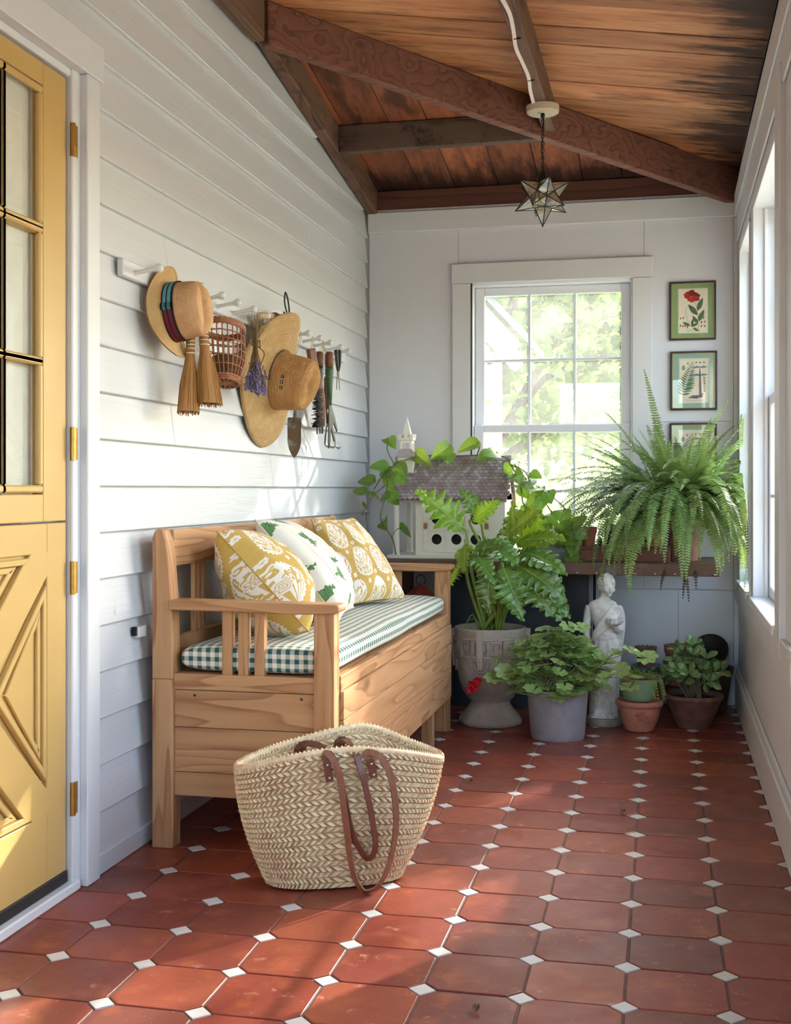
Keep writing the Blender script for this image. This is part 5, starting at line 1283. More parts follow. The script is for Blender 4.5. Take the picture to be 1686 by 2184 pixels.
for q, h in ((-.012, .800), (.016, .885), (.030, .872)): MB().tube(spline([(-.272+q, 5.45, .765 if h > .82 else .745), (-.272+q*1.15, 5.45, (.765+h)/2), (-.270+q*1.2, 5.452, h)], 8), [.005, .009, .011, .0115, .0118, .0115, .011, .010, .006], 8).build('grip', M_blk, pr_, smooth=True)
MB().box(-.276, -.258, 5.446, 5.452, .711, .78).build('blade', M_shine, pr_)
M_kraft = plain('kraft_paper', S(178, 146, 112), .9, var=.1); M_ink = plain('brown_ink', S(92, 66, 48), .9)
for k, (x, r, lab) in enumerate(((-.215, .12, 'kraft seed packet with brown print beside the pruning shears'), (-.140, -.22, 'kraft seed packet leaning nearest the fern'))):
    sp_ = thing('seed_packet', lab, 'seed packet', (x, 5.46+.02*k, .711), 'seed packets in the wooden box')
    R_ = Matrix.Rotation(r, 3, 'Y') @ Matrix.Rotation(-.15, 3, 'X'); c0 = Vector((x, 5.47+.02*k, .785))
    MB().obox(c0, R_ @ Vector((1, 0, 0)), R_ @ Vector((0, 1, 0)), R_ @ Vector((0, 0, 1)), .038, .003, .072).build('packet', M_kraft, sp_)
    for j in range(5): MB().obox(c0+R_ @ Vector((rnd(-.004, .004), -.0034, .05-.013*j)), R_ @ Vector((1, 0, 0)), R_ @ Vector((0, 1, 0)), R_ @ Vector((0, 0, 1)), rnd(.016, .027), .0003, .0026).build('print_line', M_ink, sp_)
rf = thing('raffia', 'loose pale raffia strands spilling from the wooden box', 'raffia', (-.15, 5.42, .76)); m = MB(); random.seed(8)
for i in range(22):
    x = rnd(-.25, -.06); m.tube(spline([(x, 5.43, .755), (x+rnd(-.03, .03), 5.415, .775+rnd(0, .012)), (x+rnd(-.05, .05), 5.41, .768), (x+rnd(-.06, .06), 5.405, .772)], 8), .0009, 4, cap=False)
stuff(m.build('strands', M_twine, rf))

# ---- pots on the floor
def scal(nw, amp, zmin):
    return lambda a, r, z: (r*(1+.0*amp), z+(amp*math.sin(nw*a) if z > zmin else 0))
bs_ = pot('terracotta_bowl', 'broad terracotta bowl with scalloped rim among the stacked pots', (-.085, 5.60, 0), [(0, 0), (.07, 0), (.078, .10), (.092, .165), (.104, .185), (.104, .193), (.096, .19), (.085, .165), (.0, .16)], M_tc, 'stacked pots in the corner', mod=scal(12, .004, .16), n=72)
bl_ = pot('glazed_bowl', 'blue green glazed bowl resting in the terracotta bowl', (-.078, 5.60, .165), [(0, 0), (.05, 0), (.066, .028), (.080, .052), (.082, .056), (.076, .055), (.060, .03), (0, .02)], plain('blue_green_glaze', S(92, 118, 124), .3, var=.25, scale=18), 'stacked pots in the corner', cat='bowl')
sc_ = pot('scalloped_pot', 'small dark clay pot with pie-crust rim on top of the bowls', (-.088, 5.66, .19), [(0, 0), (.034, 0), (.040, .05), (.043, .082), (.048, .094), (.051, .106), (.045, .106), (.038, .085), (.034, .02), (0, .02)], M_tcd, 'stacked pots in the corner', mod=scal(14, .003, .09), n=84)
MB().lathe([(.040, -.008), (.048, -.006), (.049, .006), (.044, .008)], 36, (-.088, 5.66, .20)).build('saucer', M_tcd, sc_, smooth=True)
for k, (z, lab) in enumerate(((.0, 'terracotta pot at the bottom of the tall stack'), (.12, 'terracotta pot in the middle of the tall stack'), (.235, 'upturned terracotta rim topping the tall stack'))):
    s_ = (1, 1, .92)[k]; pot('terracotta_pot', lab, (.058, 5.70, z), [(0, .012), (0, 0), (.048*s_, 0), (.058*s_, .085), (.066*s_, .09), (.070*s_, .098), (.070*s_, .112), (.062*s_, .112), (.056*s_, .09), (.046*s_, .012)] if k < 2 else [(.056, .0), (.060, .03), (.064, .034), (.065, .068), (.060, .068), (.056, .03)], M_tc if k else M_tcd, 'stacked pots in the corner')
db = pot('clay_basin', 'large dark clay basin standing in the corner by the baseboard', (.195, 5.66, 0), [(0, 0), (.070, 0), (.085, .09), (.100, .18), (.108, .205), (.108, .216), (.098, .214), (.088, .18), (0, .10)], plain('dark_clay', S(74, 52, 46), .85, var=.35, scale=20), cat='basin')
pn = thing('round_pan', 'dark round metal pan leaning in the corner behind the jade plant', 'pan', (.205, 5.78, .18))
ax_ = Vector((-.25, -.75, .55)).normalized(); o1 = ax_.orthogonal().normalized()
MB().lathe([(0, 0), (.072, 0), (.086, .022), (.090, .024), (.088, .019), (.072, -.004), (0, -.004)], 36, (.20, 5.74, .262), frame(o1, ax_.cross(o1), ax_)).build('dish', metal('black_pan_metal', S(46, 42, 40), .5, .3, 20, .5), pn, smooth=True)
cd = thing('plant_card', 'small white printed plant card tucked behind the pan', 'card', (.24, 5.80, .24)); cdo = MB().obox((.262, 5.815, .300), Vector((.8, 0, -.5)).normalized(), (0, 1, 0), Vector((.5, 0, .8)).normalized(), .028, .001, .026).build('card', M_peg, cd)
for j in range(3): MB().obox(Vector((.262, 5.8137, .300))+Vector((.5, 0, .8)).normalized()*(.012-.012*j), Vector((.8, 0, -.5)).normalized(), (0, 1, 0), Vector((.5, 0, .8)).normalized(), .018-.004*j, .0003, .0016).build('print_line', M_ink, cd)

# terracotta pot with olive sprig, green pot standing in it
tcp = pot('terracotta_pot', 'terracotta pot with a raised olive sprig holding the green pot', (-.108, 5.205, 0), [(0, .004), (0, 0), (.052, 0), (.060, .004), (.078, .05), (.088, .095), (.089, .105), (.098, .110), (.100, .118), (.098, .128), (.090, .130), (.084, .120), (.078, .06), (0, .03)], plain('pink_terracotta', S(190, 124, 102), .7, var=.16, scale=16))
cP = Vector((-.108, 5.205, 0))
def onpot(a, z, off=0.0):
    r = lerp(.060, .089, min(1, z/.1))+.001+off; return cP+Vector((r*math.cos(a), r*math.sin(a), z))
am = -PI/2+.25
MB().tube([onpot(am-.42+.1*i, .082-.0052*i) for i in range(9)], .0022, 6).build('sprig_stem', M_tc, tcp, smooth=True)
for i, (da, dz, s_) in enumerate(((-.30, .082, 1), (-.12, .086, 1), (.02, .078, 1), (-.22, .062, 1), (-.02, .055, .9), (.14, .050, .9), (.2, .066, 1), (.34, .05, .9), (.38, .034, .8), (.28, .036, .8))):
    c = onpot(am+da, dz, .001); tg = Vector((-math.sin(am+da), math.cos(am+da), 0)); up_ = (tg*(1 if i % 2 else .8)+Vector((0, 0, .5 if i < 3 else -.7))).normalized(); no = Vector((math.cos(am+da), math.sin(am+da), .2)); sd = no.cross(up_)
    MB().grid(lambda u, v: c+up_*(.0125*s_*math.cos(PI*v))+(sd*math.cos(2*PI*u)*.0055+no*math.sin(2*PI*u)*.003)*math.sin(PI*v), 10, 8, cu=True).build('sprig_leaf', M_tc, tcp, smooth=True)
t_ = NT('mint_glaze'); v_ = t_.obj(); c_ = t_.ramp(t_.noise(v_, 9, 4), [(.3, S(140, 172, 134)), (.7, S(164, 194, 156))]); c_ = t_.mix(t_.ramp(t_.noise(t_.obj(scale=(1, 1, 2)), 42, 4, .6), [(.66, 0.0), (.69, .9)]), c_, S(48, 46, 32)); M_mint = t_.bsdf(c_, .35, 0, .5)
gp_ = thing('green_pot', 'mint green glazed pot of sprouting weeds standing in a terracotta pot', 'potted plant', (-.110, 5.205, .105))
MB().lathe([(0, .0), (.058, 0), (.062, .003), (.074, .055), (.082, .090), (.084, .093)], 40, (-.110, 5.205, .1305)).build('pot', M_mint, gp_, smooth=True)
MB().lathe([(.084, .093), (.079, .093), (.075, .080), (.0745, .075)], 40, (-.110, 5.205, .1305)).build('pot_rim', M_tc, gp_, smooth=True)
MB().grid(lambda u, v: (-.110+.076*v*math.cos(2*PI*u), 5.205+.076*v*math.sin(2*PI*u), .211+.006*noise.noise(Vector((u*9, v*9, 2)))-.006*v), 24, 8, cu=True).build('soil', M_soil, gp_)

# ---- galvanised bucket, stone urn (their plants come later)
gb = thing('potted_geranium', 'ivy geranium with one red bloom in a galvanised bucket', 'potted plant', (-.432, 4.985, 0))
MB().lathe([(0, .004), (.098, .004), (.106, .0), (.108, .004), (.110, .012), (.1245, .19), (.127, .197), (.130, .200), (.127, .204), (.121, .200), (.108, .03), (0, .02)], 48, (-.432, 4.985, 0)).build('bucket', M_zinc, gb, auto=40)
MB().lathe([(0, .19), (.120, .185)], 32, (-.432, 4.985, 0)).build('soil', M_soil, gb)
t_ = NT('cast_stone'); v_ = t_.obj(); c_ = t_.ramp(t_.noise(v_, 8, 5), [(.3, S(152, 138, 126)), (.7, S(188, 174, 160))]); c_ = t_.mix(t_.ramp(t_.noise(v_, 170, 3, .6), [(.60, 0.0), (.70, .75)]), c_, S(70, 62, 58)); c_ = t_.mix(t_.ramp(t_.noise(v_, 120, 2), [(.66, 0.0), (.74, .5)]), c_, S(214, 204, 192)); M_stone = t_.bsdf(c_, .85, 0, .25, t_.bump(t_.noise(v_, 140, 4), .6, .003))
UC = Vector((-.745, 5.225, 0))
ur = thing('potted_philodendron', 'split leaf philodendron in a stone urn beside the bench', 'potted plant', UC)
uprof = [(0, .0), (.128, 0), (.135, .006), (.137, .018), (.132, .030), (.120, .045), (.100, .066), (.088, .085), (.084, .098), (.090, .106), (.104, .118), (.122, .15), (.136, .19), (.143, .235), (.146, .28), (.149, .33), (.154, .40), (.157, .412), (.155, .420), (.148, .422), (.142, .412), (.136, .36)]
def umod(a, r, z):
    k = math.exp(-((z-.02)/.04)**2); return r*(1+.05*k*(abs(math.cos(2*a+.6))-.5)+.006*noise.noise(Vector((math.cos(a)*3, math.sin(a)*3, z*9)))), z
MB().lathe(uprof, 64, UC, None, umod).build('urn', M_stone, ur, smooth=True)
MB().lathe([(0, .385), (.140, .38)], 32, UC).build('soil', M_soil, ur)
def ur_r(z):
    for (r0, z0), (r1, z1) in zip(uprof, uprof[1:]):
        if z0 <= z <= z1 and z1 > z0: return lerp(r0, r1, (z-z0)/(z1-z0))
    return .15
def urn_pt(a, z, off): r = ur_r(z)+off; return UC+Vector((r*math.cos(a), r*math.sin(a), z))
def urn_patch(a0, a1, z0, z1, h, nm, nu=None):
    nu = nu or max(1, int(abs(a1-a0)/.10)); m = MB()
    m.grid(lambda u, v: urn_pt(lerp(a0, a1, u), lerp(z0, z1, v), h), nu, 1)
    for zz in (z0, z1): m.grid(lambda u, v: urn_pt(lerp(a0, a1, u), zz, h*v-.004*(1-v)), nu, 1)
    for aa in (a0, a1): m.grid(lambda u, v: urn_pt(aa, lerp(z0, z1, u), h*v-.004*(1-v)), 1, 1)
    return m
kb = MB()
for z0, z1 in ((.376, .386), (.300, .309)): kb.add(*(lambda q: (q.v, q.f))(urn_patch(0, 2*PI, z0, z1, .009, '', 64)))
kb.build('key_border', M_stone, ur)
key = [((0, 0), (0, 4)), ((0, 4), (3, 4)), ((3, 4), (3, 1.6)), ((3, 1.6), (1.5, 1.6)), ((1.5, 1.6), (1.5, 2.8))]
NK = 14
for k in range(NK):
    a0 = 2*PI*k/NK-1.9; un_ = 2*PI/NK/4.4; uz = .064/4.6; m = MB()
    for (p, q) in key+[((3.9, 4), (3.9, 0)), ((0, 0), (3.9, 0))][:1]:
        x0, x1 = min(p[0], q[0]), max(p[0], q[0]); y0, y1 = min(p[1], q[1]), max(p[1], q[1])
        r_ = urn_patch(a0+(x0-.28)*un_, a0+(x1+.28)*un_, .310+(y0-.0)*uz, .310+(y1+.56)*uz if y1 > y0 else .310+(y0+.62)*uz, .011, ''); m.add(r_.v, r_.f)
    m.build('greek_key', M_stone, ur)
for aa in (-PI/2-.13, -PI/2+PI, 0.2, PI+.2):
    m = urn_patch(aa-.075, aa+.075, .252, .414, .019, '', 2); m.build('strap', M_stone, ur, bevel=0)
    m = MB()
    for i in range(24):
        pass
    MB().tube([urn_pt(aa+.20*math.cos(PI+PI*i/24), .272+.046*math.sin(PI+PI*i/24)+.012, .003) for i in range(25)], .0075, 8).build('ring', M_stone, ur, smooth=True)

# ---- statue
def statue():
    m = MB(); C = Vector((-.262, 5.315, 0))
    def sec(z, cx, cy, rx, ry, fold=0.0, ph=0.0, nf=11):
        return (z, cx, cy, rx, ry, fold, ph, nf)
    S_ = [sec(.040, 0, 0, .058, .050, .10, 0), sec(.07, 0, 0, .055, .047, .12, .1), sec(.14, .0, 0, .052, .044, .13, .2), sec(.22, .002, 0, .052, .044, .12, .3), sec(.29, .006, 0, .056, .046, .10, .45),
          sec(.345, .008, 0, .056, .044, .07, .5), sec(.385, .008, 0, .047, .037, .04, .6), sec(.415, .006, 0, .043, .033, .02, .6), sec(.45, .002, -.001, .048, .036, .0, 0), sec(.485, -.002, -.002, .056, .038, 0, 0), sec(.512, -.004, 0, .064, .034, 0, 0), sec(.530, -.003, .002, .056, .028, 0, 0), sec(.542, 0, .002, .028, .023, 0, 0), sec(.556, .003, 0, .0185, .019, 0, 0), sec(.575, .008, -.004, .018, .0185, 0, 0)]
    def body(u, v):
        k = v*(len(S_)-1); i = min(int(k), len(S_)-2); f = k-i; A, B = S_[i], S_[i+1]; g = [lerp(a, b, f) for a, b in zip(A, B)]
        a = 2*PI*u; s = 1+g[5]*(.6*math.sin(g[7]*a+g[6]*6)+.4*math.sin(17*a+g[6]*9))*(.6 if math.sin(a) > .3 else 1)
        return C+Vector((g[1]+g[3]*math.cos(a)*s, g[2]+g[4]*math.sin(a)*s, g[0]))
    m.grid(body, 96, 56, cu=True)
    n = len(m.v); m.v += [tuple(C+Vector((0, 0, .040))), tuple(C+Vector((.008, -.004, .575)))]
    for i in range(96): m.f.append((n, ((i+1) % 96)*57, i*57)); m.f.append((n+1, i*57+56, ((i+1) % 96)*57+56))
    # head: skull, jaw, nose, brow, hair, bun
    hc = C+Vector((.012, -.006, .602)); HS = 1.18; HR = Matrix.Rotation(.38, 3, 'Z') @ Matrix.Rotation(.16, 3, 'X'); m.sphere(hc, .031*HS, 20, 14, (.86, .98, 1.12)); m.sphere(hc+HS*(HR @ Vector((.004, -.011, -.016))), HS*.021, 16, 10, (.85, .9, 1.0)); m.sphere(hc+HS*(HR @ Vector((.006, -.018, -.030))), HS*.0095, 10, 8)
    m.sphere(hc+HS*(HR @ Vector((.007, -.031, -.009))), HS*.0060, 8, 6, (.8, 1.2, 2.0)); m.sphere(hc+HS*(HR @ Vector((.007, -.0285, -.0225))), HS*.0055, 8, 6, (1.2, .7, .55))
    for s_ in (-1, 1): m.sphere(hc+HS*(HR @ Vector((.006+.0115*s_, -.0265, .002))), HS*.0062, 8, 6, (1.3, .6, .5)); m.sphere(hc+HS*(HR @ Vector((.027*s_, -.002, -.008))), HS*.0065, 8, 6, (.6, 1, 1.3))
    for s_ in (-1, 1): m.sphere(hc+HS*(HR @ Vector((.006+.012*s_, -.0265, .0105))), HS*.0062, 8, 6, (1.5, .8, .5)); m.sphere(hc+HS*(HR @ Vector((.006+.013*s_, -.022, -.012))), HS*.0085, 8, 6)
    for k in range(26):   # wavy hair in strands
        a = PI*k/25-.0; m.tube([hc+HS*(HR @ Vector((.030*math.cos(a)*math.sin(t)*1.02, -.030*math.cos(t)*.95+.004, .036*math.sin(a)*math.sin(t)+.006+.002*math.sin(t*9+k)))) for t in [0.5+i*.22 for i in range(10)]], .0046, 5)
    m.sphere(hc+HS*(HR @ Vector((-.002, .034, .004))), HS*.016, 12, 8); m.tube([hc+HS*(HR @ Vector((.0315*math.cos(a)*.95, .003, .034*math.sin(a)+.004))) for a in [i*PI/14 for i in range(15)]], .0042, 6)
    # arms: the nearer hangs, the other is bent and carries a bowl
    m.tube(spline([C+Vector((-.060, .004, .512)), C+Vector((-.070, .006, .46)), C+Vector((-.074, .004, .41)), C+Vector((-.070, -.004, .36)), C+Vector((-.060, -.012, .315)), C+Vector((-.054, -.016, .285))], 16), [.018, .0195, .019, .018, .0175, .017, .0165, .016, .0155, .015, .014, .013, .0125, .012, .0115, .011, .009], 12)
    for q in range(4): m.tube([C+Vector((-.058+.006*q, -.018, .290)), C+Vector((-.054+.005*q, -.024, .268)), C+Vector((-.050+.004*q, -.022, .252))], [.0045, .004, .003], 6)
    m.tube(spline([C+Vector((.056, .004, .512)), C+Vector((.068, .006, .475)), C+Vector((.070, .004, .435)), C+Vector((.066, -.014, .415)), C+Vector((.050, -.040, .430)), C+Vector((.042, -.056, .446))], 16), [.018, .021, .0225, .023, .023, .0225, .022, .021, .020, .019, .018, .017, .016, .015, .014, .0125, .011], 12)
    m.lathe([(0, .428), (.010, .430), (.026, .440), (.034, .454), (.036, .462), (.031, .462), (.022, .452), (0, .446)], 24, C+Vector((.054, -.050, .003)))
    for q in range(4): m.tube([C+Vector((.034+.008*q, -.072, .436+.002*q)), C+Vector((.036+.008*q, -.084, .444)), C+Vector((.038+.008*q, -.083, .458))], [.0045, .0042, .003], 6)
    m.tube([C+Vector((.022, -.060, .444)), C+Vector((.018, -.066, .458)), C+Vector((.026, -.066, .468))], [.005, .0045, .0035], 6)
    # drapery: sash from the shoulder across the chest, rolled band at the hips, hanging cloak
    for k in range(6):
        m.tube(spline([C+Vector((.046+.006*k, -.014+.004*k, .526-.004*k)), C+Vector((.022+.006*k, -.038, .490-.006*k)), C+Vector((-.010+.004*k, -.041, .445-.006*k)), C+Vector((-.040, -.028, .400-.006*k)), C+Vector((-.046, .004, .388-.006*k))], 14), .0062, 6)
    for k in range(3): m.tube([C+Vector((.008+.0465*math.cos(a), .0375*math.sin(a), .392-.008*k+.004*math.sin(2*a+k))) for a in [2*PI*i/40 for i in range(40)]], .0052, 6, closed=True)
    for k in range(5): m.tube(spline([C+Vector((.050+.006*k, .006, .51)), C+Vector((.066+.005*k, .014, .44)), C+Vector((.062+.004*k, .022, .36)), C+Vector((.048+.003*k, .030, .22)), C+Vector((.044+.004*k, .030, .06))], 16), .0078, 6)
    for k in range(20):   # hem and skirt pleats
        a = PI+PI*k/19; m.tube(spline([C+Vector((.008+.045*math.cos(a), .036*math.sin(a), .375)), C+Vector((.004+.056*math.cos(a), .047*math.sin(a), .28)), C+Vector((.0+.054*math.cos(a), .046*math.sin(a), .15)), C+Vector((.058*math.cos(a), .050*math.sin(a), .055))], 12), .0042, 5)
    # bare feet and the plinth
    for (fx, dx) in ((-.026, -.010), (.022, .010)):
        m.tube([C+Vector((fx, -.030, .052)), C+Vector((fx+dx*.5, -.056, .047)), C+Vector((fx+dx, -.074, .042))], [.015, .0135, .011], 10)
        for q in range(5): m.sphere(C+Vector((fx+dx*1.2+(q-2)*.0056, -.082+abs(q-1.5)*.0022, .0405)), .0046, 7, 5, (1, 1.5, .9))
    return m, C
stm, STC = statue()
t_ = NT('weathered_statue_stone'); v_ = t_.obj(); c_ = t_.ramp(t_.noise(v_, 22, 6, .65), [(.3, S(178, 170, 160)), (.6, S(222, 217, 210)), (.8, S(234, 231, 226))]); c_ = t_.mix(t_.ramp(t_.noise(v_, 60, 6, .8), [(.62, 0.0), (.72, .5)]), c_, S(112, 104, 94)); M_stat = t_.bsdf(c_, .8, 0, .25, t_.bump(t_.noise(v_, 160, 4), .3, .002))
stt_ = thing('garden_statue', 'pale stone statue of a draped figure holding a bowl', 'statue', STC)
so = stm.build('figure', M_stat, stt_, smooth=True)
md = so.modifiers.new('remesh', 'REMESH'); md.mode = 'VOXEL'; md.voxel_size = .0023; md.use_smooth_shade = True
md = so.modifiers.new('smooth', 'SMOOTH'); md.factor = .4; md.iterations = 1
MB().lathe([(0, 0), (.074, 0), (.079, .006), (.079, .026), (.073, .034), (0, .038)], 40, STC+Vector((.0, -.010, 0)), None, lambda a, r, z: (r*(1+.02*math.sin(3*a)), z)).build('plinth', plain('stone_plinth', S(150, 142, 132), .85, var=.2, scale=30, bump=.5), stt_, auto=40)
MB().lathe([(0, .030), (.064, .034), (.062, .042), (0, .044)], 32, STC+Vector((.0, -.010, 0))).build('ground', M_stat, stt_, smooth=True)

# ---- botanical prints
M_frm = plain('dark_frame_wood', S(46, 38, 42), .45, var=.2, scale=40); M_gold = metal('gilt', S(202, 172, 104), .35)
def botanic(label, x0, x1, z0, z1, matc, art):
    y = YB-.003; t = thing('framed_print', label, 'picture', ((x0+x1)/2, y, z0), 'botanical prints on the back wall'); w_ = .0095
    for (a, b, c, d) in ((x0, x1, z0, z0+w_), (x0, x1, z1-w_, z1), (x0, x0+w_, z0+w_, z1-w_), (x1-w_, x1, z0+w_, z1-w_)): MB().box(a, b, y-.016, y, c, d).build('frame_bar', M_frm, t, bevel=.002)
    g0 = w_; gi = .0022
    for (a, b, c, d) in ((x0+g0, x1-g0, z0+g0, z0+g0+gi), (x0+g0, x1-g0, z1-g0-gi, z1-g0), (x0+g0, x0+g0+gi, z0+g0, z1-g0), (x1-g0-gi, x1-g0, z0+g0, z1-g0)): MB().box(a, b, y-.012, y-.004, c, d).build('gilt_slip', M_gold, t)
    MB().box(x0+g0, x1-g0, y-.006, y-.003, z0+g0, z1-g0).build('mat_board', plain('mat_board', matc, .9, var=.04), t)
    px0, px1, pz0, pz1 = lerp(x0, x1, .21), lerp(x0, x1, .805), lerp(z0, z1, .135), lerp(z0, z1, .865)
    q = .0018; MB().box(px0-.005, px1+.005, y-.0064, y-.006, pz0-.005, pz1+.005).build('mat_line', plain('pale_mat_line', S(206, 214, 186), .9), t)
    pp = MB().box(px0, px1, y-.0068, y-.0062, pz0, pz1).build('paper', plain('aged_paper', S(232, 220, 196), .9, var=.05), t)
    art(t, lambda u, v: (lerp(px0, px1, u), lerp(pz0, pz1, v)), y-.0071)
    MB().box(x0+g0, x1-g0, y-.0085, y-.0080, z0+g0, z1-g0).build('glazing', glass('picture_glass', (1, 1, 1, 1), .0, .8), t)
    hk = MB().tube([((x0+x1)/2+.004*math.cos(a), y-.008, z1+.003+.004*math.sin(a)) for a in [2*PI*i/12 for i in range(12)]], .0009, 5, closed=True).build('hanger', M_gold, t)
M_pr = {k: plain('print_'+k, c, .9, var=.25, scale=90) for k, c in dict(red=S(176, 48, 38), dred=S(130, 30, 28), leaf=S(86, 112, 76), leaf2=S(120, 150, 124), stem=S(126, 130, 86), seed=S(150, 92, 60), root=S(112, 98, 104), teal=S(104, 140, 134)).items()}
def blob(t, F, y, pts, mat, nm='print_shape'):
    P = [F(*p) for p in pts]; MB().add([(p[0], y, p[1]) for p in P], [tuple(range(len(P)))]).build(nm, mat, t)
def line(t, F, y, pts, w_, mat):
    P = [Vector((F(*p)[0], y-.0001, F(*p)[1])) for p in spline([(a, b, 0) for a, b in pts], 12) and [(q.x, q.y) for q in spline([(a, b, 0) for a, b in pts], 12)]]
    MB().ribbon(P, (0, -1, 0), w_, .0002).build('print_line', mat, t)
def lf(cx_, cy_, L, a, w_=.28, teeth=0): 
    o = []; asp = .67
    for s_ in (1, -1):
        r_ = range(0, 13) if s_ == 1 else range(12, -1, -1)
        for i in r_:
            k = i/12; h = L*w_*math.sin(PI*k)**.8*(1-.35*k)*(1+(.35*(i % 2)-.17 if teeth else 0)); x = L*k; o.append((cx_+(x*math.cos(a)-s_*h*math.sin(a))/1.0, cy_+(x*math.sin(a)+s_*h*math.cos(a))*asp))
    return o
def poppy(t, F, y):
    line(t, F, y, [(.70, .06), (.68, .25), (.67, .45), (.62, .62), (.50, .76)], .0016, M_pr['stem']); line(t, F, y, [(.40, .14), (.28, .35), (.24, .5), (.30, .62)], .0012, M_pr['stem'])
    for c in ((.68, .2, .34, 2.2), (.66, .4, .5, 2.3), (.70, .25, .45, 1.1), (.66, .5, .48, 1.15), (.40, .15, .3, 2.7), (.42, .14, .28, .3), (.45, .16, .25, 1.3), (.5, .1, .25, -.5)): blob(t, F, y, lf(*c, .22, 1), M_pr['leaf'], 'print_leaf')
    for i, (cx_, cy_, r_) in enumerate(((.34, .86, .17), (.58, .84, .17), (.46, .79, .17), (.45, .92, .13), (.62, .78, .12))): blob(t, F, y-.0001*(i+1), [(cx_+r_*math.cos(a)*(1+.12*math.sin(5*a+i)), cy_+r_*.52*math.sin(a)*(1+.12*math.sin(4*a+i))) for a in [2*PI*k/22 for k in range(22)]], M_pr['red'] if i % 2 == 0 else M_pr['dred'], 'print_petal')
    blob(t, F, y-.0007, [(.43+.03*math.cos(a), .815+.018*math.sin(a)) for a in [2*PI*k/12 for k in range(12)]], M_pr['leaf2'])
    for (cx_, cy_) in ((.05, .33), (.15, .34), (.05, .16), (.14, .15), (.22, .15), (.3, .12), (.80, .23), (.92, .24), (.8, .14), (.92, .14), (.88, .33)): blob(t, F, y, lf(cx_, cy_-.03, .09, 1.5, .35), M_pr['seed'])
    for z in (.052, .028): line(t, F, y, [(.27, z), (.5, z+.004), (.75, z)], .0008, M_pr['stem'])
def fernp(t, F, y):
    line(t, F, y, [(.06, .14), (.20, .45), (.36, .78), (.48, .96)], .0014, M_pr['leaf'])
    for i in range(15):
        k = i/15; p = (lerp(.08, .47, k), lerp(.18, .94, k**.92)); L = .42*(1-k)**.8*(.6+.4*min(1, k*6))+.04
        blob(t, F, y, lf(*p, L, .12+.2*k, .13), M_pr['leaf2'] if i % 2 else M_pr['leaf'], 'print_leaf'); blob(t, F, y, lf(*p, L*.75, 2.5-.1*k, .14), M_pr['leaf'], 'print_leaf')
    blob(t, F, y, [(.68, .14), (.78, .14), (.76, .4), (.74, .7), (.71, .84), (.69, .7), (.68, .4)], M_pr['root']); blob(t, F, y-.0001, [(.28, .10), (.45, .16), (.7, .16), (.84, .22), (.82, .12), (.6, .08)], M_pr['root'])
    for z in (.80, .62): blob(t, F, y, [(.42, z), (.6, z+.045), (.72, z+.02), (.85, z+.045), (1.0, z+.015), (.85, z-.01), (.7, z), (.55, z-.01)], M_pr['teal'])
    blob(t, F, y, lf(.12, .74, .2, 1.5, .4), M_pr['leaf2'], 'print_leaf')
    for k in range(8): blob(t, F, y, lf(.92, .55-.045*k, .12, 2.6, .2), M_pr['leaf'], 'print_leaf')
    for (cx_, cy_) in ((.28, .9), (.58, .92), (.72, .92), (.86, .92)): blob(t, F, y, lf(cx_, cy_-.02, .07, 1.5, .5), M_pr['seed'])
    for z in (.052, .03): line(t, F, y, [(.16, z), (.5, z+.003), (.85, z)], .0008, M_pr['stem'])
botanic('framed red poppy print on a green mat, topmost of the three', .018, .233, 1.726, 2.004, S(142, 166, 112), poppy)
botanic('framed fern print on a pale teal mat, middle of the three', .022, .238, 1.394, 1.673, S(150, 178, 160), fernp)
botanic('framed print half hidden behind the fern, lowest of the three', .019, .236, 1.056, 1.334, S(150, 170, 138), fernp)

# ---- star pendant and its cable
M_lead = metal('dark_lead', S(52, 52, 48), .5, .3, 60, .7); M_can = plain('cream_canopy', S(186, 172, 146), .5, var=.08)
SCn = Vector((-.467, 4.72, 2.162)); pd = thing('star_pendant', 'glass star pendant lamp hanging from the roof timbers', 'pendant lamp', (SCn.x, SCn.y, SCn.z-.11))
zc = roof(-.475, 4.72)-.128
MB().lathe([(0, -.028), (.058, -.028), (.063, -.024), (.064, 0), (0, 0)], 36, (SCn.x, SCn.y, zc)).build('canopy', M_can, pd, auto=40)
MB().sphere((SCn.x-.012, SCn.y-.02, zc-.030), .005, 8, 6).build('canopy_screw', M_screw, pd, smooth=True)
ph_ = (1+5**.5)/2
ico = [Vector(v).normalized() for v in ((0, 1, ph_), (0, -1, ph_), (0, 1, -ph_), (0, -1, -ph_), (1, ph_, 0), (-1, ph_, 0), (1, -ph_, 0), (-1, -ph_, 0), (ph_, 0, 1), (-ph_, 0, 1), (ph_, 0, -1), (-ph_, 0, -1))]
Rq = ico[3].rotation_difference(Vector((0, 0, -1))); Rq2 = Matrix.Rotation(.35, 3, 'Z'); ico = [Rq2 @ (Rq @ v) for v in ico]
RT, RC = .118, .060
faces = []
for i in range(12):
    for j in range(i+1, 12):
        for k in range(j+1, 12):
            if all((ico[a]-ico[b]).length < 1.2 for a, b in ((i, j), (j, k), (i, k))): faces.append((i, j, k))
dod = [(ico[a]+ico[b]+ico[c]).normalized() for a, b, c in faces]
M_stg = NT('star_glass'); _t = M_stg; tr_ = _t.n('BsdfTransparent'); tr_.inputs[0].default_value = (.86, .85, .76, 1); gl_ = _t.n('BsdfGlossy'); gl_.inputs['Roughness'].default_value = .06; gl_.inputs[0].default_value = (.9, .9, .84, 1)
df_ = _t.n('BsdfDiffuse'); df_.inputs[0].default_value = S(176, 170, 148); mx_ = _t.n('MixShader'); mx2 = _t.n('MixShader')
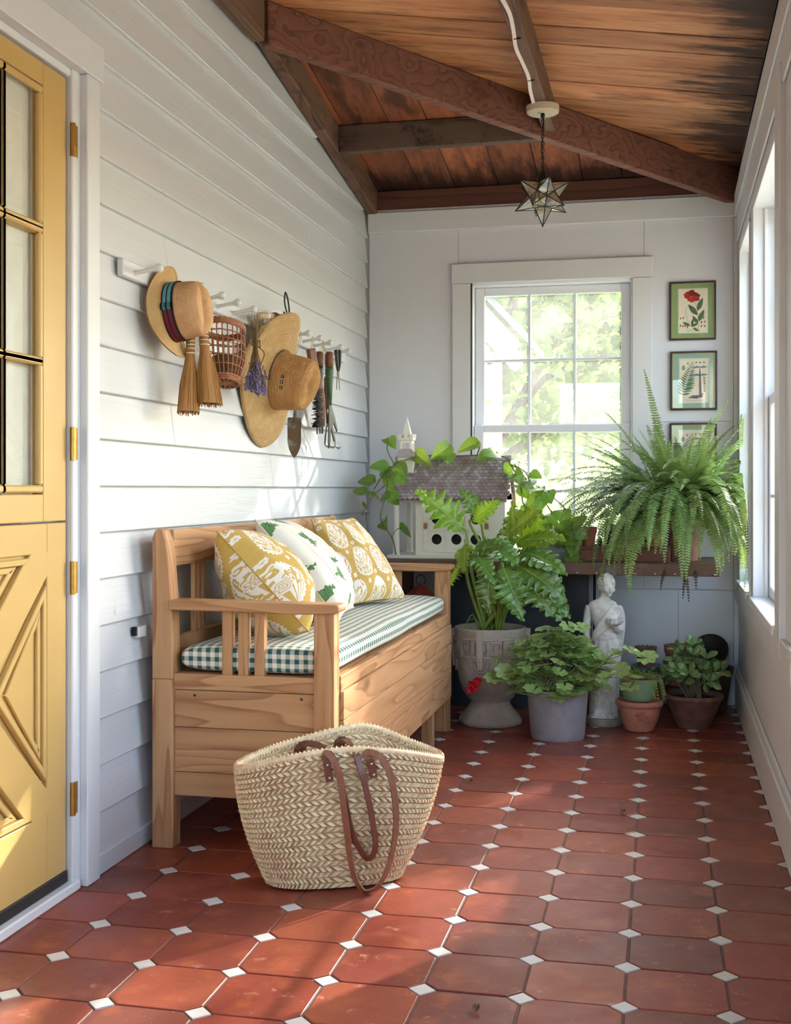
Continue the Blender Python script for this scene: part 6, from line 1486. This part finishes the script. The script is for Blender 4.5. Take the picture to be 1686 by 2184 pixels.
_t.l(_t.ramp(_t.noise(_t.obj(), 26, 5, .7), [(.3, .10), (.7, .45)]), mx_.inputs[0]); _t.l(tr_.outputs[0], mx_.inputs[1]); _t.l(df_.outputs[0], mx_.inputs[2]); mx2.inputs[0].default_value = .28; _t.l(mx_.outputs[0], mx2.inputs[1]); _t.l(gl_.outputs[0], mx2.inputs[2]); _t.l(mx2.outputs[0], _t.out.inputs[0]); M_stg = _t.m
seen = set(); lead = MB()
for i in range(12):
    if ico[i].z > .9: continue
    ring = [k for k, f in enumerate(faces) if i in f]; ax_ = ico[i]; o1 = ax_.orthogonal().normalized(); o2 = ax_.cross(o1)
    ring.sort(key=lambda k: math.atan2(dod[k].dot(o2), dod[k].dot(o1)))
    tip = SCn+ax_*RT
    for a, b in zip(ring, ring[1:]+ring[:1]):
        A, B = SCn+dod[a]*RC, SCn+dod[b]*RC; MB().add([tip, A, B], [(0, 1, 2)]).build('glass_facet', M_stg, pd)
        lead.tube([tip, A], .0019, 6)
        if (min(a, b), max(a, b)) not in seen: seen.add((min(a, b), max(a, b))); lead.tube([A, B], .0019, 6)
    lead.sphere(tip, .0030, 8, 6)
lead.build('lead_frame', M_lead, pd, smooth=True)
MB().lathe([(.0, .098), (.012, .096), (.030, .060), (.034, .050)], 5, SCn, Rq2).build('top_cap', M_lead, pd)
zt = zc-.028; nl = 15
for k in range(nl):
    z = lerp(SCn.z+.10, zt-.012, (k+.5)/nl); r1, r2 = .0055, (zt-SCn.z-.11)/nl*.62
    MB().tube([(SCn.x+(r1*math.cos(a) if k % 2 else 0), SCn.y+(0 if k % 2 else r1*math.cos(a)), z+r2*math.sin(a)) for a in [2*PI*i/12 for i in range(12)]], .0017, 5, closed=True).build('chain_link', M_lead, pd, smooth=True)
MB().tube(spline([(SCn.x+.003, SCn.y-.003, SCn.z+.09)]+[(SCn.x+.004*math.cos(k), SCn.y+.004*math.sin(k), lerp(SCn.z+.1, zt, k/8)) for k in range(9)], 24), .0018, 5).build('lamp_cord', M_lead, pd, smooth=True)
MB().tube([(SCn.x, SCn.y, zt-.016), (SCn.x, SCn.y, zt)], .008, 10).build('hook_collar', M_lead, pd, smooth=True)
cb = thing('electric_cable', 'flat white electric cable clipped along the roof purlin', 'cable', (-.475, 4, roof(-.475, 3)-.145)); zc2 = roof(-.475, 4.0)-.1295
P = [(-.475-.012+.007*math.sin(k*1.7)+.004*math.sin(k*.6), lerp(YF+.2, 4.665, k/40), zc2) for k in range(41)]
MB().ribbon(spline(P, 160), (0, 0, -1), .0125, .004).build('cable', plain('white_cable', S(226, 210, 202), .5, var=.05), cb)
for k in range(6): 
    y = 4.4-.42*k; MB().box(-.490, -.466, y, y+.004, zc2-.004, zc2+.002).build('staple', M_lead, cb)

# ================================================================== plants
def mesh_of(mb, name, mat, smooth=True):
    me = bpy.data.meshes.new(name); me.from_pydata(mb.v, [], mb.f)
    if mb.uv:
        lay = me.uv_layers.new(name='UVMap')
        for lp in me.loops: lay.data[lp.index].uv = mb.uv.get(lp.vertex_index, (.5, .5))
    me.validate()
    if smooth: me.polygons.foreach_set('use_smooth', [True]*len(me.polygons))
    me.materials.append(mat); me.update(); return me
def place(me, name, par, base, d, n, s):
    """leaf meshes run along +Y from the stalk, face +Z"""
    d = Vector(d).normalized(); n = Vector(n); n = (n-d*n.dot(d)); n = n.normalized() if n.length > 1e-4 else d.orthogonal().normalized()
    x = d.cross(n)
    M = Matrix.Translation(Vector(base)) @ frame(x, d, n).to_4x4() @ Matrix.Diagonal((s, s, s, 1))
    return inst(me, name, par, M)
CAMP = Vector((0, 0, 1.02))

# ---- Boston fern
M_fern = leafmat('fern_frond', S(124, 150, 88), trans=.32, rough=.34, var=.3); M_fernd = leafmat('dry_frond', S(82, 66, 48), trans=.1, rough=.8)
fc = Vector((.065, 5.56, .90)); fe = thing('boston_fern', 'large arching Boston fern spilling over the potting table', 'potted plant', (fc.x, fc.y, .70))
MB().lathe([(0, 0), (.075, 0), (.10, .15), (.108, .155), (.11, .185), (.10, .185), (.09, .15), (0, .14)], 32, (fc.x, fc.y, .7005)).build('pot', M_tcd, fe, auto=40)
def frond(az, el, L, bend, wmax, nm='frond', mt=None, base=None, droop=0, lim=True):
    m = MB(); n = int(L/.0115); p = Vector(base or fc)+Vector((math.cos(az), math.sin(az), 0))*rnd(.01, .09)+(Vector((0, 0, rnd(-.02, .05))) if base is None else Vector((0, 0, 0))); pts = []; e = el; az_ = az; curl = rnd(-.5, .5)
    for i in range(n+1):
        t = i/n; pts.append(p.copy()); e2 = e-bend*(t**1.25); az2 = az_+curl*t
        d = Vector((math.cos(az2)*math.cos(e2), math.sin(az2)*math.cos(e2), math.sin(e2))); p = p+d*(L/n)
        if lim:
            if p.y > 5.875: p.y = 5.875
            if p.x > .322: p.x = .322
            if p.z < .712 and p.y > 5.295 and p.x < .24: p.z = .712
    m.tube(pts, [.0022*(1-.7*i/n) for i in range(n+1)], 4, cap=False)
    for i in range(2, n+1):
        t = i/n; d = (pts[min(i+1, n)]-pts[i-1]).normalized(); up = Vector((0, 0, 1)); sd = d.cross(up)
        if sd.length < .1: sd = Vector((-math.sin(az), math.cos(az), 0))
        sd.normalize(); nn = sd.cross(d).normalized()
        w_ = wmax*min(1, (t/.16)**.7)*(1-max(0, t-.35)/.66)**.75+.003; h = .0068*(1-.5*t)+.0008
        for s_ in (1, -1):
            q = rnd(-.12, .12); v = (sd*s_+d*(.22+q)+nn*(.10-.45*t+rnd(-.12, .12))).normalized(); b0 = pts[i]; tw = (d+nn*rnd(-.25, .25)).normalized()
            e0 = b0+v*w_*.45-Vector((0, 0, .02*w_)); e1 = b0+v*w_-Vector((0, 0, .10*w_))
            V = [b0-tw*h*.6, b0+tw*h*.6, e0+tw*h, e0-tw*h*.85, e1+tw*h*.15]
            if lim:
                V = [Vector((min(x.x, .325), min(x.y, 5.888), x.z)) for x in V]
            m.add(V, [(0, 1, 2, 3), (3, 2, 4)])
    return m.build(nm, mt or M_fern, fe)
random.seed(31)
for i in range(185):
    r = i/185
    az = rnd(0, 2*PI)
    if r < .12: frond(rnd(.3, 5.9), rnd(1.0, 1.4), rnd(.40, .54), rnd(.5, 1.3), rnd(.030, .042))               # upright
    elif r < .55: frond(rnd(PI*.8, PI*2.15), rnd(.5, 1.15), rnd(.42, .60), rnd(1.2, 2.6), rnd(.036, .050))          # arching to the front and sides
    elif r < .80: frond(rnd(PI*1.15, PI*1.95), rnd(.25, .8), rnd(.46, .68), rnd(1.7, 2.4), rnd(.036, .050))        # hanging over the table edge
    else: frond(rnd(PI*.7, PI*2.3), rnd(.2, 1.1), rnd(.34, .52), rnd(.9, 1.9), rnd(.034, .046))
for (a, e, L, b, w_) in ((PI*1.02, .95, .60, .9, .042), (PI*1.05, .62, .62, .9, .045), (PI*1.0, .45, .62, 1.0, .045), (PI*1.08, .30, .60, .9, .045), (PI*.98, 1.25, .56, .55, .040), (PI*1.3, 1.38, .62, .25, .040), (-.15, 1.32, .56, .3, .035), (-.5, 1.15, .52, .5, .035), (PI*1.12, .15, .56, .9, .045), (-.35, .8, .5, 1.2, .042), (PI*1.5, .9, .72, 2.5, .050), (PI*1.6, .8, .74, 2.35, .050), (PI*1.72, .75, .70, 2.3, .047), (PI*1.42, .7, .70, 2.3, .047), (PI*1.80, .6, .66, 2.1, .047), (PI*1.36, .9, .74, 2.45, .050)):
    frond(a, e, L, b, w_)
for k in range(34): frond(rnd(PI*1.2, PI*1.97), rnd(.45, .95), rnd(.50, .74), rnd(2.1, 2.6), rnd(.038, .052))
for k in range(8): frond(rnd(PI*.95, PI*1.9), rnd(1.1, 1.4), rnd(.40, .52), rnd(.5, 1.0), rnd(.034, .044))
for x in (.02, .055, .10, .135): frond(-PI/2+rnd(-.3, .3), -.7, rnd(.10, .16), .9, .008, 'dry_frond', M_fernd, base=(x, 5.285, .69), lim=False)

# ---- split-leaf philodendron
M_phil = leafmat('philodendron_leaf', S(94, 130, 56), vein=S(150, 174, 88), trans=.25, rough=.28, spec=.5, var=.2, gloss=.25)
M_phily = leafmat('backlit_philodendron_leaf', S(126, 156, 52), vein=S(172, 186, 100), trans=.42, rough=.3, var=.2, gloss=.15)  # brighter yellow-green paints the backlight into these leaves' colour
M_pst = plain('green_petiole', S(118, 142, 62), .45, var=.2, scale=20)
def phil_mesh(seed, mt, nl=5, arch=.25):
    random.seed(seed); m = MB(); nu, nv = 56, 8; ph = rnd(0, 1)
    def W(t): return .40*(math.sin(PI*min(1, (t*.94+.04))**.72)**.75)*(1-.25*t)
    LB = {}
    for sg in (-1, 1):
        cs_ = []; t0 = rnd(.0, .05)
        while t0 < 1: wd_ = rnd(.13, .21)*(1-.35*t0); cs_.append((t0, t0+wd_, rnd(.82, 1.12))); t0 += wd_
        LB[sg] = cs_
    def lob(t, s):
        for a0, a1, hh in LB[s]:
            if a0 <= t < a1:
                f = (t-a0)/(a1-a0); return (.30+.70*math.sin(PI*f)**.7)*hh+.03*math.sin(t*70)
        return .5
    for sgn in (-1, 1):
        def fn(u, v):
            t = u; w_ = W(t)*lob(t, sgn); x = sgn*v*w_; fw = .20*v*w_*1.5
            y = t+fw*(1-t*.6)
            z = -arch*(t**2)*.9+.16*abs(v)*w_-.35*(v*w_)**2+.034*math.sin(t*nl*2.6*PI+ph*6)*v*v+.012*math.sin(9*t+5*v*sgn)
            return Vector((x, y, z))
        m.grid(fn, nu, nv, flip=(sgn < 0), uv=lambda u, v, sgn=sgn: (.5+sgn*v*.5, u))
    m.tube([(0, t/10*1.0, -arch*(t/10)**2*.9+.004) for t in range(11)], [.014*(1-.08*t) for t in range(11)], 5)
    return mesh_of(m, 'leaf', mt)
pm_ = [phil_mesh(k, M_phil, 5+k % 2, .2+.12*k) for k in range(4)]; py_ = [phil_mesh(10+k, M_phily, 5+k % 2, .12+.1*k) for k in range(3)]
# base, tip, normal hint, mesh set, size; positions from the plant's own spread around the urn
PL = [((-.855, 5.17, .845), (-1.06, 5.10, 1.045), (.45, -.75, .55), 1), ((-.82, 5.22, .88), (-.70, 5.16, .985), (-.3, -.9, .3), 1), ((-.80, 5.26, .90), (-.86, 5.20, 1.03), (.2, -.9, .4), 0),
      ((-.66, 5.22, .77), (-.62, 5.16, .985), (.75, -.6, .2), 1), ((-.60, 5.20, .76), (-.52, 5.08, .93), (.2, -.85, .5), 1), ((-.62, 5.16, .79), (-.42, 5.02, .86), (0, -.7, .8), 1), ((-.60, 5.14, .75), (-.40, 4.98, .74), (.1, -.6, .8), 0),
      ((-.62, 5.08, .70), (-.40, 4.93, .64), (.1, -.8, .7), 0), ((-.60, 5.06, .67), (-.42, 4.92, .51), (.35, -.8, .5), 0), ((-.66, 5.02, .69), (-.56, 4.90, .49), (.1, -.9, .4), 0), ((-.72, 5.02, .69), (-.72, 4.90, .52), (-.1, -.9, .45), 0),
      ((-.78, 5.06, .74), (-.70, 4.93, .69), (-.1, -.6, .85), 0), ((-.80, 5.10, .76), (-.66, 5.00, .80), (-.2, -.7, .7), 0), ((-.84, 5.14, .78), (-.84, 5.05, .70), (-.4, -.8, .5), 1), ((-.58, 5.12, .66), (-.36, 5.00, .54), (.3, -.7, .6), 0),
      ((-.56, 5.16, .70), (-.38, 5.10, .62), (.3, -.6, .7), 0), ((-.52, 5.10, .62), (-.40, 5.02, .47), (.4, -.8, .3), 0), ((-.70, 5.26, .82), (-.50, 5.30, .95), (.0, -.7, .7), 0), ((-.64, 5.12, .84), (-.50, 5.02, .95), (.2, -.7, .6), 1), ((-.86, 5.2, .70), (-.93, 5.12, .60), (-.5, -.7, .5), 1), ((-.74, 5.1, .80), (-.58, 4.98, .72), (.0, -.55, .85), 0)]
random.seed(41)
for k, (b, e, n_, ys) in enumerate(PL):
    b, e = Vector(b), Vector(e); L = (e-b).length
    me = (py_[k % 3] if ys else pm_[k % 4]); s = max(.14, L*.9)
    place(me, 'leaf', ur, b, e-b, n_, s)
    root = UC+Vector((rnd(-.05, .06), rnd(-.05, .03), .385)); mid = root.lerp(b, .55)+Vector((rnd(-.02, .02), -.02, .05))
    MB().tube(spline([root, mid, b-(e-b).normalized()*.02, b], 14), [lerp(.0092, .0046, i/14) for i in range(15)], 7).build('petiole', M_pst, ur, smooth=True)
for k in range(10):
    root = UC+Vector((rnd(-.05, .07), rnd(-.07, 0), .385)); a = rnd(-2.6, -.5); MB().tube(spline([root, root+Vector((.05*math.cos(a), .05*math.sin(a), rnd(.05, .12))), root+Vector((.10*math.cos(a), .10*math.sin(a), rnd(.03, .2)))], 8), [.0045, .004, .004, .0035, .003, .003, .002, .0015, .001], 5).build('young_shoot', M_pst, ur, smooth=True)

# ---- pothos in the zinc tub, trailing over the birdhouse
M_poth = leafmat('pothos_leaf', S(116, 152, 66), vein=S(160, 182, 104), trans=.38, rough=.35, var=.25, gloss=.15); M_vine = plain('vine_stem', S(96, 100, 56), .6, var=.25, scale=30)
po = thing('trailing_pothos', 'trailing pothos in a zinc tub climbing over the birdhouse', 'potted plant', (-.465, 5.53, .70))
zt_ = lambda a, r, z: (r*(1.25 if False else 1), z)
m = MB(); prof = [(0, 0), (.085, 0), (.088, .004), (.092, .03), (.0945, .033), (.0945, .039), (.093, .042), (.097, .07), (.0995, .073), (.0995, .079), (.098, .082), (.101, .104), (.106, .107), (.106, .113), (.100, .113), (.094, .09), (0, .088)]
m.lathe(prof, 48, (-.455, 5.52, .7005), None, None)
m.v = [((v[0]+.455)*1.15-.455, (v[1]-5.52)*.85+5.52, v[2]) for v in m.v]; m.build('tub', M_zinc, po, auto=40)
def heart(seed):
    random.seed(seed); m = MB(); cup = rnd(.1, .35); dr = rnd(.1, .5)
    for sgn in (-1, 1):
        def fn(u, v):
            t = u; w_ = .44*(math.sin(PI*(t**.62))**.8)*(1-.15*t) if t > 0 else 0; x = sgn*v*w_; y = t-.20*v*(1-t)**2
            return Vector((x, y, cup*abs(x)-dr*t*t+.01*math.sin(8*t)))
        m.grid(fn, 12, 4, flip=(sgn < 0), uv=lambda u, v, sgn=sgn: (.5+sgn*v*.5, u))
    return mesh_of(m, 'leaf', M_poth)
hm = [heart(k) for k in range(5)]
VINES = [[(-.44, 5.50, .80), (-.50, 5.44, .92), (-.60, 5.43, 1.05), (-.68, 5.50, 1.14), (-.74, 5.56, 1.172), (-.84, 5.59, 1.178), (-.95, 5.60, 1.176), (-1.05, 5.59, 1.178), (-1.14, 5.52, 1.17), (-1.20, 5.43, 1.14), (-1.26, 5.38, 1.08), (-1.30, 5.36, 1.02)],
         [(-1.14, 5.52, 1.17), (-1.22, 5.40, 1.12), (-1.25, 5.38, .98), (-1.27, 5.37, .88), (-1.22, 5.38, .80), (-1.20, 5.38, .72)], [(-1.24, 5.40, 1.05), (-1.31, 5.36, .98), (-1.35, 5.34, .90)],
         [(-.45, 5.50, .80), (-.42, 5.45, .90), (-.50, 5.42, .99), (-.58, 5.42, 1.03), (-.62, 5.44, 1.10), (-.69, 5.47, 1.13)], [(-.48, 5.48, .80), (-.56, 5.42, .86), (-.62, 5.41, .95), (-.64, 5.43, 1.05), (-.70, 5.5, 1.15)],
         [(-.43, 5.46, .81), (-.40, 5.40, .84), (-.39, 5.385, .78), (-.395, 5.38, .72)], [(-.50, 5.46, .81), (-.46, 5.40, .83), (-.44, 5.385, .76)], [(-.86, 5.59, 1.178), (-.84, 5.56, 1.22)], [(-.98, 5.6, 1.178), (-.97, 5.58, 1.21)], [(-1.22, 5.42, 1.14), (-1.245, 5.40, 1.20), (-1.24, 5.40, 1.235)]]
VP = []
for P in VINES:
    sp = spline(P, 36); MB().tube(sp, .0028, 5).build('vine', M_vine, po, smooth=True); VP += sp
LC = [(-1.223, 5.4, 1.238), (-1.292, 5.4, 1.132), (-1.288, 5.4, 1.075), (-1.35, 5.4, 1.062), (-1.381, 5.4, 1.012), (-1.274, 5.4, 0.982), (-1.333, 5.4, 0.932), (-1.271, 5.4, 0.863), (-1.21, 5.4, 0.969), (-1.179, 5.4, 1.105), (-1.193, 5.4, 1.069), (-1.166, 5.53, 0.826), (-1.018, 5.53, 1.197), (-1.015, 5.53, 1.176), (-0.984, 5.53, 1.163), (-0.895, 5.53, 1.223), (-0.781, 5.53, 1.192), (-0.808, 5.53, 1.176), (-0.655, 5.4, 1.145), (-0.707, 5.53, 1.102), (-0.658, 5.4, 1.093), (-0.567, 5.4, 1.087), (-0.548, 5.4, 1.016), (-0.567, 5.4, 1.029), (-0.503, 5.4, 0.983), (-0.541, 5.4, 0.958), (-0.58, 5.4, 0.97), (-0.439, 5.4, 0.894), (-0.42, 5.4, 0.855), (-0.445, 5.4, 0.842), (-0.375, 5.4, 0.881), (-0.369, 5.4, 0.823), (-0.413, 5.4, 0.81), (-0.477, 5.4, 0.842), (-0.4, 5.4, 0.759), (-0.381, 5.4, 0.721), (-0.356, 5.4, 0.74), (-0.645, 5.4, 1.068), (-0.638, 5.4, 1.042), (-0.6, 5.4, 1.042), (-0.516, 5.4, 0.835), (-0.458, 5.4, 0.81), (-1.104, 5.53, 1.164), (-1.251, 5.4, 1.109), (-0.616, 5.4, 1.003), (-0.49, 5.4, 0.893), (-0.535, 5.4, 0.874), (-0.471, 5.4, 0.784), (-0.606, 5.4, 0.912), (-0.567, 5.4, 0.925), (-1.312, 5.4, 0.982), (-1.23, 5.4, 1.042), (-0.426, 5.4, 0.791), (-0.509, 5.4, 0.796)]   # leaf centres along the vines, in metres
random.seed(43)
for k, p_ in enumerate(LC):
    c = Vector(p_)+Vector((0, rnd(-.03, .02), 0)); q = min(VP, key=lambda p: (p-c).length)
    d = (c-q); d = d.normalized() if d.length > .01 else Vector((rnd(-1, 1), -.3, rnd(-1, .4))).normalized(); d = (d+Vector((rnd(-.5, .5), -.25, rnd(-.55, .1)))).normalized()
    s = rnd(.066, .096); b = c-d*s*.5
    place(hm[k % 5], 'leaf', po, b, d, Vector((rnd(-.4, .4), -1, rnd(.3, .9))), s)
    MB().tube(spline([q, q.lerp(b, .5)+Vector((0, -.01, .015)), b], 6), .0016, 4).build('leaf_stalk', M_vine, po)

# ---- ivy geranium
M_ger = leafmat('geranium_leaf', S(150, 174, 104), trans=.28, rough=.38, var=.3, gloss=.12); M_gst = plain('geranium_stem', S(120, 132, 78), .6, var=.3); M_redp = leafmat('geranium_petal', S(206, 22, 34), trans=.3, rough=.5, var=.15)
def gmesh(seed):
    random.seed(seed); m = MB(); n = 35; cup = rnd(.15, .5); m.v.append((0, .30, 0)); m.uv[0] = (.5, .5)
    for ring in (.5, 1.0):
        for i in range(n+1):
            a = -PI/2+.16+(2*PI-.32)*i/n; lob = 1+.26*abs(math.sin(3.5*(a+PI/2)))-.14+.03*math.sin(21*a); r = .5*ring*(lob if ring == 1 else 1.0)
            m.uv[len(m.v)] = (.5+.5*ring*math.cos(a), .5+.5*ring*math.sin(a))
            m.v.append((r*math.cos(a), .30+r*math.sin(a)*.95, cup*(r**2)*1.1+.035*ring*math.cos(7*(a+PI/2))))
    for i in range(n): m.f.append((0, 1+i, 2+i)); m.f.append((1+i, n+2+i, n+3+i, 2+i))
    return mesh_of(m, 'leaf', M_ger)
gm_ = [gmesh(k) for k in range(5)]
GC = Vector((-.432, 4.985, .20)); random.seed(51)
spots = []
for i in range(170):
    az = rnd(0, 2*PI); el = rnd(-.35, 1.45); R_ = rnd(.55, 1.0)
    p = GC+Vector((.215*math.cos(az)*math.cos(el)*R_, .175*math.sin(az)*math.cos(el)*R_, .02+.20*math.sin(el)*R_+.03))
    if p.z < .20 and (Vector((p.x, p.y, 0))-Vector((GC.x, GC.y, 0))).length < .135: continue
    if math.sin(az) > .5 and rnd(0, 1) < .5: continue
    spots.append((p, az))
for P in ([(-.27, 4.93, .30), (-.20, 4.92, .36), (-.13, 4.92, .37), (-.07, 4.92, .345)], [(-.24, 4.90, .26), (-.17, 4.88, .30), (-.12, 4.88, .27), (-.14, 4.88, .23)], [(-.58, 4.90, .28), (-.64, 4.90, .27), (-.69, 4.90, .245), (-.67, 4.90, .33)], [(-.40, 4.93, .42), (-.38, 4.92, .46), (-.33, 4.92, .455), (-.46, 4.93, .455)], [(-.52, 4.84, .21), (-.60, 4.86, .20), (-.42, 4.82, .19), (-.34, 4.83, .20)]):
    for q in P: spots.append((Vector(q), math.atan2(q[1]-GC.y, q[0]-GC.x)))
    MB().tube(spline([GC+Vector((0, 0, .0))]+P, 14), .0030, 5).build('stem', M_gst, gb, smooth=True)
for k, (p, az) in enumerate(spots):
    out = (p-GC-Vector((0, 0, -.03))); d = Vector((math.cos(az+rnd(-.7, .7)), math.sin(az+rnd(-.7, .7))-.2, rnd(-.5, .3))); n_ = out.normalized()+Vector((rnd(-.35, .35), -.45, .6)); s = rnd(.054, .088)
    place(gm_[k % 5], 'leaf', gb, p-d.normalized()*s*.3, d, n_, s)
    if k % 2 == 0: MB().tube(spline([GC+Vector((rnd(-.06, .06), rnd(-.05, .05), -.01)), GC.lerp(p, .5)+Vector((0, 0, .02)), p], 6), [.0026, .0024, .0022, .002, .0018, .0016, .0014], 4, cap=False).build('stem', M_gst, gb)
fpos = Vector((-.770, 4.93, .212)); MB().tube(spline([GC+Vector((-.08, -.04, .03)), GC+Vector((-.20, -.06, .09)), fpos+Vector((.08, .01, .05)), fpos+Vector((.012, .0, .005))], 16), .0022, 5).build('flower_stem', M_gst, gb, smooth=True)
def petal():
    m = MB()
    m.grid(lambda u, v: Vector(((u-.5)*.8*math.sin(PI*(.12+.80*v))**.7, v, .18*((u-.5)*2)**2+.12*v*v)), 5, 5); return mesh_of(m, 'petal', M_redp)
pme_ = petal()
for k in range(5):
    c = fpos+Vector((rnd(-.016, .016), rnd(-.01, .004), (-.020, -.010, .004, .014, .022)[k]))
    ax_ = Vector((rnd(-.5, .5), -1, rnd(-.3, .5))).normalized(); o1 = ax_.orthogonal().normalized(); o2 = ax_.cross(o1)
    for j in range(5):
        a = 2*PI*j/5+k; place(pme_, 'petal', gb, c, o1*math.cos(a)+o2*math.sin(a)+ax_*.25, ax_, rnd(.016, .021))

# ---- jade plant
M_jade = leafmat('jade_leaf', S(122, 152, 92), trans=.12, rough=.3, spec=.5, var=.2, gloss=.3); M_jst = plain('jade_stem', S(110, 100, 76), .7, var=.25)
JC = Vector((.118, 5.335, 0)); jd = thing('jade_plant', 'bushy jade plant in a wide dark terracotta bowl', 'potted plant', JC)
MB().lathe([(0, 0), (.066, 0), (.069, .003), (.118, .122), (.124, .126), (.127, .134), (.126, .142), (.119, .143), (.112, .13), (.1, .10)], 44, JC, None, lambda a, r, z: (r*(1+.01*math.sin(2*a)), z)).build('bowl', M_tcd, jd, auto=35)
MB().lathe([(0, .13), (.112, .122)], 28, JC).build('soil', M_soil, jd)
def jmesh(seed):
    random.seed(seed); m = MB(); bd_ = rnd(-.15, .35)
    m.grid(lambda u, v: Vector((.5*math.sin(PI*v**1.35)**.75*.62*math.cos(2*PI*u), v, .085*math.sin(PI*v)**.6*math.sin(2*PI*u)+bd_*v*v*.6)), 10, 8, cu=True); return mesh_of(m, 'leaf', M_jade)
jm = [jmesh(k) for k in range(4)]; random.seed(61)
for i in range(30):
    az = rnd(0, 2*PI) if i % 3 else rnd(PI, 2*PI); el = rnd(.15, 1.5); R_ = rnd(.62, 1.0)
    tip = JC+Vector((0, 0, .135))+Vector((.150*math.cos(az)*math.cos(el)*R_, .13*math.sin(az)*math.cos(el)*R_, .035+.205*math.sin(el)*R_))
    if tip.x > .27: tip.x = .27
    base = JC+Vector((rnd(-.03, .03), rnd(-.03, .03), .125)); sp = spline([base, base.lerp(tip, .5)+Vector((0, 0, .02)), tip], 8)
    MB().tube(sp, [.006, .0055, .005, .0045, .004, .0036, .0032, .003, .0026], 6).build('stem', M_jst, jd, smooth=True)
    dd = (sp[-1]-sp[-3]).normalized(); o1 = dd.orthogonal().normalized(); o2 = dd.cross(o1)
    for j in range(7):
        a = j*PI/2+rnd(-.3, .3)+(.785 if (j//4) else 0); lv_ = sp[-1] if j < 4 else sp[-3]; up_ = .55 if j < 4 else .05
        d = (o1*math.cos(a)+o2*math.sin(a))*(1-.3*up_)+dd*up_; place(jm[(i+j) % 4], 'leaf', jd, lv_, d, dd+Vector((0, -.3, .4)), rnd(.042, .060))

# ---- weeds in the green pot, litter on the soil
random.seed(71); M_weed = leafmat('weed_leaf', S(128, 152, 70), trans=.4, rough=.5); m = MB(); GP = Vector((-.110, 5.205, .212))
for i in range(46):
    a, r = rnd(0, 2*PI), rnd(0, .068); b = GP+Vector((r*math.cos(a), r*math.sin(a), -.004)); tip = b+Vector((rnd(-.04, .05), rnd(-.04, .03), rnd(.008, .055)))
    sp = spline([b, b.lerp(tip, .5)+Vector((0, 0, .012)), tip], 5); m.tube(sp, .0009, 4, cap=False)
    for p in sp[2:]:
        for s_ in (-1, 1): e = p+Vector((s_*rnd(.004, .010), rnd(-.006, .002), rnd(-.004, .006))); m.add([p, p.lerp(e, .5)+Vector((0, 0, .003)), e, p.lerp(e, .5)-Vector((0, .001, .003))], [(0, 1, 2, 3)])
stuff(m.build('weeds', M_weed, gp_)); m = MB()
for i in range(5):
    a = rnd(-1.2, .4); b = GP+Vector((.075*math.cos(a), .075*math.sin(a), .0)); sp = spline([b-Vector((.02, 0, 0)), b+Vector((.012, -.005, .006)), b+Vector((.022, -.008, -.03)), b+Vector((.028, -.008, -rnd(.05, .08)))], 10); m.tube(sp, .0009, 4)
    for p in sp[3:]: m.add([p, p+Vector((.008, 0, .003)), p+Vector((.012, 0, -.006)), p+Vector((.003, 0, -.006))], [(0, 1, 2, 3)])
stuff(m.build('trailing_weed', M_weed, gp_))

# ---- scraps of dry leaf on the tiles
M_scrap = plain('dry_leaf_scrap', S(96, 62, 44), .9)
for (x, y, lab) in ((-.66, 4.14, 'tiny curled dry leaf on the tiles beyond the straw tote'), (-.13, 3.86, 'tiny dark dry leaf scrap in the middle of the tiled floor'), (-.36, 2.33, 'tiny dry leaf scrap on the tiles nearest the camera')):
    m = MB(); random.seed(int(x*-1000))
    m.grid(lambda u, v: Vector((x+(u-.5)*.016*math.sin(PI*(.1+.8*v)), y+(v-.5)*.022, .0045+.005*(2*u-1)**2+.004*v*v)), 4, 5); o = m.build('dry_leaf', M_scrap, smooth=True); tag(o, lab, 'leaf', 'dry leaf scraps on the floor')
